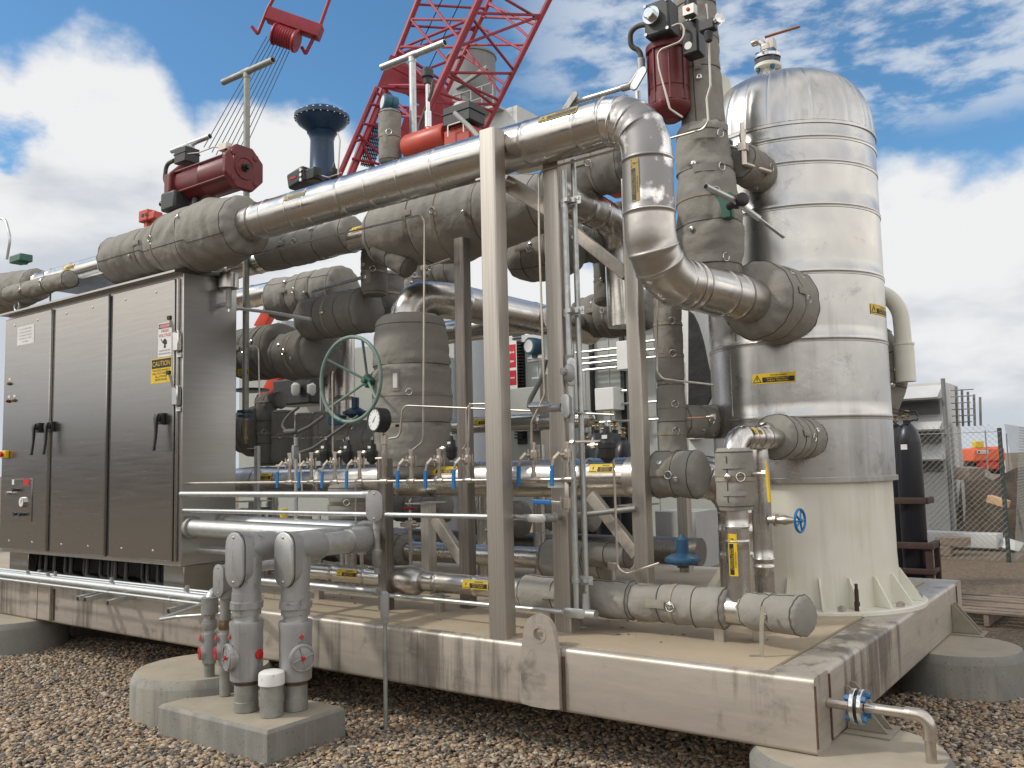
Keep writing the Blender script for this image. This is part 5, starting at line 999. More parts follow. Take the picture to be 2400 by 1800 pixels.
t = thing('cone_bottom', 'rounded padded vessel bottom hanging below the main header at the left', 'vessel', PY(800, 1180, .95)); a = PY(820, 1150, .98)
blanket('insulation_jacket', [(a.x, a.y, zat(a.x, a.y, 1228)), (a.x, a.y, zat(a.x, a.y, 1130))], pm(52, a), t, seed=63, endr=.55, fold=.02, tags=0, buttons=0)
M = MB(); cyl(M, (a.x, a.y, DZ), (a.x, a.y, zat(a.x, a.y, 1215)), .05, 20); mk('leg', M, 'alu', t)
jk(1528, 1112, 1648, 1112, .95, 55, 'rounded padded jacket at the right end of the main header', fold=.025, endr=.8)
t = thing('downcomer_elbow', 'silver clad segmented elbow turning down beside the tank', 'pipe', PY(1670, 1150, 1.0)); a = PY(1630, 1118, 1.15)
clad('cladding', [a, (a.x+.24, 1.2, a.z), (a.x+.24, 1.2, a.z-.62)], .125, parent=t, rad=.2, beads=(.12, .2, .28, .36, .46, .6))
t = thing('upper_mid_pipe', 'silver clad pipe with a rounded capped end behind the second post', 'pipe', PY(1250, 1000, 1.7)); a = PY(1050, 1000, 1.7); b = PY(1372, 1002, 1.7)
c = clad('cladding', [a, (b.x, 1.7, a.z)], pm(21, b), parent=t, beads=(.5, .9)); hot_label(cyl_map((PY(1138, 992, 1.7).x, 1.7, a.z), (1, 0, 0), pm(21, b)+.002, n=V((0, -1, .3))), .14, .05, c)
M = MB(); r = pm(21, b); lathe(M, (b.x, 1.7, a.z), (1, 0, 0), [(0, r*1.02)]+[(r*1.2*math.sin(k*PI/12), r*1.02*math.cos(k*PI/12)) for k in range(1, 6)]+[(r*1.22, .01)], 30); mk('end_cap', M, 'alu', t)
# lower column and padded tees left of the tank
Yc = 1.35; pc = PY(1572, 900, Yc); zc_ = lambda y: zat(pc.x, Yc, y)
t = thing('insulated_column', 'narrow strapped padded riser between the third post and the tank', 'pipe jacket', (pc.x, Yc, zc_(1070)), 'tall strapped padded columns')
blanket('insulation_jacket', [(pc.x, Yc, zc_(900)), (pc.x, Yc, zc_(690))], pm(34, pc), t, seed=70, strap=2, endr=.85, buttons=0)
blanket('insulation_jacket', [(pc.x, Yc, zc_(1075)), (pc.x, Yc, zc_(895))], pm(33, pc), t, seed=71, strap=2, endr=.85, buttons=0, tags=0)
t = thing('side_nozzle_jacket', 'padded side nozzle with an orange lever left of the tank at mid height', 'pipe jacket', PY(1640, 990, 1.5), 'padded nozzle jackets on the tank'); a = PY(1590, 988, 1.4); b = PY(1680, 985, 1.75)
blanket('insulation_jacket', [a, (b.x, 1.75, a.z)], pm(40, a), t, seed=72, strap=1, tags=0, endr=.8); M = MB(); c = PY(1612, 980, 1.18); rbox(M, c, c+V((.12, 0, 0)), .02, .006, rad=.001); mk('lever', M, 'bronze', t); M = MB(); lathe(M, c+V((.12, 0, 0)), (1, 0, 0), [(0, .01), (.03, .012), (.03, .018), (.05, .018)], 12); mk('fitting', M, 'tube', t)
# tall valve column in front of the tank
YU = 1.12; pu = PY(1652, 480, YU); zu = lambda y: zat(pu.x, YU, y)
t = thing('insulated_column', 'wide buckled padded column reaching from the drop pipe up past the maroon actuator', 'pipe jacket', (pu.x, YU, zu(660)), 'tall strapped padded columns')
o1 = blanket('insulation_jacket', [(pu.x+.03, YU, zu(655)), (pu.x, YU, zu(300))], pm(75, pu), t, seed=74, n=84, fold=.05, puff=.07, endr=.86, buttons=3, tags=0, rfun=lambda u: .92+.1*math.sin(u*5))
o2 = blanket('insulation_jacket', [(pu.x+.0, YU+.03, zu(312)), (pu.x-.03, YU+.03, zu(-120))], pm(50, pu), t, seed=75, n=72, fold=.04, endr=.9, buttons=4, tags=1)
for yy in (340, 415, 510, 620):     # D ring straps near the right edge of the big jacket
    R_ = pm(72, pu); c = V((pu.x, YU, zu(yy))); M = MB(); mp = cyl_map(c, (0, 0, 1), R_, n=V((.62, -1, 0)), flip=True); put_rect(M, mp, -.022, .022, -.085, .06, .006, 0); s_ = mk('strap', M, 'blanket', o1)
    M = MB(); q = [mp(.024*math.cos(k*PI/8), .075+.018*math.sin(k*PI/8), .014) for k in range(17)]; sweep(M, q, .0032, 6, caps=False); mk('buckle_ring', M, 'chrome', s_)
# green lever and dark green strut in front of the tank
t = thing('lever_operator', 'long grey bar lever on a green gearbox in front of the tank', 'valve lever', PY(1735, 475, .95)); Yg = .95
M = MB(); p = PY(1698, 485, 1.0); box(M, p, (.10, .05, .15)); mk('gearbox', M, 'green', t, bevel=.01)
M = MB(); h = PY(1735, 474, .88); lathe(M, h+V((-.09, .07, .01)), (.8, -.6, 0), [(0, .022), (.07, .022), (.07, .036), (.14, .038), (.145, .03)], 20); mk('hub', M, 'black', t)
M = MB(); a = PY(1654, 437, .62); mid = PY(1722, 470, .86); b = PY(1838, 557, 1.05); cyl(M, a, mid+(mid-a)*.05, .0165, 16); cyl(M, mid, mid.lerp(b, .5), .0165, 16); rbox(M, mid.lerp(b, .47), b, .030, .007, rad=.001); lathe(M, a, a-mid, [(0, .013), (.002, .0129)], 12, mi=1); mk('lever', M, ['galv', 'black'], t)
M = MB(); a = PY(1722, 640, 1.30); rbox(M, (a.x, 1.30, zat(a.x, 1.3, 690)), (a.x-.01, 1.30, zat(a.x, 1.3, 330)), .055, .055, up=(0, 1, 0), rad=.004); solo('support_strut', M, 'dgreen', 'dark green upright steel channel in front of the left side of the tank', 'strut')
# ================================================================ actuators
def octo(r, c=.42): return [(r, -r*c), (r, r*c), (r*c, r), (-r*c, r), (-r, r*c), (-r, -r*c), (-r*c, -r), (r*c, -r)]
def switch_box(p, s, par, nm='switch_box'):
    M = MB(); box(M, p, s); box(M, p+V((0, 0, s[2]*.12)), (s[0]*1.08, s[1]*1.08, s[2]*.1)); o = mk(nm, M, 'dark', par, bevel=.008)
    M = MB(); lathe(M, p+V((0, 0, s[2]/2)), (0, 0, 1), [(0, s[0]*.28), (s[2]*.2, s[0]*.28), (s[2]*.24, s[0]*.22)], 20); mk('position_indicator', M, 'white', o); return o
Ya = .30; pa = PY(470, 430, Ya); za = zat(pa.x, Ya, 432)
t = thing('pneumatic_actuator', 'maroon horizontal actuator with an octagonal end plate above the cabinet', 'actuator', (pa.x, Ya, za), 'maroon valve actuators')
xe = PY(572, 395, Ya).x; xs = PY(440, 430, Ya).x; R1 = pm(47, PY(572, 395, Ya)); ax = PY(572, 394, Ya)
za = ax.z; M = MB(); lathe(M, (xs, Ya, za), (1, 0, 0), [(0, R1*.92), ((xe-xs)*.45, R1*.92), ((xe-xs)*.46, R1*.95), ((xe-xs)*.48, R1*.92), (xe-xs-.03, R1*.92)], 40)
for a_ in (.6, 2.5, 3.7, 5.6): cyl(M, (xs, Ya+R1*1.0*math.cos(a_), za+R1*1.0*math.sin(a_)), (xe-.02, Ya+R1*1.0*math.cos(a_), za+R1*1.0*math.sin(a_)), .009, 8)
body = mk('cylinder', M, 'maroon', t, sharp=40)
for nm, x0, w_ in (('end_plate', xe-.035, .045), ('inner_plate', xs-.02, .035)):
    M = MB(); pl = [V((x0, Ya+a_, za+b_)) for a_, b_ in octo(R1*1.13)]; prism(M, pl, (w_, 0, 0)); mk(nm, M, 'maroon', t, bevel=.012)
M = MB(); c = V((xe+.01, Ya, za)); lathe(M, c, (1, 0, 0), [(0, R1*.62), (.008, R1*.60), (.008, R1*.50), (.002, R1*.45)], 30)
for a_ in (PI/4, 3*PI/4, 5*PI/4, 7*PI/4): lathe(M, c+V((-.004, R1*.92*math.cos(a_), R1*.92*math.sin(a_))), (1, 0, 0), [(0, .026), (.01, .024), (.012, .012)], 12)
mk('end_boss', M, 'maroon', t)
M = MB(); lathe(M, c, (1, 0, 0), [(0, .03), (.02, .03), (.02, .018), (.05, .018)], 8); mk('stop_bolt', M, 'black', t)
M = MB(); q = PY(424, 420, Ya); box(M, (q.x+.05, Ya, za), (.22, R1*1.5, R1*1.5)); mk('yoke_housing', M, 'maroon', t, bevel=.01)
q = PY(438, 368, Ya); switch_box(V((q.x, Ya, q.z)), (.15, .13, .12), t)
q = PY(412, 475, Ya-.1); M = MB(); box(M, q, (.19, .15, .15)); mk('manual_gearbox', M, 'dark', t, bevel=.02); M = MB(); cyl(M, q+V((-.09, 0, 0)), q+V((-.17, -.02, .02)), .022, 12); mk('shaft_cap', M, 'black', t)
M = MB(); a = PY(408, 376, Ya-.05); tube(M, [a, PY(390, 385, Ya-.05), PY(386, 420, Ya-.05), PY(400, 455, Ya-.05)], .016, .06, 12); mk('hose', M, 'rubber', t)
M = MB(); a = PY(527, 345, Ya-.1); box(M, a, (.09, .05, .05)); tube(M, [a, PY(545, 352, Ya-.1), PY(546, 372, Ya-.1), PY(541, 380, Ya-.1)], .008, .03, 8); tube(M, [a, PY(500, 345, Ya-.1), PY(465, 358, Ya-.1), PY(440, 360, Ya-.1)], .005, .05, 8); mk('air_fittings', M, 'tube', t, bevel=.003)
# red block beyond and grey T vents
def tee(x_, yb, y0, pts, Y, r, lab, m_='galv'):
    P = PY(x_, (y0+yb)/2, Y); X = P.x; zt = zat(X, Y, y0); t = thing('tee_vent', lab, 'vent pipe', (X, Y, zat(X, Y, yb)), 'galvanised pipes with a tee on top')
    M = MB(); cyl(M, (X, Y, zat(X, Y, yb)), (X, Y, zt), r, 20); mk('upright', M, m_, t)
    (xa, ya), (xb, yb2) = pts; a = PY(xa, ya, Y).x; b = PY(xb, yb2, Y).x; M = MB(); 
    sweep(M, [(a, Y, zt), (b, Y, zt)], r*1.02, 20, caps=False); lathe(M, (b-.002, Y, zt), (1, 0, 0), [(0, r*1.02), (.001, r*.78), (-.05, r*.76)], 20, caps=False); lathe(M, (X-.05, Y, zt), (1, 0, 0), [(0, r*1.03), (.01, r*1.15), (.09, r*1.15), (.1, r*1.03)], 20); lathe(M, (X, Y, zt-.055), (0, 0, 1), [(0, r*1.15), (.04, r*1.15)], 20); mk('crossbar', M, m_, t)
    M = MB(); lathe(M, (b-.045, Y, zt), (1, 0, 0), [(0, r*.8), (.001, r*.8)], 16); mk('dark_bore', M, 'black', t); return t
tt = tee(577, 985, 168, ((523, 196), (640, 135)), .80, .026, 'tallest T topped vent pipe, rising behind the cabinet past the maroon actuator', 'oldgalv')
X = tt.location.x
jk(572, 1010, 625, 1010, 1.5, 58, 'dark padded bulk just beside the cabinet edge behind the vent pipe', m_='blanket_dark', tags=0, buttons=0)
for y_, m_ in ((967, 'navy'), (978, 'navy')):
    M = MB(); lathe(M, (X, .8, zat(X, .8, y_)), (0, 0, 1), [(0, .068), (.018, .068)], 28); mk('pipe_flange', M, m_, tt)
M = MB(); cyl(M, (X, .8, zat(X, .8, 1040)), (X, .8, zat(X, .8, 978)), .017, 14); lathe(M, (X, .8, zat(X, .8, 1030)), (0, 0, 1), [(0, .028), (.03, .028)], 6); mk('lower_pipe', M, 'brass', tt)
tee(968, 370, 130, ((895, 157), (1043, 103)), 1.1, .0265, 'T topped vent pipe standing in front of the red crane boom')
tee(449, 372, 336, ((403, 355), (492, 314)), .34, .020, 'short T vent directly above the black switch box on the maroon actuator')
# navy diaphragm actuator
Yn = 1.0; pn_ = PY(755, 350, Yn); X = pn_.x; zz = lambda y: zat(X, Yn, y); t = thing('diaphragm_actuator', 'dark blue mushroom shaped diaphragm actuator standing above the overhead pipe', 'actuator', (X, Yn, zz(425)))
k = pm(1, pn_); R3 = 64*k; M = MB(); lathe(M, (X, Yn, zz(432)), (0, 0, 1), [(0, 33*k), (zz(410)-zz(432), 33*k), (zz(400)-zz(432), 29*k), (zz(330)-zz(432), 27*k), (zz(318)-zz(432), 31*k), (zz(313)-zz(432), 35*k)], 40); mk('spring_barrel', M, 'navy', t)
M = MB(); a = zz(314); h = zz(272)-a; lathe(M, (X, Yn, a), (0, 0, 1), [(0, R3*.45), (h*.25, R3*.62), (h*.55, R3*.88), (h*.75, R3*.94), (h*.78, R3), (h*.98, R3), (h*1.0, R3*.93), (h*1.25, R3*.72), (h*1.4, R3*.4), (h*1.45, .01)], 48); dc = mk('diaphragm_case', M, 'navy', t, sharp=30)
M = MB()
for q in range(24): a_ = 2*PI*q/24; cyl(M, (X+R3*.95*math.cos(a_), Yn+R3*.95*math.sin(a_), a+h*.74), (X+R3*.95*math.cos(a_), Yn+R3*.95*math.sin(a_), a+h*1.03), .008, 6)
mk('rim_bolts', M, 'chrome', dc)
q = PY(706, 420, Yn-.1); M = MB(); box(M, q, (.20, .13, .13), ((V((.98, 0, .2))).normalized(), V((0, 1, 0)), V((-.2, 0, .98)).normalized())); po = mk('positioner', M, 'dark', t, bevel=.02); M = MB(); box(M, q+V((.15, 0, -.0)), (.12, .10, .10)); cyl(M, q+V((-.1, 0, 0)), q+V((-.13, 0, 0)), .03, 14); mk('positioner_back', M, 'black', t, bevel=.012)
M = MB(); 
for i in range(3): lathe(M, q+V((.08-.0*i, -.066, .04-.04*i)), (0, -1, 0), [(0, .014), (.012, .014)], 12)
mk('port_plugs', M, 'chrome', po); M = MB(); box(M, q+V((-.02, -.067, -.0)), (.07, .003, .02)); mk('red_badge', M, 'redi', po)
M = MB(); tube(M, [PY(791, 310, Yn-.1), PY(797, 330, Yn-.1), PY(792, 410, Yn-.1)], .006, .03, 8); tube(M, [q+V((.1, -.03, .05)), PY(740, 408, Yn-.1), PY(770, 416, Yn-.1), PY(800, 405, Yn-.1)], .005, .03, 8); mk('air_tube', M, 'tube', t)
M = MB(); c = PY(783, 405, Yn-.05); lathe(M, c+V((0, 0, -.06)), (0, 0, 1), [(0, .02), (.03, .034), (.08, .034), (.1, .015), (.14, .006)], 14); mk('small_regulator', M, 'black', t)
# transmitter in padded cover
Yt = .95; pt = PY(914, 320, Yt); X = pt.x; zz = lambda y: zat(X, Yt, y); k = pm(1, pt); t = thing('transmitter', 'blue instrument head on a strapped padded neck, left of the T vent', 'transmitter', (X, Yt, zz(380)), 'blue instrument heads')
blanket('insulation_jacket', [(X, Yt, zz(384)), (X, Yt, zz(262))], 27*k, t, seed=80, strap=1, buttons=0, endr=.85, fold=.03)
def inst_head(c, r, par, d=(-.35, -1, 0), L=.1, mt='teal'):
    d = V(d).normalized(); M = MB(); lathe(M, c-d*L*.6, d, [(0, r*.7), (.01, r*.95), (L*.5, r), (L*.55, r*.9), (L*.6, r*1.02), (L*1.1, r*1.02), (L*1.15, r*.95)], 28); lathe(M, c-V((0, 0, r*1.35)), (0, 0, 1), [(0, r*.35), (r*.6, r*.4)], 16); o = mk('instrument_head', M, mt, par)
    M = MB(); lathe(M, c+d*(L*.56), d, [(0, r*.74), (.002, r*.74)], 24); mk('glass_face', M, 'glass', o); return o
inst_head(V((X, Yt, zz(243))), 20*k, t, (-.5, -1, .1))
# slender sensor with grey hose
pt = PY(1003, 260, 1.0); X = pt.x; zz = lambda y: zat(X, 1.0, y); t = thing('level_sensor', 'slender steel sensor tube with grey hose in front of the crane boom', 'sensor', (X, 1, zz(350)))
M = MB(); lathe(M, (X, 1, zz(352)), (0, 0, 1), [(0, .018), (zz(300)-zz(352), .018), (zz(299)-zz(352), .026), (zz(262)-zz(352), .026), (zz(260)-zz(352), .016), (zz(196)-zz(352), .016)], 18); mk('probe_tube', M, 'chrome', t)
M = MB(); lathe(M, (X, 1, zz(197)), (0, 0, 1), [(0, .026), (.04, .03), (.05, .045), (.10, .045), (.12, .03)], 18); mk('sensor_head', M, 'dark', t)
M = MB(); tube(M, [PY(1016, 190, 1.0), PY(1012, 215, 1.0), PY(996, 260, 1.0), PY(982, 300, 1.0), PY(980, 356, 1.0)], .013, .2, 10); mk('hose', M, 'rubber', t)
# red horizontal actuator with black switch box
Ys = 1.0; a = PY(950, 350, Ys); b = PY(1052, 325, Ys); t = thing('red_actuator', 'bright red horizontal actuator half hidden behind the overhead pipe', 'actuator', a); r = pm(31, a)
M = MB(); q0 = V((a.x, Ys, b.z+.02)); lathe(M, q0, (1, 0, 0), [(0, .01), (.01, r*.6), (.03, r*.92), (.05, r), (b.x-a.x-.02, r), (b.x-a.x, r*.9)], 36); mk('cylinder', M, 'salmon', t)
M = MB(); q = PY(1085, 325, Ys); box(M, q, (.24, .14, .12)); box(M, q+V((0, 0, .07)), (.13, .13, .03)); mk('gear_housing', M, 'salmon', t, bevel=.012)
q = PY(1087, 275, Ys-.02); switch_box(q, (.24, .17, .13), t); M = MB(); tube(M, [q+V((.0, -.1, 0)), PY(1098, 295, Ys-.1), PY(1125, 325, Ys-.1)], .017, .03, 12); mk('flex_conduit', M, 'lgrey', t)
M = MB(); c = q+V((-.0, -.09, -.10)); tube(M, [c+V((-.07, 0, -.05)), c+V((-.07, 0, .03)), c+V((.07, 0, .03)), c+V((.07, 0, -.05))], .006, .01, 6); mk('mount_bracket', M, 'tube', t)
M = MB(); a = PY(1120, 352, 1.75); b = PY(1380, 279, 1.75); rbox(M, (a.x, 1.75, a.z), (b.x, 1.75, a.z+.0), .10, .10, rad=.01); 
t = tag(mk('red_rail', M, 'craneR'), 'red steel rail just showing along the top of the overhead pipe', 'rail')
M = MB(); a = PY(1415, 430, 1.9); lathe(M, (a.x-.03, 1.9, a.z), (1, 0, 0), [(0, .05), (.12, .13), (.5, .14)], 28); solo('pump_casing', M, 'orange', 'orange red casing peeking out between the drop pipe and the dark jacket', 'casing')
# maroon vertical actuator
Yv = .98; pq = PY(1568, 190, Yv); X = pq.x; zz = lambda y: zat(X, Yv, y); k = pm(1, pq); t = thing('pneumatic_actuator', 'maroon upright actuator with a black switch box at the top of the padded column', 'actuator', (X, Yv, zz(290)), 'maroon valve actuators')
M = MB(); lathe(M, (X, Yv, zz(248)), (0, 0, 1), [(0, 48*k), (zz(226)-zz(248), 48*k), (zz(225)-zz(248), 46*k), (zz(215)-zz(248), 46*k), (zz(213)-zz(248), 47.5*k), (zz(211)-zz(248), 46*k), (zz(128)-zz(248), 46*k), (zz(126)-zz(248), 52*k), (zz(112)-zz(248), 52*k), (zz(110)-zz(248), 34*k), (zz(60)-zz(248), 30*k)], 44)
for a_ in (-2.6, -1.9, -1.1, -.3, .8, 1.6, 2.4): cyl(M, (X+48*k*math.cos(a_), Yv+48*k*math.sin(a_), zz(248)), (X+48*k*math.cos(a_), Yv+48*k*math.sin(a_), zz(120)), .006, 6)
mk('cylinder', M, 'maroon', t, sharp=35); M = MB(); lathe(M, (X, Yv, zz(285)), (0, 0, 1), [(0, 20*k), (.03, 38*k), (zz(262)-zz(285), 50*k), (zz(248)-zz(285), 53*k)], 8); mk('lower_housing', M, 'maroon', t, bevel=.01)
q = PY(1551, 52, Yv-.12); M = MB(); box(M, q, (.16, .14, .20)); sb = mk('switch_box', M, 'dark', t, bevel=.014); M = MB(); d = V((-.0, -1, 0)); lathe(M, q+V((-.02, -.07, .01)), (0, -1, 0), [(0, .052), (.03, .052), (.03, .034), (.06, .034), (.065, .028)], 24); mk('position_indicator', M, 'chrome', sb)
M = MB()
for i in (-1, 1):
    for j in (-1, 1): lathe(M, q+V((i*.068, -.07, j*.085)), (0, -1, 0), [(0, .010), (.008, .010)], 8)
mk('box_screws', M, 'chrome', sb); M = MB(); cyl(M, q+V((.03, 0, .1)), q+V((.03, 0, .15)), .018, 12); mk('cable_gland', M, 'black', sb)
M = MB(); tube(M, [PY(1575, 62, Yv-.2), PY(1604, 50, Yv-.2), PY(1602, 95, Yv-.2), PY(1540, 120, Yv-.2), PY(1545, 160, Yv-.2), PY(1570, 255, Yv-.2), PY(1600, 275, Yv-.2)], .0065, .04, 8); mk('air_tube', M, 'tube', t)
M = MB(); c = PY(1628, 95, Yv-.15); box(M, c+V((-.02, .03, .02)), (.10, .10, .20)); lathe(M, c+V((0, -.03, .12)), (0, 0, 1), [(0, .02), (.02, .035), (.10, .035), (.12, .02)], 14); mk('solenoid_valve', M, 'black', t, bevel=.012)
M = MB(); c = PY(1660, 62, Yv-.2); box(M, c, (.09, .06, .06)); lathe(M, c+V((0, 0, -.09)), (0, 0, 1), [(0, .018), (.06, .03)], 14); mk('filter_regulator', M, 'dark', t, bevel=.008)
M = MB(); lathe(M, c+V((.04, 0, .01)), (.8, -.6, 0), [(0, .012), (.03, .012), (.03, .03), (.055, .03), (.056, .026)], 22); mk('small_gauge', M, 'chrome', t)
M = MB(); d = PY(1617, 26, Yv-.22); box(M, d, (.07, .05, .06)); lathe(M, d+V((0, -.026, 0)), (0, -1, 0), [(0, .012), (.006, .01)], 10, mi=1); mk('pilot_block', M, ['tube', 'redi'], t, bevel=.004)
M = MB(); d = PY(1613, 107, Yv-.25); lathe(M, d, (0, -1, 0), [(0, .022), (.002, .022)], 16); mk('round_tag', M, 'white', t)
# tubing runs
def tb(pts, Y, lab, r=.0065, m_='tube', rad=.05, name='tubing_run', cat='tubing', grp='thin stainless tubing runs'):
    P = [PY(x_, y_, Y if not isinstance(Y, (list, tuple)) else Y[i]) for i, (x_, y_) in enumerate(pts)]
    return tube_thing(name, P, r, m_, lab, cat, grp, rad=rad, n=10)
tb([(590, 598), (985, 504), (995, 520), (992, 1035), (968, 1054)], .42, 'thin tube running right under the overhead pipe then straight down past the padded vessel')
tb([(1560, 323), (1449, 350), (1262, 401), (1264, 560), (1276, 928), (1246, 990), (1246, 1040)], .30, 'thin tube looping over the second post and dropping with a kink to a valve')
tb([(1550, 330), (1649, 303), (1660, 285), (1656, 232), (1665, 202), (1660, 70), (1655, 10)], .85, 'thin bent tube in front of the tall padded column')
tb([(912, 1028), (938, 1024), (944, 950), (1180, 960), (1440, 972)], .34, 'thin tube rising right of the dial gauge and running level behind the posts')
tb([(1085, 1052), (1094, 1045), (1093, 947), (1150, 946)], .26, 'short thin tube hooked over left of the foremost post')
tb([(1097, 1050), (1101, 940), (1103, 948)], .24, 'short straight tube left of the foremost post')
tb([(570, 811), (606, 813), (608, 930)], 1.0, 'thin tube bending down in front of the dark padded jackets')
tb([(1437, 1050), (1448, 1334), (1470, 1345), (1545, 1320)], .42, 'thin tube hanging from the black filter down to the lower line')
tb([(1540, 700), (1540, 870), (1552, 888), (1672, 902)], 1.0, 'thin tube down the padded riser and across to the tank')
tb([(780, 1060), (779, 880), (782, 870)], .5, 'thin tube rising behind the black regulators')
tb([(702, 1062), (708, 1150), (708, 1165)], .42, 'thin tube falling behind the first blue handle')
tb([(834, 1130), (834, 1240)], .40, 'thin tube falling behind the level conduits')
tb([(1000, 626), (1055, 606)], .6, 'short thin tube beside the dark post top')
# conduits beside post two
Yq = .35
for i, (xt, yt, xb, yb, lab) in enumerate(((1320, 400, 1352, 1425, 'left of the two upright galvanised conduits beside the second post'), (1337, 375, 1370, 1400, 'right of the two upright galvanised conduits beside the second post'))):
    p = PY(xb, yb, Yq-.04*(1-i)); X = p.x; Y_ = Yq-.04*(1-i)+.02*i; t = thing('upright_conduit', lab, 'conduit', (X, Y_, p.z), 'upright conduits beside the second post'); M = MB(); zt = zat(X, Y_, yt); cyl(M, (X, Y_, p.z), (X, Y_, zt), .0155, 18); mk('conduit', M, 'galv', t)
    if i == 0: T0, X0, Y0, Zt0 = t, X, Y_, zt
for y_ in (472, 730, 1360):
    M = MB(); z = zat(X0, Y0, y_); box2(M, (X0-.055, Y0+.018, z-.022), (X0+.09, Y0+.022, z+.022)); 
    for dx_ in (0, .045): lathe(M, (X0+dx_, Y0+(.02 if dx_ else 0), z-.012), (0, 0, 1), [(0, .0165), (.001, .0185), (.023, .0185), (.024, .0165)], 16, caps=False)
    box(M, (X0+.022, Y0-.02, z), (.02, .02, .02)); sph(M, (X0+.085, Y0+.0, z), .010, 6); mk('strap_clip', M, 'galv', T0)
conduit_body('junction_fitting', (X0+.018, Y0-.01, zat(X0, Y0, 872)), (0, 0, 1), (.55, -.83, 0), .072, .024, .05, T0, 'galv', hubs=(((X0, Y0, zat(X0, Y0, 852)), (0, 0, 1), .02, .045), ((X0, Y0, zat(X0, Y0, 905)), (0, 0, 1), .02, .03)))
M = MB(); lathe(M, (X0, Y0, zat(X0, Y0, 897)), (0, 0, 1), [(0, .022), (.02, .033), (.08, .033), (.10, .022)], 24); lathe(M, (X0-.01, Y0-.02, zat(X0, Y0, 871)), (-.25, -1, 0), [(0, .02), (.03, .02), (.03, .014), (.033, .013)], 18); mk('fitting_body', M, 'cast', T0)
conduit_body('elbow_fitting', (X0-.012, Y0-.035, zat(X0, Y0, 952)), (0, 0, 1), (-.1, -1, 0), .062, .026, .055, T0, 'galv', hubs=(((X0-.03, Y0, zat(X0, Y0, 956)), (-1, 0, 0), .017, .03), ((X0, Y0, zat(X0, Y0, 990)), (0, 0, 1), .02, .05)))
a = PY(1300, 956, Y0); b = PY(1236, 955, Y0); 
conduit_body('side_fitting', ((a.x+b.x)/2, Y0-.0, (a.z+b.z)/2+.018), (1, 0, -.03), (0, -.5, .85), .082, .028, .05, T0, 'galv', hubs=((a-V((.03, 0, 0)), (1, 0, 0), .02, .075),))
M = MB(); tube(M, [PY(1240, 952, Y0), PY(1242, 938, Y0+.05), PY(1270, 885, Y0+.2), PY(1279, 845, Y0+.25)], .014, .15, 12); mk('flex_conduit', M, 'rubber', T0)
conduit_body('bottom_fitting', PY(1345, 1437, Y0-.02), (1, 0, 0), (0, -1, 0), .068, .024, .045, T0, 'galv', hubs=())
M = MB(); c = PY(1385, 1440, Y0); lathe(M, c+V((-.08, 0, 0)), (1, 0, 0), [(0, .016), (.05, .018), (.05, .024), (.11, .024), (.11, .012)], 18); lathe(M, V((X0+.045, Y0+.02, c.z)), (0, 0, 1), [(0, .024), (.10, .018)], 18); tube(M, [c, PY(1462, 1416, Y0+.75)], .0155, .01, 14); mk('bottom_elbow', M, 'cast', T0)
# blue instrument in the gap
Yi = .9; c = PY(1253, 812, Yi); t = thing('transmitter', 'blue instrument head with round glass behind the second post', 'transmitter', c, 'blue instrument heads'); inst_head(c, pm(20, c), t, (-.25, -1, 0), .09)
M = MB(); q = PY(1290, 812, Yi); box(M, q, (.10, .02, .15)); box(M, q+V((-.05, .0, -.08)), (.24, .03, .012)); mk('mounting_plate', M, 'lgrey', t, bevel=.003)
# ================================================================ instrument air header with blue handled valves
YH = .17; zH = PY(1000, 1127, YH).z; xh = lambda x_: PY(x_, 1130, YH).x
hd = thing('air_header', 'thin level stainless header feeding the row of blue handled valves', 'pipe', (xh(900), YH, zH)); M = MB(); cyl(M, (CABX+.0, YH, zH), (xh(1330), YH, zH), .0095, 14)
for x_ in (679, 730, 785, 843, 901, 964, 1030, 1097, 1251, 1330): lathe(M, (xh(x_)-.032, YH, zH), (1, 0, 0), [(0, .010), (.004, .016), (.06, .016), (.064, .010)], 14); lathe(M, (xh(x_), YH, zH), (0, 0, 1), [(0, .013), (.03, .014)], 12)
mk('tube', M, 'tube', hd)
def bvalve(x_, y_, Y, lab, g='ball valves with blue handles on the air header', top=62):
    X = PY(x_, y_, Y).x; Z = PY(x_, y_, Y).z
    t = thing('ball_valve', lab, 'valve', (X, Y, Z), g); M = MB(); o = V((X, Y, Z))
    lathe(M, o+V((0, 0, .02)), (0, 0, 1), [(0, .0115), (.035, .0115), (.036, .010), (.06, .010), (.062, .013), (.075, .013)], 14)
    lathe(M, o+V((0, 0, .095)), (0, 0, 1), [(0, .016), (.012, .02), (.014, .024), (.042, .024), (.044, .02), (.056, .016)], 8)
    for i in (-1, 1):
        for j in (-1, 1): cyl(M, o+V((.02*i, .018*j, .09)), o+V((.02*i, .018*j, .155)), .0042, 6)
    lathe(M, o+V((0, 0, .15)), (0, 0, 1), [(0, .012), (.025, .012), (.026, .015), (.04, .015), (.041, .008)], 6); cyl(M, o+V((0, 0, .123)), o+V((-.015, -.045, .123)), .008, 8); mk('valve_body', M, 'tube', t)
    M = MB(); a = o+V((-.015, -.045, .135)); b = o+V((-.046, -.052, .105)); c = o+V((-.058, -.052, .06)); rbox(M, a, b, .016, .004, up=(0, 1, 0), rad=.001); rbox(M, b, c, .016, .004, up=(0, 1, 0), rad=.001); h = mk('handle', M, 'tube', t)
    M = MB(); rbox(M, c+V((0, 0, .008)), c+V((-.004, 0, -.095)), .024, .010, up=(0, 1, 0), rad=.004); mk('blue_sleeve', M, 'blue', h); return t
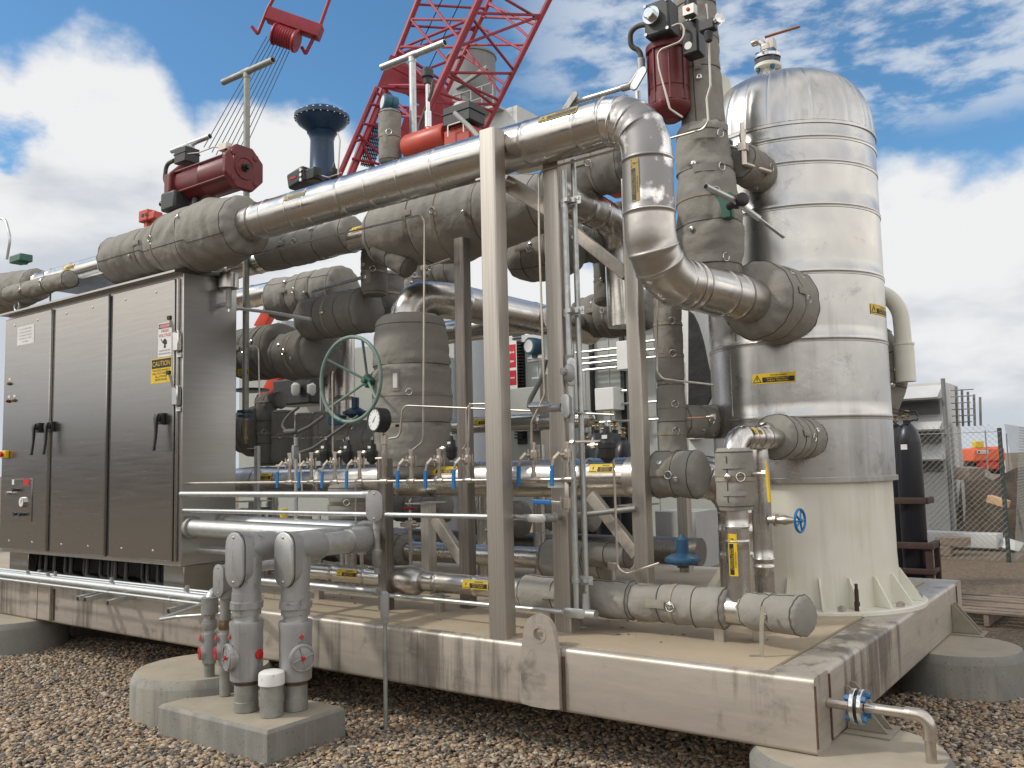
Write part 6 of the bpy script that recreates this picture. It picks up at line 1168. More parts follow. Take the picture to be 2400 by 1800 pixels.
bl = [(679, 'first blue handled valve from the cabinet, before any black regulator'), (730, 'blue handled valve feeding the first black regulator from the cabinet'), (785, 'blue handled valve between the first two black regulators'), (843, 'blue handled valve just left of the dial gauge stem'),
      (964, 'blue handled valve below the long straight tube right of the dial gauge'), (1030, 'blue handled valve feeding the regulator left of the foremost post'), (1097, 'blue handled valve touching the left side of the foremost post'), (1251, 'blue handled valve standing alone between the first two posts'), (1330, 'blue handled valve at the end of the header beside the upright conduits')]
for x_, lab in bl: bvalve(x_, 1130 if x_ < 1200 else 1122, YH, lab)
# horizontal valve below the header end
c = PY(1328, 1178, YH); t = thing('ball_valve', 'ball valve with its blue handle held level below the header end', 'valve', c, 'ball valves with blue handles on the air header'); M = MB(); lathe(M, c+V((0, 0, -.05)), (0, 0, 1), [(0, .012), (.02, .012), (.022, .024), (.07, .024), (.072, .014), (.14, .014), (.15, .010), (.2, .010)], 8)
for i in (-1, 1): cyl(M, c+V((.022*i, -.02, -.03)), c+V((.022*i, -.02, .03)), .0045, 6); cyl(M, c+V((.022*i, .02, -.03)), c+V((.022*i, .02, .03)), .0045, 6)
mk('valve_body', M, 'tube', t); M = MB(); a = c+V((-.01, -.045, .0)); rbox(M, a, a+V((-.06, 0, .003)), .004, .016, rad=.001); h = mk('handle', M, 'tube', t); M = MB(); rbox(M, a+V((-.055, 0, .003)), a+V((-.165, 0, .006)), .012, .024, rad=.004); mk('blue_sleeve', M, 'blue', h)
M = MB(); q = PY(1298, 1134, .20); 
for s_ in (-1, 1): box(M, q+V((.035, -.0, .018*s_)), (.12, .04, .004))
for s_ in (-1, 1): box(M, q+V((.035, .018*s_, 0)), (.12, .004, .032))
solo('strut_bracket', M, 'galv', 'open ended square strut stub bolted to the second post below the header', 'bracket')
def regulator(x_, y_, Y, lab, s=1.0):
    p = PY(x_, y_, Y); t = thing('air_regulator', lab, 'regulator', p, 'black air regulators'); s *= pm(1, p)/.00245
    M = MB(); lathe(M, p+V((0, 0, -.065*s)), (0, 0, 1), [(0, .012*s), (.01*s, .02*s), (.02*s, .031*s), (.055*s, .033*s), (.057*s, .036*s), (.075*s, .036*s), (.077*s, .028*s), (.085*s, .026*s), (.115*s, .024*s), (.12*s, .013*s), (.14*s, .011*s)], 10); mk('bowl_and_bonnet', M, 'black', t)
    M = MB(); cyl(M, p+V((0, 0, .074*s)), p+V((0, 0, .095*s)), .006*s, 8); lathe(M, p+V((0, 0, .078*s)), (0, 0, 1), [(0, .009*s), (.005*s, .009*s)], 6); mk('adjusting_screw', M, 'chrome', t)
    M = MB(); box(M, p+V((.005*s, -.027*s, .034*s)), (.022*s, .003*s, .014*s)); mk('rating_tag', M, 'white', t)
    M = MB(); cyl(M, p+V((-.085*s, 0, .005*s)), p+V((-.02*s, 0, .005*s)), .008*s, 10); lathe(M, p+V((-.07*s, 0, .005*s)), (1, 0, 0), [(0, .013*s), (.02*s, .013*s)], 6); mk('inlet_fitting', M, 'tube', t)
for x_, lab in ((763, 'black air regulator nearest the cabinet'), (816, 'middle one of the three black regulators left of the dial gauge'), (872, 'black air regulator just left of the dial gauge stem')): regulator(x_, 1062, .24, lab)
regulator(1058, 1052, .26, 'black air regulator in front of the padded vessel right of the gauge', 1.0)
regulator(1423, 1045, .34, 'biggest black filter regulator, in front of the gas bottles', 1.5)
M = MB(); tube(M, [PY(1330, 1060, .2), PY(1331, 1036, .2), PY(1415, 1034, .34)], .008, .02, 10); lathe(M, PY(1338, 1037, .21), (1, 0, 0), [(0, .013), (.02, .013)], 6); solo('regulator_pipe', M, 'tube', 'short level pipe from the header end to the biggest black filter', 'pipe')
# dial gauge
p = PY(893, 985, .12); t = thing('pressure_gauge', 'large black dial gauge with a white face above the header', 'gauge', (p.x, .12, zH)); r = pm(29, p); d = V((-.22, -1, .05)).normalized()
M = MB(); lathe(M, p-d*.035, d, [(0, r*.80), (.004, r*.88), (.012, r), (.075, r), (.080, r*1.02), (.088, r*1.0), (.088, r*.86), (.082, r*.85)], 40); lathe(M, p+V((.075, .05, -.035)), (1, 0, 0), [(0, .008), (.02, .008)], 8); ca = mk('case', M, 'black', t, sharp=30)
M = MB(); f = p+d*.0475; lathe(M, f, d, [(0, r*.85), (.001, r*.85)], 36); di = mk('dial', M, 'glass', ca); u, w, _ = basis(d); M = MB()
for k in range(11): a_ = -PI*.25+1.5*PI*k/10; c = f+(u*math.cos(a_)+w*math.sin(a_))*r*.7+d*.0015; box(M, c, (.012, .0025, .001), (u*math.cos(a_)+w*math.sin(a_), -u*math.sin(a_)+w*math.cos(a_), d))
rt = V((d.y, -d.x, 0))*-1; rbox(M, f+d*.003-(V((.4, 0, .5))*.03), f+d*.003+V((.6, 0, .75))*r*.6, .004, .0015, up=d, rad=.0005); mk('scale_and_needle', M, 'black', di)
M = MB(); X = PY(901, 1100, YH).x; zz = lambda y: zat(X, YH, y); lathe(M, (X, YH, zz(1127)), (0, 0, 1), [(0, .013), (zz(1095)-zz(1127), .013), (zz(1092)-zz(1127), .017), (zz(1060)-zz(1127), .017), (zz(1058)-zz(1127), .011), (zz(1042)-zz(1127), .011), (zz(1041)-zz(1127), .02), (zz(1020)-zz(1127), .02), (zz(1018)-zz(1127), .012), (zz(1005)-zz(1127), .012)], 12); cyl(M, (X, YH, zz(1074)), (X-.07, YH-.0, zz(1074)), .008, 8); tube(M, [(X-.03, YH, zz(1074)), (X-.045, YH, zz(1078)), (X-.045, YH, zz(1122))], .006, .01, 8); mk('gauge_stem', M, 'tube', t)
# ================================================================ handwheel valve
c = PY(821, 889, .55); R4 = pm(103, c)*.97; t = thing('handwheel', 'big faded green three spoke handwheel in front of the padded valves', 'handwheel', c); M = MB()
sweep(M, [c+V((R4*math.cos(a), 0, R4*math.sin(a))) for a in [2*PI*k/64 for k in range(65)]], .0135, 12, caps=False); mk('rim', M, 'wheelg', t)
hub = c+V((.0, .20, .0)); h2 = PX(862, 889, c.x); hub = V((c.x, h2.y, c.z)); 
for a in (2.55, 3.85, 1.15, -.55):
    M = MB(); cyl(M, hub, c+V((R4*math.cos(a), 0, R4*math.sin(a))), .0095, 10); mk('spoke', M, 'wheelg', t)
M = MB(); box(M, hub, (.075, .05, .075), (V((.7, 0, .7)), V((0, 1, 0)), V((-.7, 0, .7)))); lathe(M, hub-V((0, .03, 0)), (0, -1, 0), [(0, .02), (.02, .02)], 6); mk('hub', M, 'green', t, bevel=.006)
M = MB(); lathe(M, hub+V((0, .03, 0)), (0, 1, 0), [(0, .03), (.06, .03), (.06, .085), (.09, .085), (.10, .06), (.22, .06), (.22, .11), (.25, .11)], 24); mk('bonnet', M, 'green', t)
# ================================================================ left inner group
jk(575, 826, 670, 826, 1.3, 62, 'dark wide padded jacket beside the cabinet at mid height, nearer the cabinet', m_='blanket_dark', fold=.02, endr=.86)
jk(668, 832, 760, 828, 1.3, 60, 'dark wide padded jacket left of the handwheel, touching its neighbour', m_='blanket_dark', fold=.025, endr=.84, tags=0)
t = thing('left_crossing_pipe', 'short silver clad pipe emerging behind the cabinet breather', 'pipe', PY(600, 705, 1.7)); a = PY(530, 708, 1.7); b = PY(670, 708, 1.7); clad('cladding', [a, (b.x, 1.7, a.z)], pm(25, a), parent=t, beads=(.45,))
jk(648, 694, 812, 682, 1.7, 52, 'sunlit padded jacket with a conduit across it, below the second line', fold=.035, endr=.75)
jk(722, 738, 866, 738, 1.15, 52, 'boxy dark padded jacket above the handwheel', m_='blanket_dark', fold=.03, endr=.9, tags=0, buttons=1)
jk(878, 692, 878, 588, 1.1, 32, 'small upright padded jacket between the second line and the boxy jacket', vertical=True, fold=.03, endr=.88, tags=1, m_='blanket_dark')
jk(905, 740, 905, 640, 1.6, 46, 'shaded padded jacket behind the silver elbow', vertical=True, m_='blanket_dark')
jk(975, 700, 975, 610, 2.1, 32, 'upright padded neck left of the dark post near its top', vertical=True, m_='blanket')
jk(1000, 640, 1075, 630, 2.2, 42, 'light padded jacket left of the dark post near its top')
a = PY(560, 722, .75); tb([(548, 722), (640, 733), (728, 748)], .75, 'grey conduit sloping gently across below the sunlit jacket', .014, 'galv', name='conduit_run', cat='conduit', grp='conduits among the padded valves')
tb([(734, 682), (850, 650)], 1.0, 'galvanised conduit with a clamp running up to the small upright jacket', .013, 'galv', name='conduit_run', cat='conduit', grp='conduits among the padded valves')
t = thing('upright_clad_pipe', 'upright silver clad pipe behind the handwheel', 'pipe', PY(808, 960, 1.75)); a = PY(808, 960, 1.75); o = clad('cladding', [(a.x, 1.75, zat(a.x, 1.75, 1090)), (a.x, 1.75, zat(a.x, 1.75, 780))], pm(24, a), parent=t, beads=(.3, .6)); a = PY(768, 880, 1.7)
o2 = clad('cladding', [(a.x, 1.7, zat(a.x, 1.7, 1090)), (a.x, 1.7, zat(a.x, 1.7, 780))], pm(18, a), parent=t); hot_label(cyl_map((a.x, 1.7, zat(a.x, 1.7, 888)), (1, 0, 0), .9, n=V((0, -1, 0))), .14, .055, o2)
for x_, y0, y1, r_, lab in ((625, 1092, 940, 24, 'padded cylinder nearest the cabinet in the low jacket cluster'), (663, 1088, 962, 27, 'second padded cylinder from the cabinet in the low cluster'), (714, 1085, 968, 21, 'padded cylinder behind the little steel fitting in the low cluster'), (757, 1080, 965, 23, 'padded cylinder under the lower rim of the handwheel')):
    jk(x_, y0, x_, y1, 1.45, r_, lab, vertical=True, m_='blanket_dark', strap=1, fold=.035, endr=.8, tags=0, buttons=0)
jk(800, 1040, 890, 1020, 1.5, 46, 'low padded jacket behind the dial gauge', m_='blanket_dark')
jk(610, 945, 660, 935, 1.5, 20, 'small folded padded flap above the low cluster', m_='blanket_dark', tags=0, buttons=0)
t = thing('navy_valve', 'small navy blue diaphragm valve behind the lower handwheel rim', 'valve', PY(833, 965, 1.3)); a = PY(833, 968, 1.3); M = MB(); k = pm(1, a); lathe(M, a+V((0, 0, -12*k)), (0, 0, 1), [(0, 12*k), (8*k, 22*k), (9*k, 30*k), (16*k, 30*k), (17*k, 24*k), (24*k, 12*k), (24*k, 9*k), (48*k, 9*k)], 30); mk('diaphragm_case', M, 'navy', t)
M = MB(); box(M, PY(790, 985, 1.25), (.12, .1, .08)); mk('yoke', M, 'teal', t, bevel=.01)
M = MB(); a = PY(590, 916, 1.5); lathe(M, a+V((0, 0, -.02)), (0, 0, 1), [(0, .04), (.015, .16), (.035, .16), (.05, .04)], 30); solo('blue_disc_flange', M, 'navy', 'flat dark blue disc flange beside the vent pipe', 'flange')
M = MB(); a = PY(603, 1045, .85); rbox(M, (a.x, .85, DZ), (a.x, .85, a.z), .045, .03, up=(0, 1, 0), rad=.003); box(M, (a.x-.03, .83, a.z-.02), (.09, .05, .006)); solo('angle_stand', M, 'galv', 'narrow galvanised angle stand right of the cabinet', 'stand')
t = thing('drop_conduit', 'thin upright galvanised conduit with a small oval box behind the first valves', 'conduit', PY(694, 1220, .5)); a = PY(694, 1230, .5); M = MB(); cyl(M, (a.x, .5, DZ), (a.x, .5, zat(a.x, .5, 1075)), .0125, 14); mk('conduit', M, 'galv', t)
conduit_body('elbow_fitting', (a.x-.01, .48, zat(a.x, .5, 1060)), (0, 0, 1), (-.3, -1, 0), .05, .018, .04, t, 'galv', hubs=(((a.x, .5, zat(a.x, .5, 1045)), (0, 0, 1), .015, .06),))
M = MB(); b = PY(675, 1012, .5); lathe(M, b-V((.03, 0, 0)), (1, 0, 0), [(0, .02), (.06, .022), (.1, .022), (.12, .013)], 16); tube(M, [PY(700, 1012, .5), PY(725, 1000, .5), PY(760, 975, .5)], .013, .1, 10); tube(M, [b, PY(660, 1000, .5), PY(672, 975, .6), PY(700, 955, .6)], .010, .1, 10); tube(M, [PY(700, 1062, .45), PY(735, 1050, .45), PY(790, 1010, .5), PY(840, 975, .6)], .011, .2, 10); mk('flex_conduit', M, 'rubber', t)
# level conduits in the middle
t = thing('level_conduit', 'thickest level conduit from the cabinet ending in an oval fitting left of centre', 'conduit', PY(700, 1159, .12), 'level conduits from the cabinet side'); a = PY(858, 1159, .12); M = MB(); cyl(M, (CABX, .12, a.z), (a.x, .12, a.z), .0205, 20); cyl(M, (a.x-.03, .12, a.z), (a.x-.002, .12, a.z), .023, 20); mk('conduit', M, 'galv', t)
b = PY(874, 1186, .10); conduit_body('elbow_fitting', b+V((.012, 0, 0)), (0, 0, 1), (.45, -.9, 0), pm(36, b), pm(16, b)*1.25, .055, t, 'cast', hubs=((V((b.x-.0, .13, zat(b.x, .13, 1240))), (0, 0, 1), .022, .06), (a-V((.01, 0, 0)), (1, 0, 0), .024, .05)))
M = MB(); cyl(M, (b.x, .13, zat(b.x, .13, 1345)), (b.x, .13, zat(b.x, .13, 1230)), .019, 18); lathe(M, (b.x, .13, zat(b.x, .13, 1330)), (0, 0, 1), [(0, .02), (.01, .027), (.1, .03), (.11, .02)], 16); mk('drop_pipe', M, 'oldgalv', t)
a = PY(1237, 1213, .14); t = thing('level_conduit', 'thin level conduit from the cabinet passing behind the foremost post to a small oval fitting', 'conduit', PY(1000, 1209, .14), 'level conduits from the cabinet side'); M = MB(); cyl(M, (CABX, .14, a.z), (a.x, .14, a.z), .0145, 16); mk('conduit', M, 'galv', t)
conduit_body('pull_fitting', PY(1257, 1215, .12), (1, 0, 0), (0, -1, 0), .058, .020, .045, t, 'galv', hubs=((a-V((.02, 0, 0)), (1, 0, 0), .018, .03), (PY(1278, 1214, .15), (.5, 1, 0), .022, .06)))
M = MB(); tube(M, [PY(1290, 1214, .18), PY(1370, 1206, .7), PY(1490, 1192, .75)], .016, .02, 14); mk('rear_conduit', M, 'oldgalv', t)
t = thing('level_conduit', 'lower thick conduit running just above the deck to the upright grounding conduit', 'conduit', PY(800, 1380, -.02), 'level conduits from the cabinet side'); a = PY(882, 1386, -.03); M = MB(); e = PY(600, 1360, -.03); cyl(M, (e.x, -.03, a.z), (a.x, -.03, a.z), .018, 18); mk('conduit', M, 'galv', t)
b = PY(901, 1418, -.05); conduit_body('elbow_fitting', b, (0, 0, 1), (.5, -.86, 0), pm(32, b), .023, .045, t, 'cast', hubs=((V((b.x-.012, -.035, zat(b.x, -.035, 1460))), (0, 0, 1), .019, .06), (a-V((.02, 0, 0)), (1, 0, 0), .022, .04)))
g_ = V((b.x-.012, -.035, 0)); M = MB(); cyl(M, g_, (g_.x, g_.y, zat(g_.x, g_.y, 1448)), .0125, 14); mk('grounding_conduit', M, 'oldgalv', t)
a = PY(1318, 1434, .0+.24); t = thing('level_conduit', 'lowest thin conduit crossing the deck to the foot of the upright conduits', 'conduit', PY(1000, 1410, .24), 'level conduits from the cabinet side'); e = PY(560, 1370, .24); M = MB(); cyl(M, (e.x, .24, a.z), (a.x, .24, a.z), .0125, 16); mk('conduit', M, 'galv', t)
# conduit up to the maroon upright actuator
t = thing('actuator_conduit', 'galvanised conduit rising to a grey angle fitting and looped hose near the maroon upright actuator', 'conduit', PY(1390, 225, .9)); a = PY(1345, 240, .9); b = PY(1462, 205, .9)
M = MB(); cyl(M, a, b, .0165, 16); cyl(M, a.lerp(b, .08), a.lerp(b, .12), .021, 12); mk('conduit', M, 'galv', t)
M = MB(); tube(M, [b.lerp(a, .03), PY(1480, 200, .9), PY(1503, 165, .9), PY(1502, 138, .9)], .024, .03, 14); mk('angle_fitting', M, 'cast', t); d = PY(1497, 185, .86)
u = (PY(1509, 165, .86)-PY(1486, 205, .86)).normalized(); M = MB(); stadium(M, d, u, u.cross(V((0, -1, 0))), (.2, -1, 0), .075, .026, .012); mk('cover_plate', M, 'galv', t)
M = MB(); d = PY(1337, 240, .87); u = (PY(1344, 222, .87)-PY(1322, 255, .87)).normalized(); stadium(M, d, u, u.cross(V((0, -1, 0))), (0, -1, .1), .075, .022, .012); tube(M, [a.lerp(b, .1), PY(1350, 238, .9), PY(1330, 262, .9)], .022, .03, 12); mk('lower_fitting', M, 'cast', t)
M = MB(); sweep(M, fillet([PY(1503, 140, .9), PY(1500, 118, .9), PY(1478, 110, .88), PY(1477, 75, .86), PY(1495, 60, .86), PY(1520, 57, .86)], .1, 8), .0155, 14); mk('looped_hose', M, 'rubber', t)
M = MB(); a = PY(1495, 235, 1.3); cyl(M, (a.x, 1.3, zat(a.x, 1.3, 300)), (a.x, 1.3, zat(a.x, 1.3, 215)), .018, 14); solo('plain_stub', M, 'galv', 'short plain pipe end poking up just above the big silver elbow', 'pipe')
# ================================================================ crane boom beyond the skid
def PDd(x, y, d): return PD(x, y, d)
cb = thing('crane_boom', 'red lattice crane boom rising behind the overhead pipe', 'crane', PD(960, 420, 19))
dA, dB, dC, dD = 19.6, 17.6, 21.0, 19.2
ch = {'A': [(1000, -50), (927, 119), (847, 322), (815, 420)], 'B': [(1146, -50), (1066, 120), (1017, 222), (955, 365)], 'C': [(1172, -50), (1098, 100), (1068, 163), (985, 340)], 'D': [(1312, -50), (1262, 50), (1201, 172), (1168, 252), (1126, 318), (1112, 350)]}
dep = {'A': dA, 'B': dB, 'C': dC, 'D': dD}; CP = {}
for k_, pts in ch.items():
    P0, P1 = PD(*pts[0], dep[k_]), PD(*pts[-1], dep[k_]); CP[k_] = (P0, P1)
    M = MB(); cyl(M, P0, P1, .065 if k_ != 'B' else .08, 10); mk('boom_chord', M, 'craneR', cb)
def on(k_, y):     # point on a chord near row y
    y0, y1 = ch[k_][0][1], ch[k_][-1][1]; return CP[k_][0].lerp(CP[k_][1], (y-y0)/(y1-y0))
def lace(a, b, r=.031):
    M = MB(); cyl(M, a, b, r, 8); mk('boom_lacing', M, 'craneR', cb)
for a, ya, b, yb in (('A', 45, 'B', 47), ('A', 110, 'B', 110), ('A', 200, 'B', 200), ('A', 270, 'B', 275), ('B', 30, 'D', 36), ('C', 105, 'D', 105), ('B', 170, 'D', 172), ('B', 240, 'D', 245), ('C', 40, 'D', 45),
                     ('A', -20, 'B', 95), ('A', 45, 'B', 150), ('A', 115, 'B', 215), ('A', 205, 'B', 300), ('B', 45, 'A', 115), ('A', 10, 'C', 20), ('A', 60, 'C', 70), ('D', 60, 'C', 10), ('D', 120, 'C', 60), ('D', 200, 'C', 130), ('B', 110, 'D', 36), ('B', -30, 'D', 45), ('B', 40, 'D', 165), ('C', 5, 'D', 90), ('C', 115, 'D', 222), ('B', 165, 'D', 250), ('B', 175, 'D', 235), ('A', 130, 'C', 60), ('A', 200, 'C', 130), ('A', 120, 'C', 200), ('B', 215, 'D', 262), ('B', 262, 'D', 300)):
    lace(on(a, ya), on(b, yb))
M = MB(); prism(M, [PD(x_, y_, 19.4) for x_, y_ in ((915, 128), (938, 150), (1010, 185), (1040, 235), (1000, 260), (950, 220), (884, 203))], (.06, .3, 0)); mk('boom_foot_plate', M, 'craneR', cb)
M = MB(); prism(M, [PD(x_, y_, 19.0) for x_, y_ in ((955, 250), (1035, 240), (1048, 300), (1010, 330), (930, 330))], (.06, .3, 0)); mk('boom_foot_plate', M, 'craneR', cb)
for a, b in (((884, 205), (770, 470)), ((905, 210), (800, 470)), ((1000, 270), (850, 460))):
    M = MB(); rbox(M, PD(*a, 19.2), PD(*b, 19.2), .10, .10, rad=.02); mk('lower_frame_leg', M, 'craneR', cb)
for a, b in (((880, 215), (985, 300)), ((870, 245), (1040, 260)), ((850, 290), (930, 300)), ((840, 315), (900, 370)), ((835, 330), (880, 318)), ((825, 372), (890, 385)), ((850, 335), (875, 390)), ((895, 205), (1000, 208)), ((905, 150), (1020, 210)), ((930, 120), (1020, 180)), ((985, 300), (1050, 268)), ((900, 268), (1060, 272))):
    lace(PD(*a, 19.1), PD(*b, 19.3), .032)
M = MB()
for i in range(8): a = PD(872+i*4, 285+i*1, 19.3); b = PD(846+i*4, 388+i, 19.3); rbox(M, a, b, .012, .03, rad=.002)
for i in range(12): a = PD(872-i*2.2, 290+i*8.5, 19.31); b = PD(903-i*2.2, 296+i*8.5, 19.31); rbox(M, a, b, .012, .03, rad=.002)
mk('walkway_grating', M, 'dark', cb)
for a, b in (((715+330, -20), (960, 160)), ((1090, -20), (1000, 170))):
    M = MB(); cyl(M, PD(*a, 19.5), PD(*b, 20.5), .012, 6); mk('hoist_cable', M, 'black', cb)
# rear legs of the crane seen low between the pipes
for a, b in (((690, 800), (615, 950)), ((745, 790), (690, 905)), ((650, 700), (610, 770))):
    M = MB(); rbox(M, PD(*a, 16), PD(*b, 16), .22, .2, rad=.02); mk('machine_leg', M, 'orange', cb)
M = MB(); box(M, PD(700, 935, 16), (.7, .3, .22)); box(M, PD(705, 880, 16.3), (1.2, .3, .2)); mk('machine_deck', M, 'orange', cb, bevel=.02)
# suspended equaliser with its ropes
D = 17.5; t = thing('rope_equaliser', 'red crane equaliser beam with a grooved sheave hanging on many thin ropes', 'crane part', PD(690, 60, D))
M = MB(); rbox(M, PD(630, 35, D), PD(752, 78, D), .26, .27, rad=.02); mk('beam', M, 'craneR', t)
ax_ = (PD(690, 100, D)-PD(640, 82, D)).normalized(); M = MB(); lathe(M, PD(642, 78, D-.1), ax_, [(0, .06), (0, .21), (.03, .23), (.05, .19)]+[(.05+.05*i+(.025 if j else 0), .21 if j else .19) for i in range(8) for j in (0, 1)]+[(.46, .23), (.5, .22), (.5, .06)], 28); mk('sheave', M, 'craneR', t)
for pts in (((650, -20), (628, 20), (604, 80), (590, 62)), ((775, -10), (752, 55), (716, 127), (707, 110))):
    M = MB(); tube(M, [PD(x_, y_, D) for x_, y_ in pts], .035, .02, 6); mk('guard_arm', M, 'craneR', t)
for i in range(9):
    M = MB(); cyl(M, PD(626+i*6.5, 85+i*4.4, D), PD(478+i*9.5, 345+i*6, 14.5), .0075, 5); mk('rope', M, 'black', t)
t = thing('red_junction', 'small bright red block with round ports above the padded valve jacket', 'machine part', PD(345, 505, 9)); p = PD(347, 508, 9); M = MB(); box(M, p, (.16, .12, .12)); box(M, p+V((.13, 0, -.02)), (.12, .1, .08)); o = mk('block', M, 'salmon', t, bevel=.012); M = MB(); rbox(M, (p.x, p.y, 0), (p.x, p.y, p.z-.06), .06, .06, up=(0, 1, 0), rad=.006); mk('support_pole', M, 'salmon', t); M = MB()
for i in (0, 1): lathe(M, p+V((-.0+.06*i, -.061, 0)), (0, -1, 0), [(0, .02), (.004, .02)], 12)
mk('ports', M, 'black', o)
# ================================================================ far structures
D = 42; t = thing('exhaust_stack', 'wide grey exhaust stack standing behind the red crane boom', 'stack', PD(1108, 300, D)); a = PD(1108, 305, D); z1 = PD(1108, 128, D).z; r = 57/FL*D
M = MB(); lathe(M, (a.x, a.y, a.z-1), (0, 0, 1), [(0, r), (z1-a.z+1-.12, r), (z1-a.z+1-.1, r*1.05), (z1-a.z+1, r*1.05), (z1-a.z+1, r*.95), (z1-a.z+.6, r*.95)], 48); mk('stack_shell', M, 'stack', t)
M = MB(); b = PD(1190, 205, D); rbox(M, (a.x, a.y-r, b.z-.3), (b.x+.5, a.y-r-.2, b.z+.05), .15, .2, rad=.02); mk('arm', M, 'stack', t)
M = MB(); c = PD(1120, 292, D); w = 3.2; box(M, c, (w*1.3, 2.6, .12)); 
for zz in (.55, 1.1): rbox(M, c+V((-w*.6, -1.3, zz)), c+V((w*.62, -1.3, zz)), .04, .04, rad=.01)
for i in range(7): rbox(M, c+V((-w*.6+i*w*.2, -1.3, 0)), c+V((-w*.6+i*w*.2, -1.3, 1.1)), .04, .04, up=(0, 1, 0), rad=.01)
mk('platform_railing', M, 'lgrey', t)
M = MB(); box2(M, PD(1060, 335, D)+V((0, 0, -.1)), PD(1290, 298, D)+V((0, 3, .2))); mk('hood', M, 'bwhite', t)
# grey panelled building
YB = 9.0
def bx(x0, y0, x1, y1, Y, d, name, m_, par=None, lab=None, cat=None, grp=None, bevel=0):
    a = PY(x0, y1, Y); b = PY(x1, y0, Y); M = MB(); box2(M, (a.x, Y, min(a.z, b.z)), (b.x, Y+d, max(a.z, b.z)))
    return solo(name, M, m_, lab, cat, grp, bevel=bevel) if lab else mk(name, M, m_, par, bevel=bevel)
bd = thing('process_building', 'pale grey green panelled building behind the process skid', 'building', PY(1400, 1190, YB)); a = PY(1192, 1190, YB); b = PY(1690, 745, YB)
zt_ = PY(1400, 782, YB).z
M = MB(); box2(M, (a.x, YB, 0), (b.x+.6, YB+5, zt_)); w_ = mk('wall', M, 'bgrey', bd)
M = MB(); box2(M, (a.x-.05, YB-.1, zt_), (b.x+.65, YB+5.1, zt_+.12)); mk('roof', M, 'bwhite', bd)
for x_ in (1228, 1262, 1310, 1345, 1428, 1500, 1535, 1600): 
    X = PY(x_, 900, YB).x; M = MB(); box2(M, (X-.008, YB-.012, .1), (X+.008, YB-.001, zt_-.02)); mk('panel_seam', M, 'lgrey', w_)
for x_ in (1391, 1463):
    X = PY(x_, 900, YB).x; M = MB(); box2(M, (X-.035, YB-.06, 0), (X+.035, YB-.001, zt_-.01)); mk('black_strut', M, 'black', bd)
M = MB(); X = PY(1213, 850, YB-.1).x
for i in range(34): z = 1.9+i*.055; box2(M, (X-.09, YB-.12, z), (X+.09, YB-.02, z+.028))
box2(M, (X-.1, YB-.02, 1.8), (X+.1, YB-.002, 3.8)); mk('louvre', M, 'black', bd)
X = PY(1202, 855, YB-.25); mp = plane_map(X, (1, 0, 0), (0, 0, 1)); M = MB(); put_rect(M, mp, -.09, .09, -.42, .42, .004, 0); put_rect(M, mp, -.075, .075, -.05, .36, .006, 1); put_rect(M, mp, -.075, .075, -.36, -.1, .006, 1); put_marks(M, mp, 0, .22, .11, .05, .009, 0, 2); put_marks(M, mp, 0, .06, .10, .05, .009, 0, 5); put_marks(M, mp, 0, -.23, .11, .05, .009, 0, 7); mk('warning_sign', M, ['white', 'redi'], bd, smooth=False)
lo = bx(1196, 905, 1268, 1010, YB-.6, .55, 'low_cabinet', 'bgrey', bd, bevel=.01); bx(1266, 900, 1300, 1005, YB-.02, .015, 'doorway', 'black', bd)
j1 = bx(1446, 797, 1474, 867, YB-.35, .25, 'junction_box', 'white', bd, bevel=.01); j2 = bx(1395, 907, 1437, 962, YB-.45, .35, 'junction_box', 'white', bd, bevel=.01)
for (x0, y0, x1, y1) in ((1350, 827, 1446, 813), (1355, 842, 1446, 831), (1358, 854, 1446, 845), (1366, 868, 1446, 859), (1474, 805, 1540, 800), (1474, 825, 1540, 820), (1474, 843, 1538, 838), (1400, 990, 1560, 975), (1437, 918, 1470, 915), (1437, 948, 1540, 942)):
    a = PY(x0, y0, YB-.2); b = PY(x1, y1, YB-.2); M = MB(); cyl(M, a, (b.x, b.y, a.z), .022, 8); mk('wall_conduit', M, 'galv', bd)
for (x_, y0, y1) in ((1360, 850, 965), (1369, 868, 970), (1537, 790, 805), (1540, 840, 960), (1375, 960, 1010)):
    a = PY(x_, y0, YB-.2); b = PY(x_, y1, YB-.2); M = MB(); cyl(M, a, (a.x, a.y, b.z), .022, 8); mk('wall_conduit', M, 'galv', bd)
for (x_, y_) in ((1258, 838), (1268, 885)): a = PY(x_, y_, YB-.1); M = MB(); box(M, a, (.35, .06, .03)); mk('wall_strut', M, 'galv', bd)
a = PY(1254, 866, YB-.004); M = MB(); lathe(M, a, (0, -1, 0), [(0, .06), (.002, .06)], 20); mk('round_cover', M, 'lgrey', bd)
# tall white cladding edge and torn tarpaulin left of the tank
bx(1596, 700, 1613, 1030, 5.2, .3, 'siding_sheet', 'white', lab='tall narrow white panel between the padded riser and the black tarpaulin', cat='panel')
M = MB(); pts = [(1613, 728), (1622, 735), (1634, 760), (1646, 800), (1656, 850), (1672, 915), (1655, 950), (1640, 965), (1613, 960)]; P = [PY(x_, y_, 5.0) for x_, y_ in pts]; prism(M, P, (0, .05, 0)); solo('torn_tarpaulin', M, 'felt', 'torn black tarpaulin hanging beside the left edge of the tank', 'tarpaulin')
bx(1613, 700, 1700, 1080, 5.4, .2, 'white_wrap', 'white', lab='pale sheet wall showing behind the torn black tarpaulin', cat='panel')
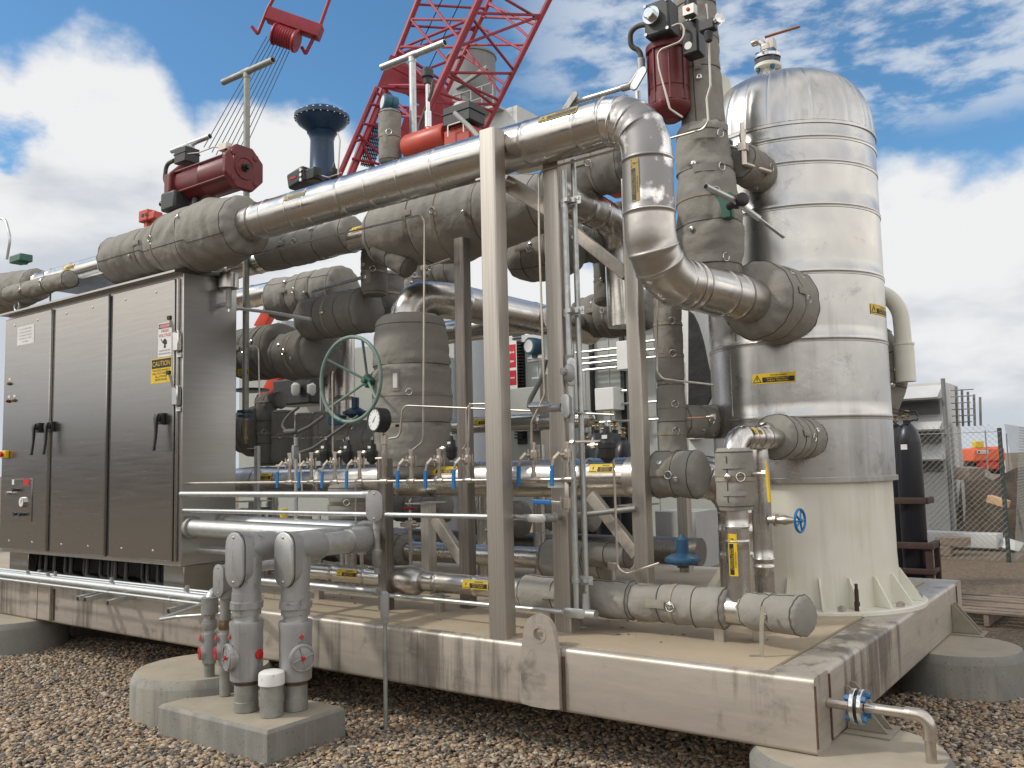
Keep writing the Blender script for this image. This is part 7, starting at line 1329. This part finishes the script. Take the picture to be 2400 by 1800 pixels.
# blue grey vessels behind the dark post
for x_, y0, r_, lab in ((1118, 800, 42, 'blue grey steel vessel behind the foremost post'), (1045, 790, 34, 'blue grey steel vessel left of the dark post')):
    a = PD(x_, 900, 13); r = r_/FL*13; M = MB(); lathe(M, (a.x, a.y, 0), (0, 0, 1), [(0, r), (1.2, r), (1.21, r*1.01), (1.24, r*1.01), (1.25, r), (PD(x_, y0, 13).z, r), (PD(x_, y0, 13).z+.2, r*.6)], 36); solo('steel_vessel', M, 'silo', lab, 'vessel', 'blue grey vessels far behind the posts')
a = PD(1010, 775, 12); M = MB(); box(M, a, (.5, .4, .8)); solo('duct_box', M, 'white', 'small white duct box left of the dark post', 'duct', bevel=.02)
a = PD(672, 768, 30); M = MB(); lathe(M, (a.x, a.y, 0), (0, 0, 1), [(0, .34), (a.z+.1, .34), (a.z+.2, .3)], 30); solo('distant_tank', M, 'silo', 'small distant grey tank seen in a gap between the dark padded jackets', 'tank')
# black machine with filters among the red frames
t = thing('engine', 'black engine with round white filters behind the low jacket cluster', 'engine', PD(715, 930, 14)); M = MB(); box(M, PD(710, 920, 14), (.9, .5, .42)); mk('engine_block', M, 'black', t, bevel=.03)
for x_ in (693, 730): M = MB(); c = PD(x_, 912, 13.6); lathe(M, c+V((0, 0, -.1)), (0, 0, 1), [(0, .04), (.05, .07), (.16, .07), (.2, .03)], 18); mk('filter_can', M, 'lgrey', t)
a = PY(560, 820, 7.5); b = PY(1010, 820, 7.5); M = MB(); box2(M, (a.x, 7.5, 0), (b.x, 9.5, PY(800, 818, 7.5).z)); solo('filter_house', M, 'bgrey', 'low pale grey equipment house glimpsed behind the left padded jackets', 'equipment house', bevel=.02)
# gas bottles
def bottle(P, lab, grp, h=1.42, r=.115):
    t = thing('gas_bottle', lab, 'gas bottle', (P.x, P.y, P.z), grp); M = MB(); lathe(M, P, (0, 0, 1), [(0, r*.9), (.02, r), (h-.22, r), (h-.16, r*.94), (h-.09, r*.72), (h-.04, r*.42), (h-.03, r*.3), (h, r*.3)], 32); b = mk('bottle_body', M, 'bottle', t, sharp=50)
    M = MB(); c = P+V((0, 0, h)); cyl(M, c, c+V((0, 0, .07)), .017, 10); cyl(M, c+V((-.045, 0, .04)), c+V((.03, 0, .04)), .012, 8); lathe(M, c+V((0, 0, .07)), (0, 0, 1), [(0, .012), (.01, .032), (.022, .032), (.03, .01)], 12); mk('bottle_valve', M, 'brass', t)
    M = MB(); mp = cyl_map(P+V((0, 0, h-.26)), (0, 0, 1), r, n=V((random.uniform(-.2, .6), -1, 0))); put_rect(M, mp, -.025, .025, -.03, .03, .0015, 0); mk('bottle_sticker', M, 'white', b); return t
for x_, y_, d, lab in ((1374, 1040, 8.6, 'black gas bottle nearest the upright conduits'), (1420, 1020, 8.2, 'black gas bottle directly behind the biggest black filter'), (1461, 1030, 8.6, 'black gas bottle nearest the third post'), (1441, 1012, 9.0, 'black gas bottle half hidden between its neighbours near the third post'), (1398, 1012, 9.1, 'rear black gas bottle between the upright conduits and the black filter')):
    p = PD(x_, y_, d); bottle(V((p.x, p.y, p.z-1.40)), lab, 'black gas bottles behind the skid')
D = 8.55; p = PD(2125, 985, D); zb_ = .20; h_ = p.z-zb_
bt1 = bottle(V((p.x, p.y, zb_)), 'tall black gas bottle standing in the rusty cart right of the tank', 'gas bottles in the rusty cart', h_, .116)
p2 = PD(2098, 995, D+.15); bottle(V((p2.x-.02, p2.y+.1, zb_)), 'black gas bottle mostly hidden by the tank edge in the rusty cart', 'gas bottles in the rusty cart', h_-.03, .116)
t = thing('bottle_cart', 'rusty brown steel bottle cart with small wheels right of the tank', 'cart', (p.x, p.y, 0)); c = V((p.x, p.y, 0))
for dz in (1.02, .60, .28): M = MB(); 
for nm, a, b, w_, h2 in (('upright', (.15, -.13, .1), (.15, -.13, .62), .06, .05), ('upright', (.17, .13, .1), (.17, .13, .62), .05, .05), ('upright', (-.3, -.13, .1), (-.3, -.13, .62), .05, .05), ('rail', (-.35, -.15, .60), (.2, -.15, .60), .05, .06), ('rail', (-.35, -.15, .36), (.2, -.15, .36), .05, .05), ('rail', (-.35, -.15, .16), (.2, -.15, .16), .05, .06), ('top_clamp', (-.3, -.14, 1.02), (.16, -.14, 1.02), .04, .06), ('rail', (.17, -.15, .60), (.17, .16, .60), .05, .06), ('rail', (.17, -.15, .36), (.17, .16, .36), .04, .04), ('top_clamp', (.15, -.15, 1.02), (.15, .15, 1.02), .04, .06)):
    M = MB(); rbox(M, c+V(a), c+V(b), w_, h2, up=(0, 1, 0) if a[2] != b[2] else (0, 0, 1), rad=.004); mk(nm, M, 'brown', t)
for dy in (-.17, .17): M = MB(); lathe(M, c+V((.02, dy-.02, .09)), (0, 1, 0), [(0, .05), (.005, .09), (.035, .09), (.04, .05)], 24); mk('wheel', M, 'brown', t)
M = MB(); a = c+V((-.02, -.05, h_+zb_+.03)); sweep(M, [a+V((.13*math.cos(k*PI/12), 0, .07*math.sin(k*PI/12)+.02*math.sin(k))) for k in range(25)], .008, 6, caps=False); solo('cable_loop', M, 'black', 'loop of thin black hose over the bottle in the cart', 'hose')
# vent building at right
YVb = 13.0
vb = thing('vented_building', 'white equipment building with sloped louvre hoods behind the wire fence', 'building', PY(2180, 1150, YVb)); a = PY(2085, 1130, YVb); b = PY(2216, 895, YVb)
M = MB(); box2(M, (a.x-3, YVb, 0), (b.x-.02, YVb+1.3, b.z)); mk('wall', M, 'bwhite', vb)
zl_ = lambda y: PY(2200, y, YVb-.3).z
for y0, y1 in ((899, 932), (972, 1006), (1041, 1076)):
    z0_, z1_ = zl_(y1), zl_(y0); M = MB(); prism(M, [(a.x-3, YVb-.002, z1_), (a.x-3, YVb-.55, z0_), (a.x-3, YVb-.50, z0_-.03), (a.x-3, YVb-.002, z0_+.02)], (b.x-a.x+2.95, 0, 0)); mk('louvre_hood', M, 'bwhite', vb)
for y0, y1 in ((937, 968), (1009, 1038), (1080, 1106)):
    M = MB(); z0_, z1_ = zl_(y1), zl_(y0); n_ = 12; box2(M, (b.x-.85, YVb-.03, z0_), (b.x-.12, YVb-.001, z1_)); mk('louvre_recess', M, 'dark', vb); M = MB()
    for i in range(n_): z = z0_+(z1_-z0_)*(i+.3)/n_; box2(M, (b.x-.85, YVb-.06, z), (b.x-.12, YVb-.031, z+.012))
    mk('louvre_blades', M, 'stack', vb)
M = MB(); cyl(M, (b.x+.03, YVb-.4, .15), (b.x+.03, YVb-.4, b.z+.03), .035, 14); mk('corner_pipe', M, 'stack', vb)
c2 = PY(2246, 1000, YVb+.3); M = MB(); box2(M, (b.x+.10, YVb+.2, .1), (c2.x, YVb+.5, zl_(985))); mk('side_cabinet', M, 'lgrey', vb, bevel=.02)
for i in range(5):
    M = MB(); x_ = b.x+.12+.09*i; cyl(M, (x_, YVb+.1, zl_(1000)), (x_+.02, YVb+.1, zl_(905+i*7)), .02, 6); mk('riser_pipe', M, 'stack', vb)
for i in range(6):
    M = MB(); z = zl_(990)+.11*i; rbox(M, (b.x+.06, YVb+.04, z), (b.x+.36+.03*(i % 3), YVb+.04, z), .018, .018, rad=.003); mk('cable_rack_rung', M, 'stack', vb)
# boom lift far right
D = 26; t = thing('boom_lift', 'orange boom lift parked in the field beyond the fence', 'boom lift', PD(2310, 1105, D)); c = PD(2308, 1072, D); u = _R.copy(); u.z = 0; u.normalize(); w = V((0, 0, 1)); v_ = u.cross(w)*-1
ax3 = (u, v_, w); k = D/FL; gzl = 0
M = MB(); box(M, PD(2300, 1066, D), (74*k, .9, 32*k), ax3); box(M, PD(2318, 1052, D), (34*k, .7, 10*k), ax3); body_ = mk('engine_cover', M, mat('lift_orange_paint', (.72, .12, .035), .45, 0, (.6, .1, .03), 3), t, bevel=.06)
M = MB(); box(M, PD(2303, 1090, D), (44*k, .8, 20*k), ax3); mk('turret', M, 'orange', t, bevel=.04)
for x_ in (2275, 2335): M = MB(); q = PD(x_, 1096, D); lathe(M, q-v_*.15, v_, [(0, .12), (.02, .19), (.26, .19), (.3, .12)], 24); mk('tyre', M, 'tyre', t)
mpb = lambda x, y, h: PD(2303, 1059, D-.48)+u*x+w*y-v_*h*-1; M = MB(); put_rect(M, mpb, -.17, .17, -.05, .05, .0, 0); put_marks(M, lambda x, y, h: mpb(x, y, 0)-(_F*.01), .05, 0, .2, .05, 0, 1, 3); put_poly(M, lambda x, y, h: mpb(x, y, 0)-(_F*.01), [(-.11+.035*math.cos(k*PI/8), .035*math.sin(k*PI/8)) for k in range(16)], 0, 1); mk('side_plate', M, ['white', 'blacki'], body_, smooth=False)
M = MB(); q = PD(2292, 1042, D-.3); box(M, q, (.26, .2, .2), ax3); mk('beacon_box', M, 'yellow', t, bevel=.02)
M = MB(); q = PD(2350, 1090, D); cyl(M, (q.x, q.y, 0), (q.x, q.y, PD(2350, 1078, D).z), .08, 12); solo('white_marker', M, 'white', 'short white marker post right of the orange boom lift', 'post')
# distant poles
for x_, y0, lab in ((2314, 1008, 'thin grey pole standing in front of the boom lift'), (2363, 1016, 'thin distant pole near the fence corner')):
    q = PD(x_, 1080, 24); M = MB(); cyl(M, (q.x, q.y, 0), (q.x, q.y, PD(x_, y0, 24).z), .018, 8); solo('field_pole', M, 'stack', lab, 'pole', 'thin poles in the field')
# chain link fence
g = PZ(2300, 1316, 0); YF = g.y; XF1 = PZ(2372, 1316, 0).x; XF0 = -13.0; HF = 1.84
fn = thing('wire_fence', 'chain link wire fence running behind the whole skid', 'fence', (XF1-2, YF, 0)); M = MB(); wv = .0021; pitch = .076
def wire(a, b): 
    a, b = V(a), V(b); d = (b-a).normalized(); s_ = d.cross(V((0, 1, 0))).normalized()*wv; f_ = V((0, wv, 0)); M.add([a+s_, a-s_*.5+f_, a-s_*.5-f_, b+s_, b-s_*.5+f_, b-s_*.5-f_], [(0, 1, 4, 3), (1, 2, 5, 4), (2, 0, 3, 5)])
n_ = int((XF1-XF0+HF)/pitch)
for i in range(n_):
    x = XF0-HF+i*pitch
    for sg in (1, -1):
        xa, xb = (x, x+HF) if sg > 0 else (x+HF, x); za, zb2 = .02, HF
        t0 = 0; t1 = 1
        for (lo_, s2) in ((XF0, 1), (XF1, -1)):
            if s2*(xa-lo_) < 0 and s2*(xb-lo_) < 0: t0 = t1 = 0; break
            if s2*(xa-lo_) < 0: t0 = max(t0, (lo_-xa)/(xb-xa))
            if s2*(xb-lo_) < 0: t1 = min(t1, (lo_-xa)/(xb-xa))
        if t1-t0 > .01: 
            zig = random.uniform(-.01, .01); wire((xa+(xb-xa)*t0, YF+zig, za+(zb2-za)*t0), (xa+(xb-xa)*t1, YF+zig, za+(zb2-za)*t1))
mk('wire_mesh', M, 'oldgalv', fn, smooth=False)
M = MB(); cyl(M, (XF0, YF, HF-.1), (XF1, YF, HF-.1), .005, 6); mk('tension_wire', M, 'oldgalv', fn)
for i in range(7):
    x = XF1-.02-2.6*i; M = MB(); cyl(M, (x, YF+.03, 0), (x, YF+.03, HF-.05), .028, 12); mk('fence_post', M, 'dgreen' if i == 0 else 'oldgalv', fn)
f2 = thing('wire_fence', 'short return of wire fence running away from the camera at the far right edge', 'fence', (XF1+.05, YF, 0)); M = MB()
for i in range(60):
    y = YF+i*pitch
    for a, b in (((XF1+.05, y, .02), (XF1+.05, y+HF*.9, HF)), ((XF1+.05, y+HF*.9, .02), (XF1+.05, y, HF))): wire(a, b)
mk('wire_mesh', M, 'oldgalv', f2, smooth=False)
# earth heap, timber, metal sections and pallet
def heap(c, sx, sy, h, lab, seed, m_='dirt'):
    M = MB(); n_ = 36; v = []; f = []
    for i in range(n_+1):
        for j in range(n_+1):
            x = -1+2*i/n_; y = -1+2*j/n_; r2 = x*x+y*y; z = h*max(0, 1-r2)**1.05*(1+.7*noise.noise(V((x*2.5+seed, y*2.5, 1))))*1.25+.07*noise.noise(V((x*9+seed, y*9, 2)))*max(0, 1-r2)+.05*noise.noise(V((x*22+seed, y*22, 2)))*max(0, 1-r2)-.02
            v.append(V(c)+V((x*sx, y*sy, z))); 
    f = [(i*(n_+1)+j, (i+1)*(n_+1)+j, (i+1)*(n_+1)+j+1, i*(n_+1)+j+1) for i in range(n_) for j in range(n_)]; M.add(v, f); return solo('earth_heap', M, m_, lab, 'earth heap', 'brown earth heaps beyond the fence')
q = PZ(2290, 1262, 0); heap((q.x+.3, q.y+1.6, 0), 3.3, 2.0, .85, 'rough brown earth heap behind the right part of the wire fence', 3)
q = PZ(2400, 1240, 0); heap((q.x+1.6, q.y+2.5, 0), 2.2, 2.6, 1.0, 'second brown earth heap beside the fence corner', 8)
def plank(a, b, w, h, m_, lab, name='timber', cat='timber', grp=None): M = MB(); rbox(M, a, b, w, h, rad=.004); return solo(name, M, m_, lab, cat, grp)
plank(PD(2318, 1168, 12.4), PD(2362, 1182, 12.2), .14, .10, 'ply', 'orange brown timber lying on the earth heap', grp='loose timber beyond the fence'); plank(PD(2255, 1108, 14.5), PD(2290, 1112, 14.3), .5, .2, 'wood', 'brown plank stack on the earth below the boom lift', grp='loose timber beyond the fence')
q0 = PZ(2175, 1275, .05); q1 = PZ(2345, 1283, .05); t = thing('metal_duct', 'long pale galvanised channel lying on the ground beyond the fence', 'metal section', (q0+q1)/2); M = MB(); rbox(M, q0+V((-.3, 0, .1)), q1+V((0, 0, .1)), .34, .21, rad=.006); mk('channel', M, 'bwhite', t)
M = MB(); a = q1+V((.05, -.05, .14)); prism(M, [a, a+V((.28, -.2, -.06)), a+V((.22, -.25, -.16)), a+V((-.08, -.02, -.12))], (0, .2, .0)); box(M, a+V((.42, -.1, .12)), (.05, .02, .6), (V((.9, 0, -.45)), V((0, 1, 0)), V((.45, 0, .9)))); mk('bent_end', M, 'bwhite', t)
q = PZ(2215, 1302, 0); t = thing('wood_crate', 'low weathered wood blocks piled behind the rusty cart', 'wood pile', q)
for i, (dx_, dy_, dz_, w_, h_) in enumerate(((-.15, 0, .07, .5, .13), (.1, .1, .2, .42, .12), (-.3, .15, .06, .3, .1))): M = MB(); box(M, q+V((dx_, dy_, dz_)), (w_, .28, h_)); mk('wood_block', M, 'wood', t, bevel=.006)
q = PZ(2345, 1448, 0); t = thing('wood_pallet', 'grey weathered wooden pallet beside the far right footing', 'pallet', q); ux = V((1, -.06, 0)).normalized(); uy = V((.06, 1, 0)).normalized()
for i in range(7): M = MB(); box(M, q+ux*.0+uy*(-.5+i*.17)+V((0, 0, .115+random.uniform(-.004, .004))), (1.15, .10+random.uniform(-.01, .01), .02), (ux, uy, V((0, 0, 1)))); mk('deck_board', M, 'wood', t, bevel=.003)
for s_ in (-.55, 0, .55): M = MB(); box(M, q+ux*s_+V((0, 0, .055)), (.04, 1.1, .09), (ux, uy, V((0, 0, 1)))); mk('stringer', M, 'wood', t, bevel=.003)
# plywood sheets and yellow post glimpsed low through the skid
for x0, y0, x1, y1, Y, m_, lab in ((1212, 1200, 1245, 1285, 6.0, 'ply', 'pale plywood sheet glimpsed low between the first two posts'), (1276, 1252, 1295, 1288, 6.1, 'ply', 'small bit of plywood glimpsed just left of the second post foot'), (1538, 1232, 1562, 1264, 6.0, 'ply', 'pale plywood corner glimpsed low right of the third post'), (672, 1210, 728, 1236, 6.0, 'dirt', 'speckled brown board glimpsed low behind the first valves')):
    bx(x0, y0, x1, y1, Y, .03, 'plywood_sheet', m_, lab=lab, cat='board', grp='boards glimpsed low through the skid')
a = PY(665, 1225, 5.2); M = MB(); cyl(M, (a.x, 5.2, 0), (a.x, 5.2, PY(665, 1192, 5.2).z), .06, 16); solo('bollard', M, 'yellow', 'yellow bollard glimpsed behind the second blue handle', 'bollard')
bx(1540, 1200, 1630, 1330, 4.2, .5, 'concrete_plinth', 'lgrey', lab='pale grey equipment base glimpsed behind the small blue valve', cat='equipment base'); bx(1370, 1210, 1425, 1310, 4.0, .6, 'equipment_plinth', 'lgrey', lab='grey plinth glimpsed below the main header near the third post', cat='plinth', bevel=.02)
# dark low piping at the rear of the skid that closes the view under the header
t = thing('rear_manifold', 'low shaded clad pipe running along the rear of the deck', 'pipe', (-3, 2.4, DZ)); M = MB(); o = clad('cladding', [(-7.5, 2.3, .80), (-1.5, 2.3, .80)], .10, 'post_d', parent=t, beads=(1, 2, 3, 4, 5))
t = thing('rear_manifold', 'short shaded clad pipe behind the lower line near the centre', 'pipe', (-3, 1.5, DZ)); o = clad('cladding', [(-3.6, 1.5, .80), (-2.3, 1.5, .80)], .075, parent=t, beads=(.3, .6, .9))
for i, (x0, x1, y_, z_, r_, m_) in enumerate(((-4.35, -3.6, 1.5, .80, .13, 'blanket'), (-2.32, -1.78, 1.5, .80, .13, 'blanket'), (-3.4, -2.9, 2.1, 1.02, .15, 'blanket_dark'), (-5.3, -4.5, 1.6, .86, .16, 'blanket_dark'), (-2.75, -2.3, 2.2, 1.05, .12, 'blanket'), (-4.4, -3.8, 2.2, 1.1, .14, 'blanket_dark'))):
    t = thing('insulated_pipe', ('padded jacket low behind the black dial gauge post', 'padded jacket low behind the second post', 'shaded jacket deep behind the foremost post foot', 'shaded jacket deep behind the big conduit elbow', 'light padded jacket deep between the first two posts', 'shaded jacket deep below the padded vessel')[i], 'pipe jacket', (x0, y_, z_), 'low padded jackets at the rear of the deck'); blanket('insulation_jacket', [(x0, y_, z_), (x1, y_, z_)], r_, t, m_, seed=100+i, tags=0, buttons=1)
for i, (x, y, z1, r_, m_) in enumerate(((-4.1, 1.35, 1.22, .045, 'alu'), (-3.0, 1.7, 1.22, .055, 'alu'), (-2.05, 1.35, 1.2, .04, 'alu'), (-5.0, 1.3, 1.25, .05, 'alu'), (-3.75, .95, 1.2, .022, 'galv'), (-2.62, 1.9, 1.6, .05, 'alu'))):
    M = MB(); lathe(M, (x, y, DZ), (0, 0, 1), [(0, r_*1.5), (.015, r_*1.5), (.016, r_), (z1-DZ-.1, r_), (z1-DZ-.098, r_*1.08), (z1-DZ-.07, r_*1.08), (z1-DZ-.068, r_), (z1-DZ, r_)], 24); solo('vertical_pipe', M, m_, ('short upright clad pipe below the main header behind the dial gauge', 'short upright clad pipe behind the foremost post foot', 'short upright clad pipe left of the second post', 'short upright clad pipe right of the cabinet', 'slim galvanised pipe behind the oval conduit fitting', 'taller clad pipe deep between the first two posts')[i], 'pipe', 'short upright pipes under the main header')
for i, (x, y, z) in enumerate(((-3.95, .9, .98), (-3.3, 1.2, 1.0), (-2.5, 1.2, .98), (-4.7, 1.0, 1.0))):
    t = thing('small_gate_valve', ('small steel gate valve below the header left of the gauge post', 'small steel gate valve below the header right of the gauge post', 'small steel gate valve below the header left of the second post', 'small steel gate valve below the header beside the cabinet')[i], 'valve', (x, y, DZ), 'small gate valves below the main header')
    M = MB(); cyl(M, (x, y, DZ), (x, y, z), .014, 12); box(M, (x, y, z+.03), (.07, .05, .06)); lathe(M, (x, y, z+.06), (0, 0, 1), [(0, .018), (.05, .012), (.09, .008)], 12); cyl(M, (x-.09, y, z+.03), (x+.09, y, z+.03), .017, 12); mk('valve_body', M, 'tube', t, bevel=.004)
    M = MB(); sweep(M, [V((x+.042*math.cos(k*PI/10), y+.042*math.sin(k*PI/10), z+.15)) for k in range(21)], .006, 8, caps=False); rbox(M, (x-.04, y, z+.15), (x+.04, y, z+.15), .01, .006, rad=.001); mk('valve_wheel', M, ('dark', 'red', 'dark', 'teal')[i], t)
for x_, y_, lab in ((-5.2, 2.9, 'rear rack post farthest left, seen in pieces behind the jackets'), (-3.2, 2.9, 'rear rack post behind the padded vessel'), (-1.9, 2.9, 'rear rack post nearest the tank')):
    t = thing('pipe_rack_post', lab, 'post', (x_, y_, DZ), 'stainless pipe rack posts'); M = MB(); rbox(M, (x_, y_, DZ-.004), (x_, y_, 2.25), .09, .09, up=(0, 1, 0), rad=.01); mk('column', M, 'post', t)
for i, (x0, y0, x1, y1, Y) in enumerate(((600, 1290, 745, 1290, 1.9), (760, 1285, 860, 1290, 1.8), (1370, 1300, 1480, 1300, 1.3), (560, 1220, 640, 1225, 1.9))):
    jk(x0, y0, x1, y1, Y, 30, ('low shaded jacket left of the big risers behind the deck edge', 'low shaded jacket behind the big conduit elbow', 'low shaded jacket behind the third post foot', 'low shaded jacket right beside the cabinet foot')[i], m_='blanket_dark', tags=0, buttons=0)

M = MB(); box2(M, (-70, -30, 0), (45, -24, 4.3)); solo('reflection_block', M, 'brown', 'unseen long brown block added behind the viewer to darken metal reflections', 'reflection block')  # unseen block added so the metal reflects something dark low down
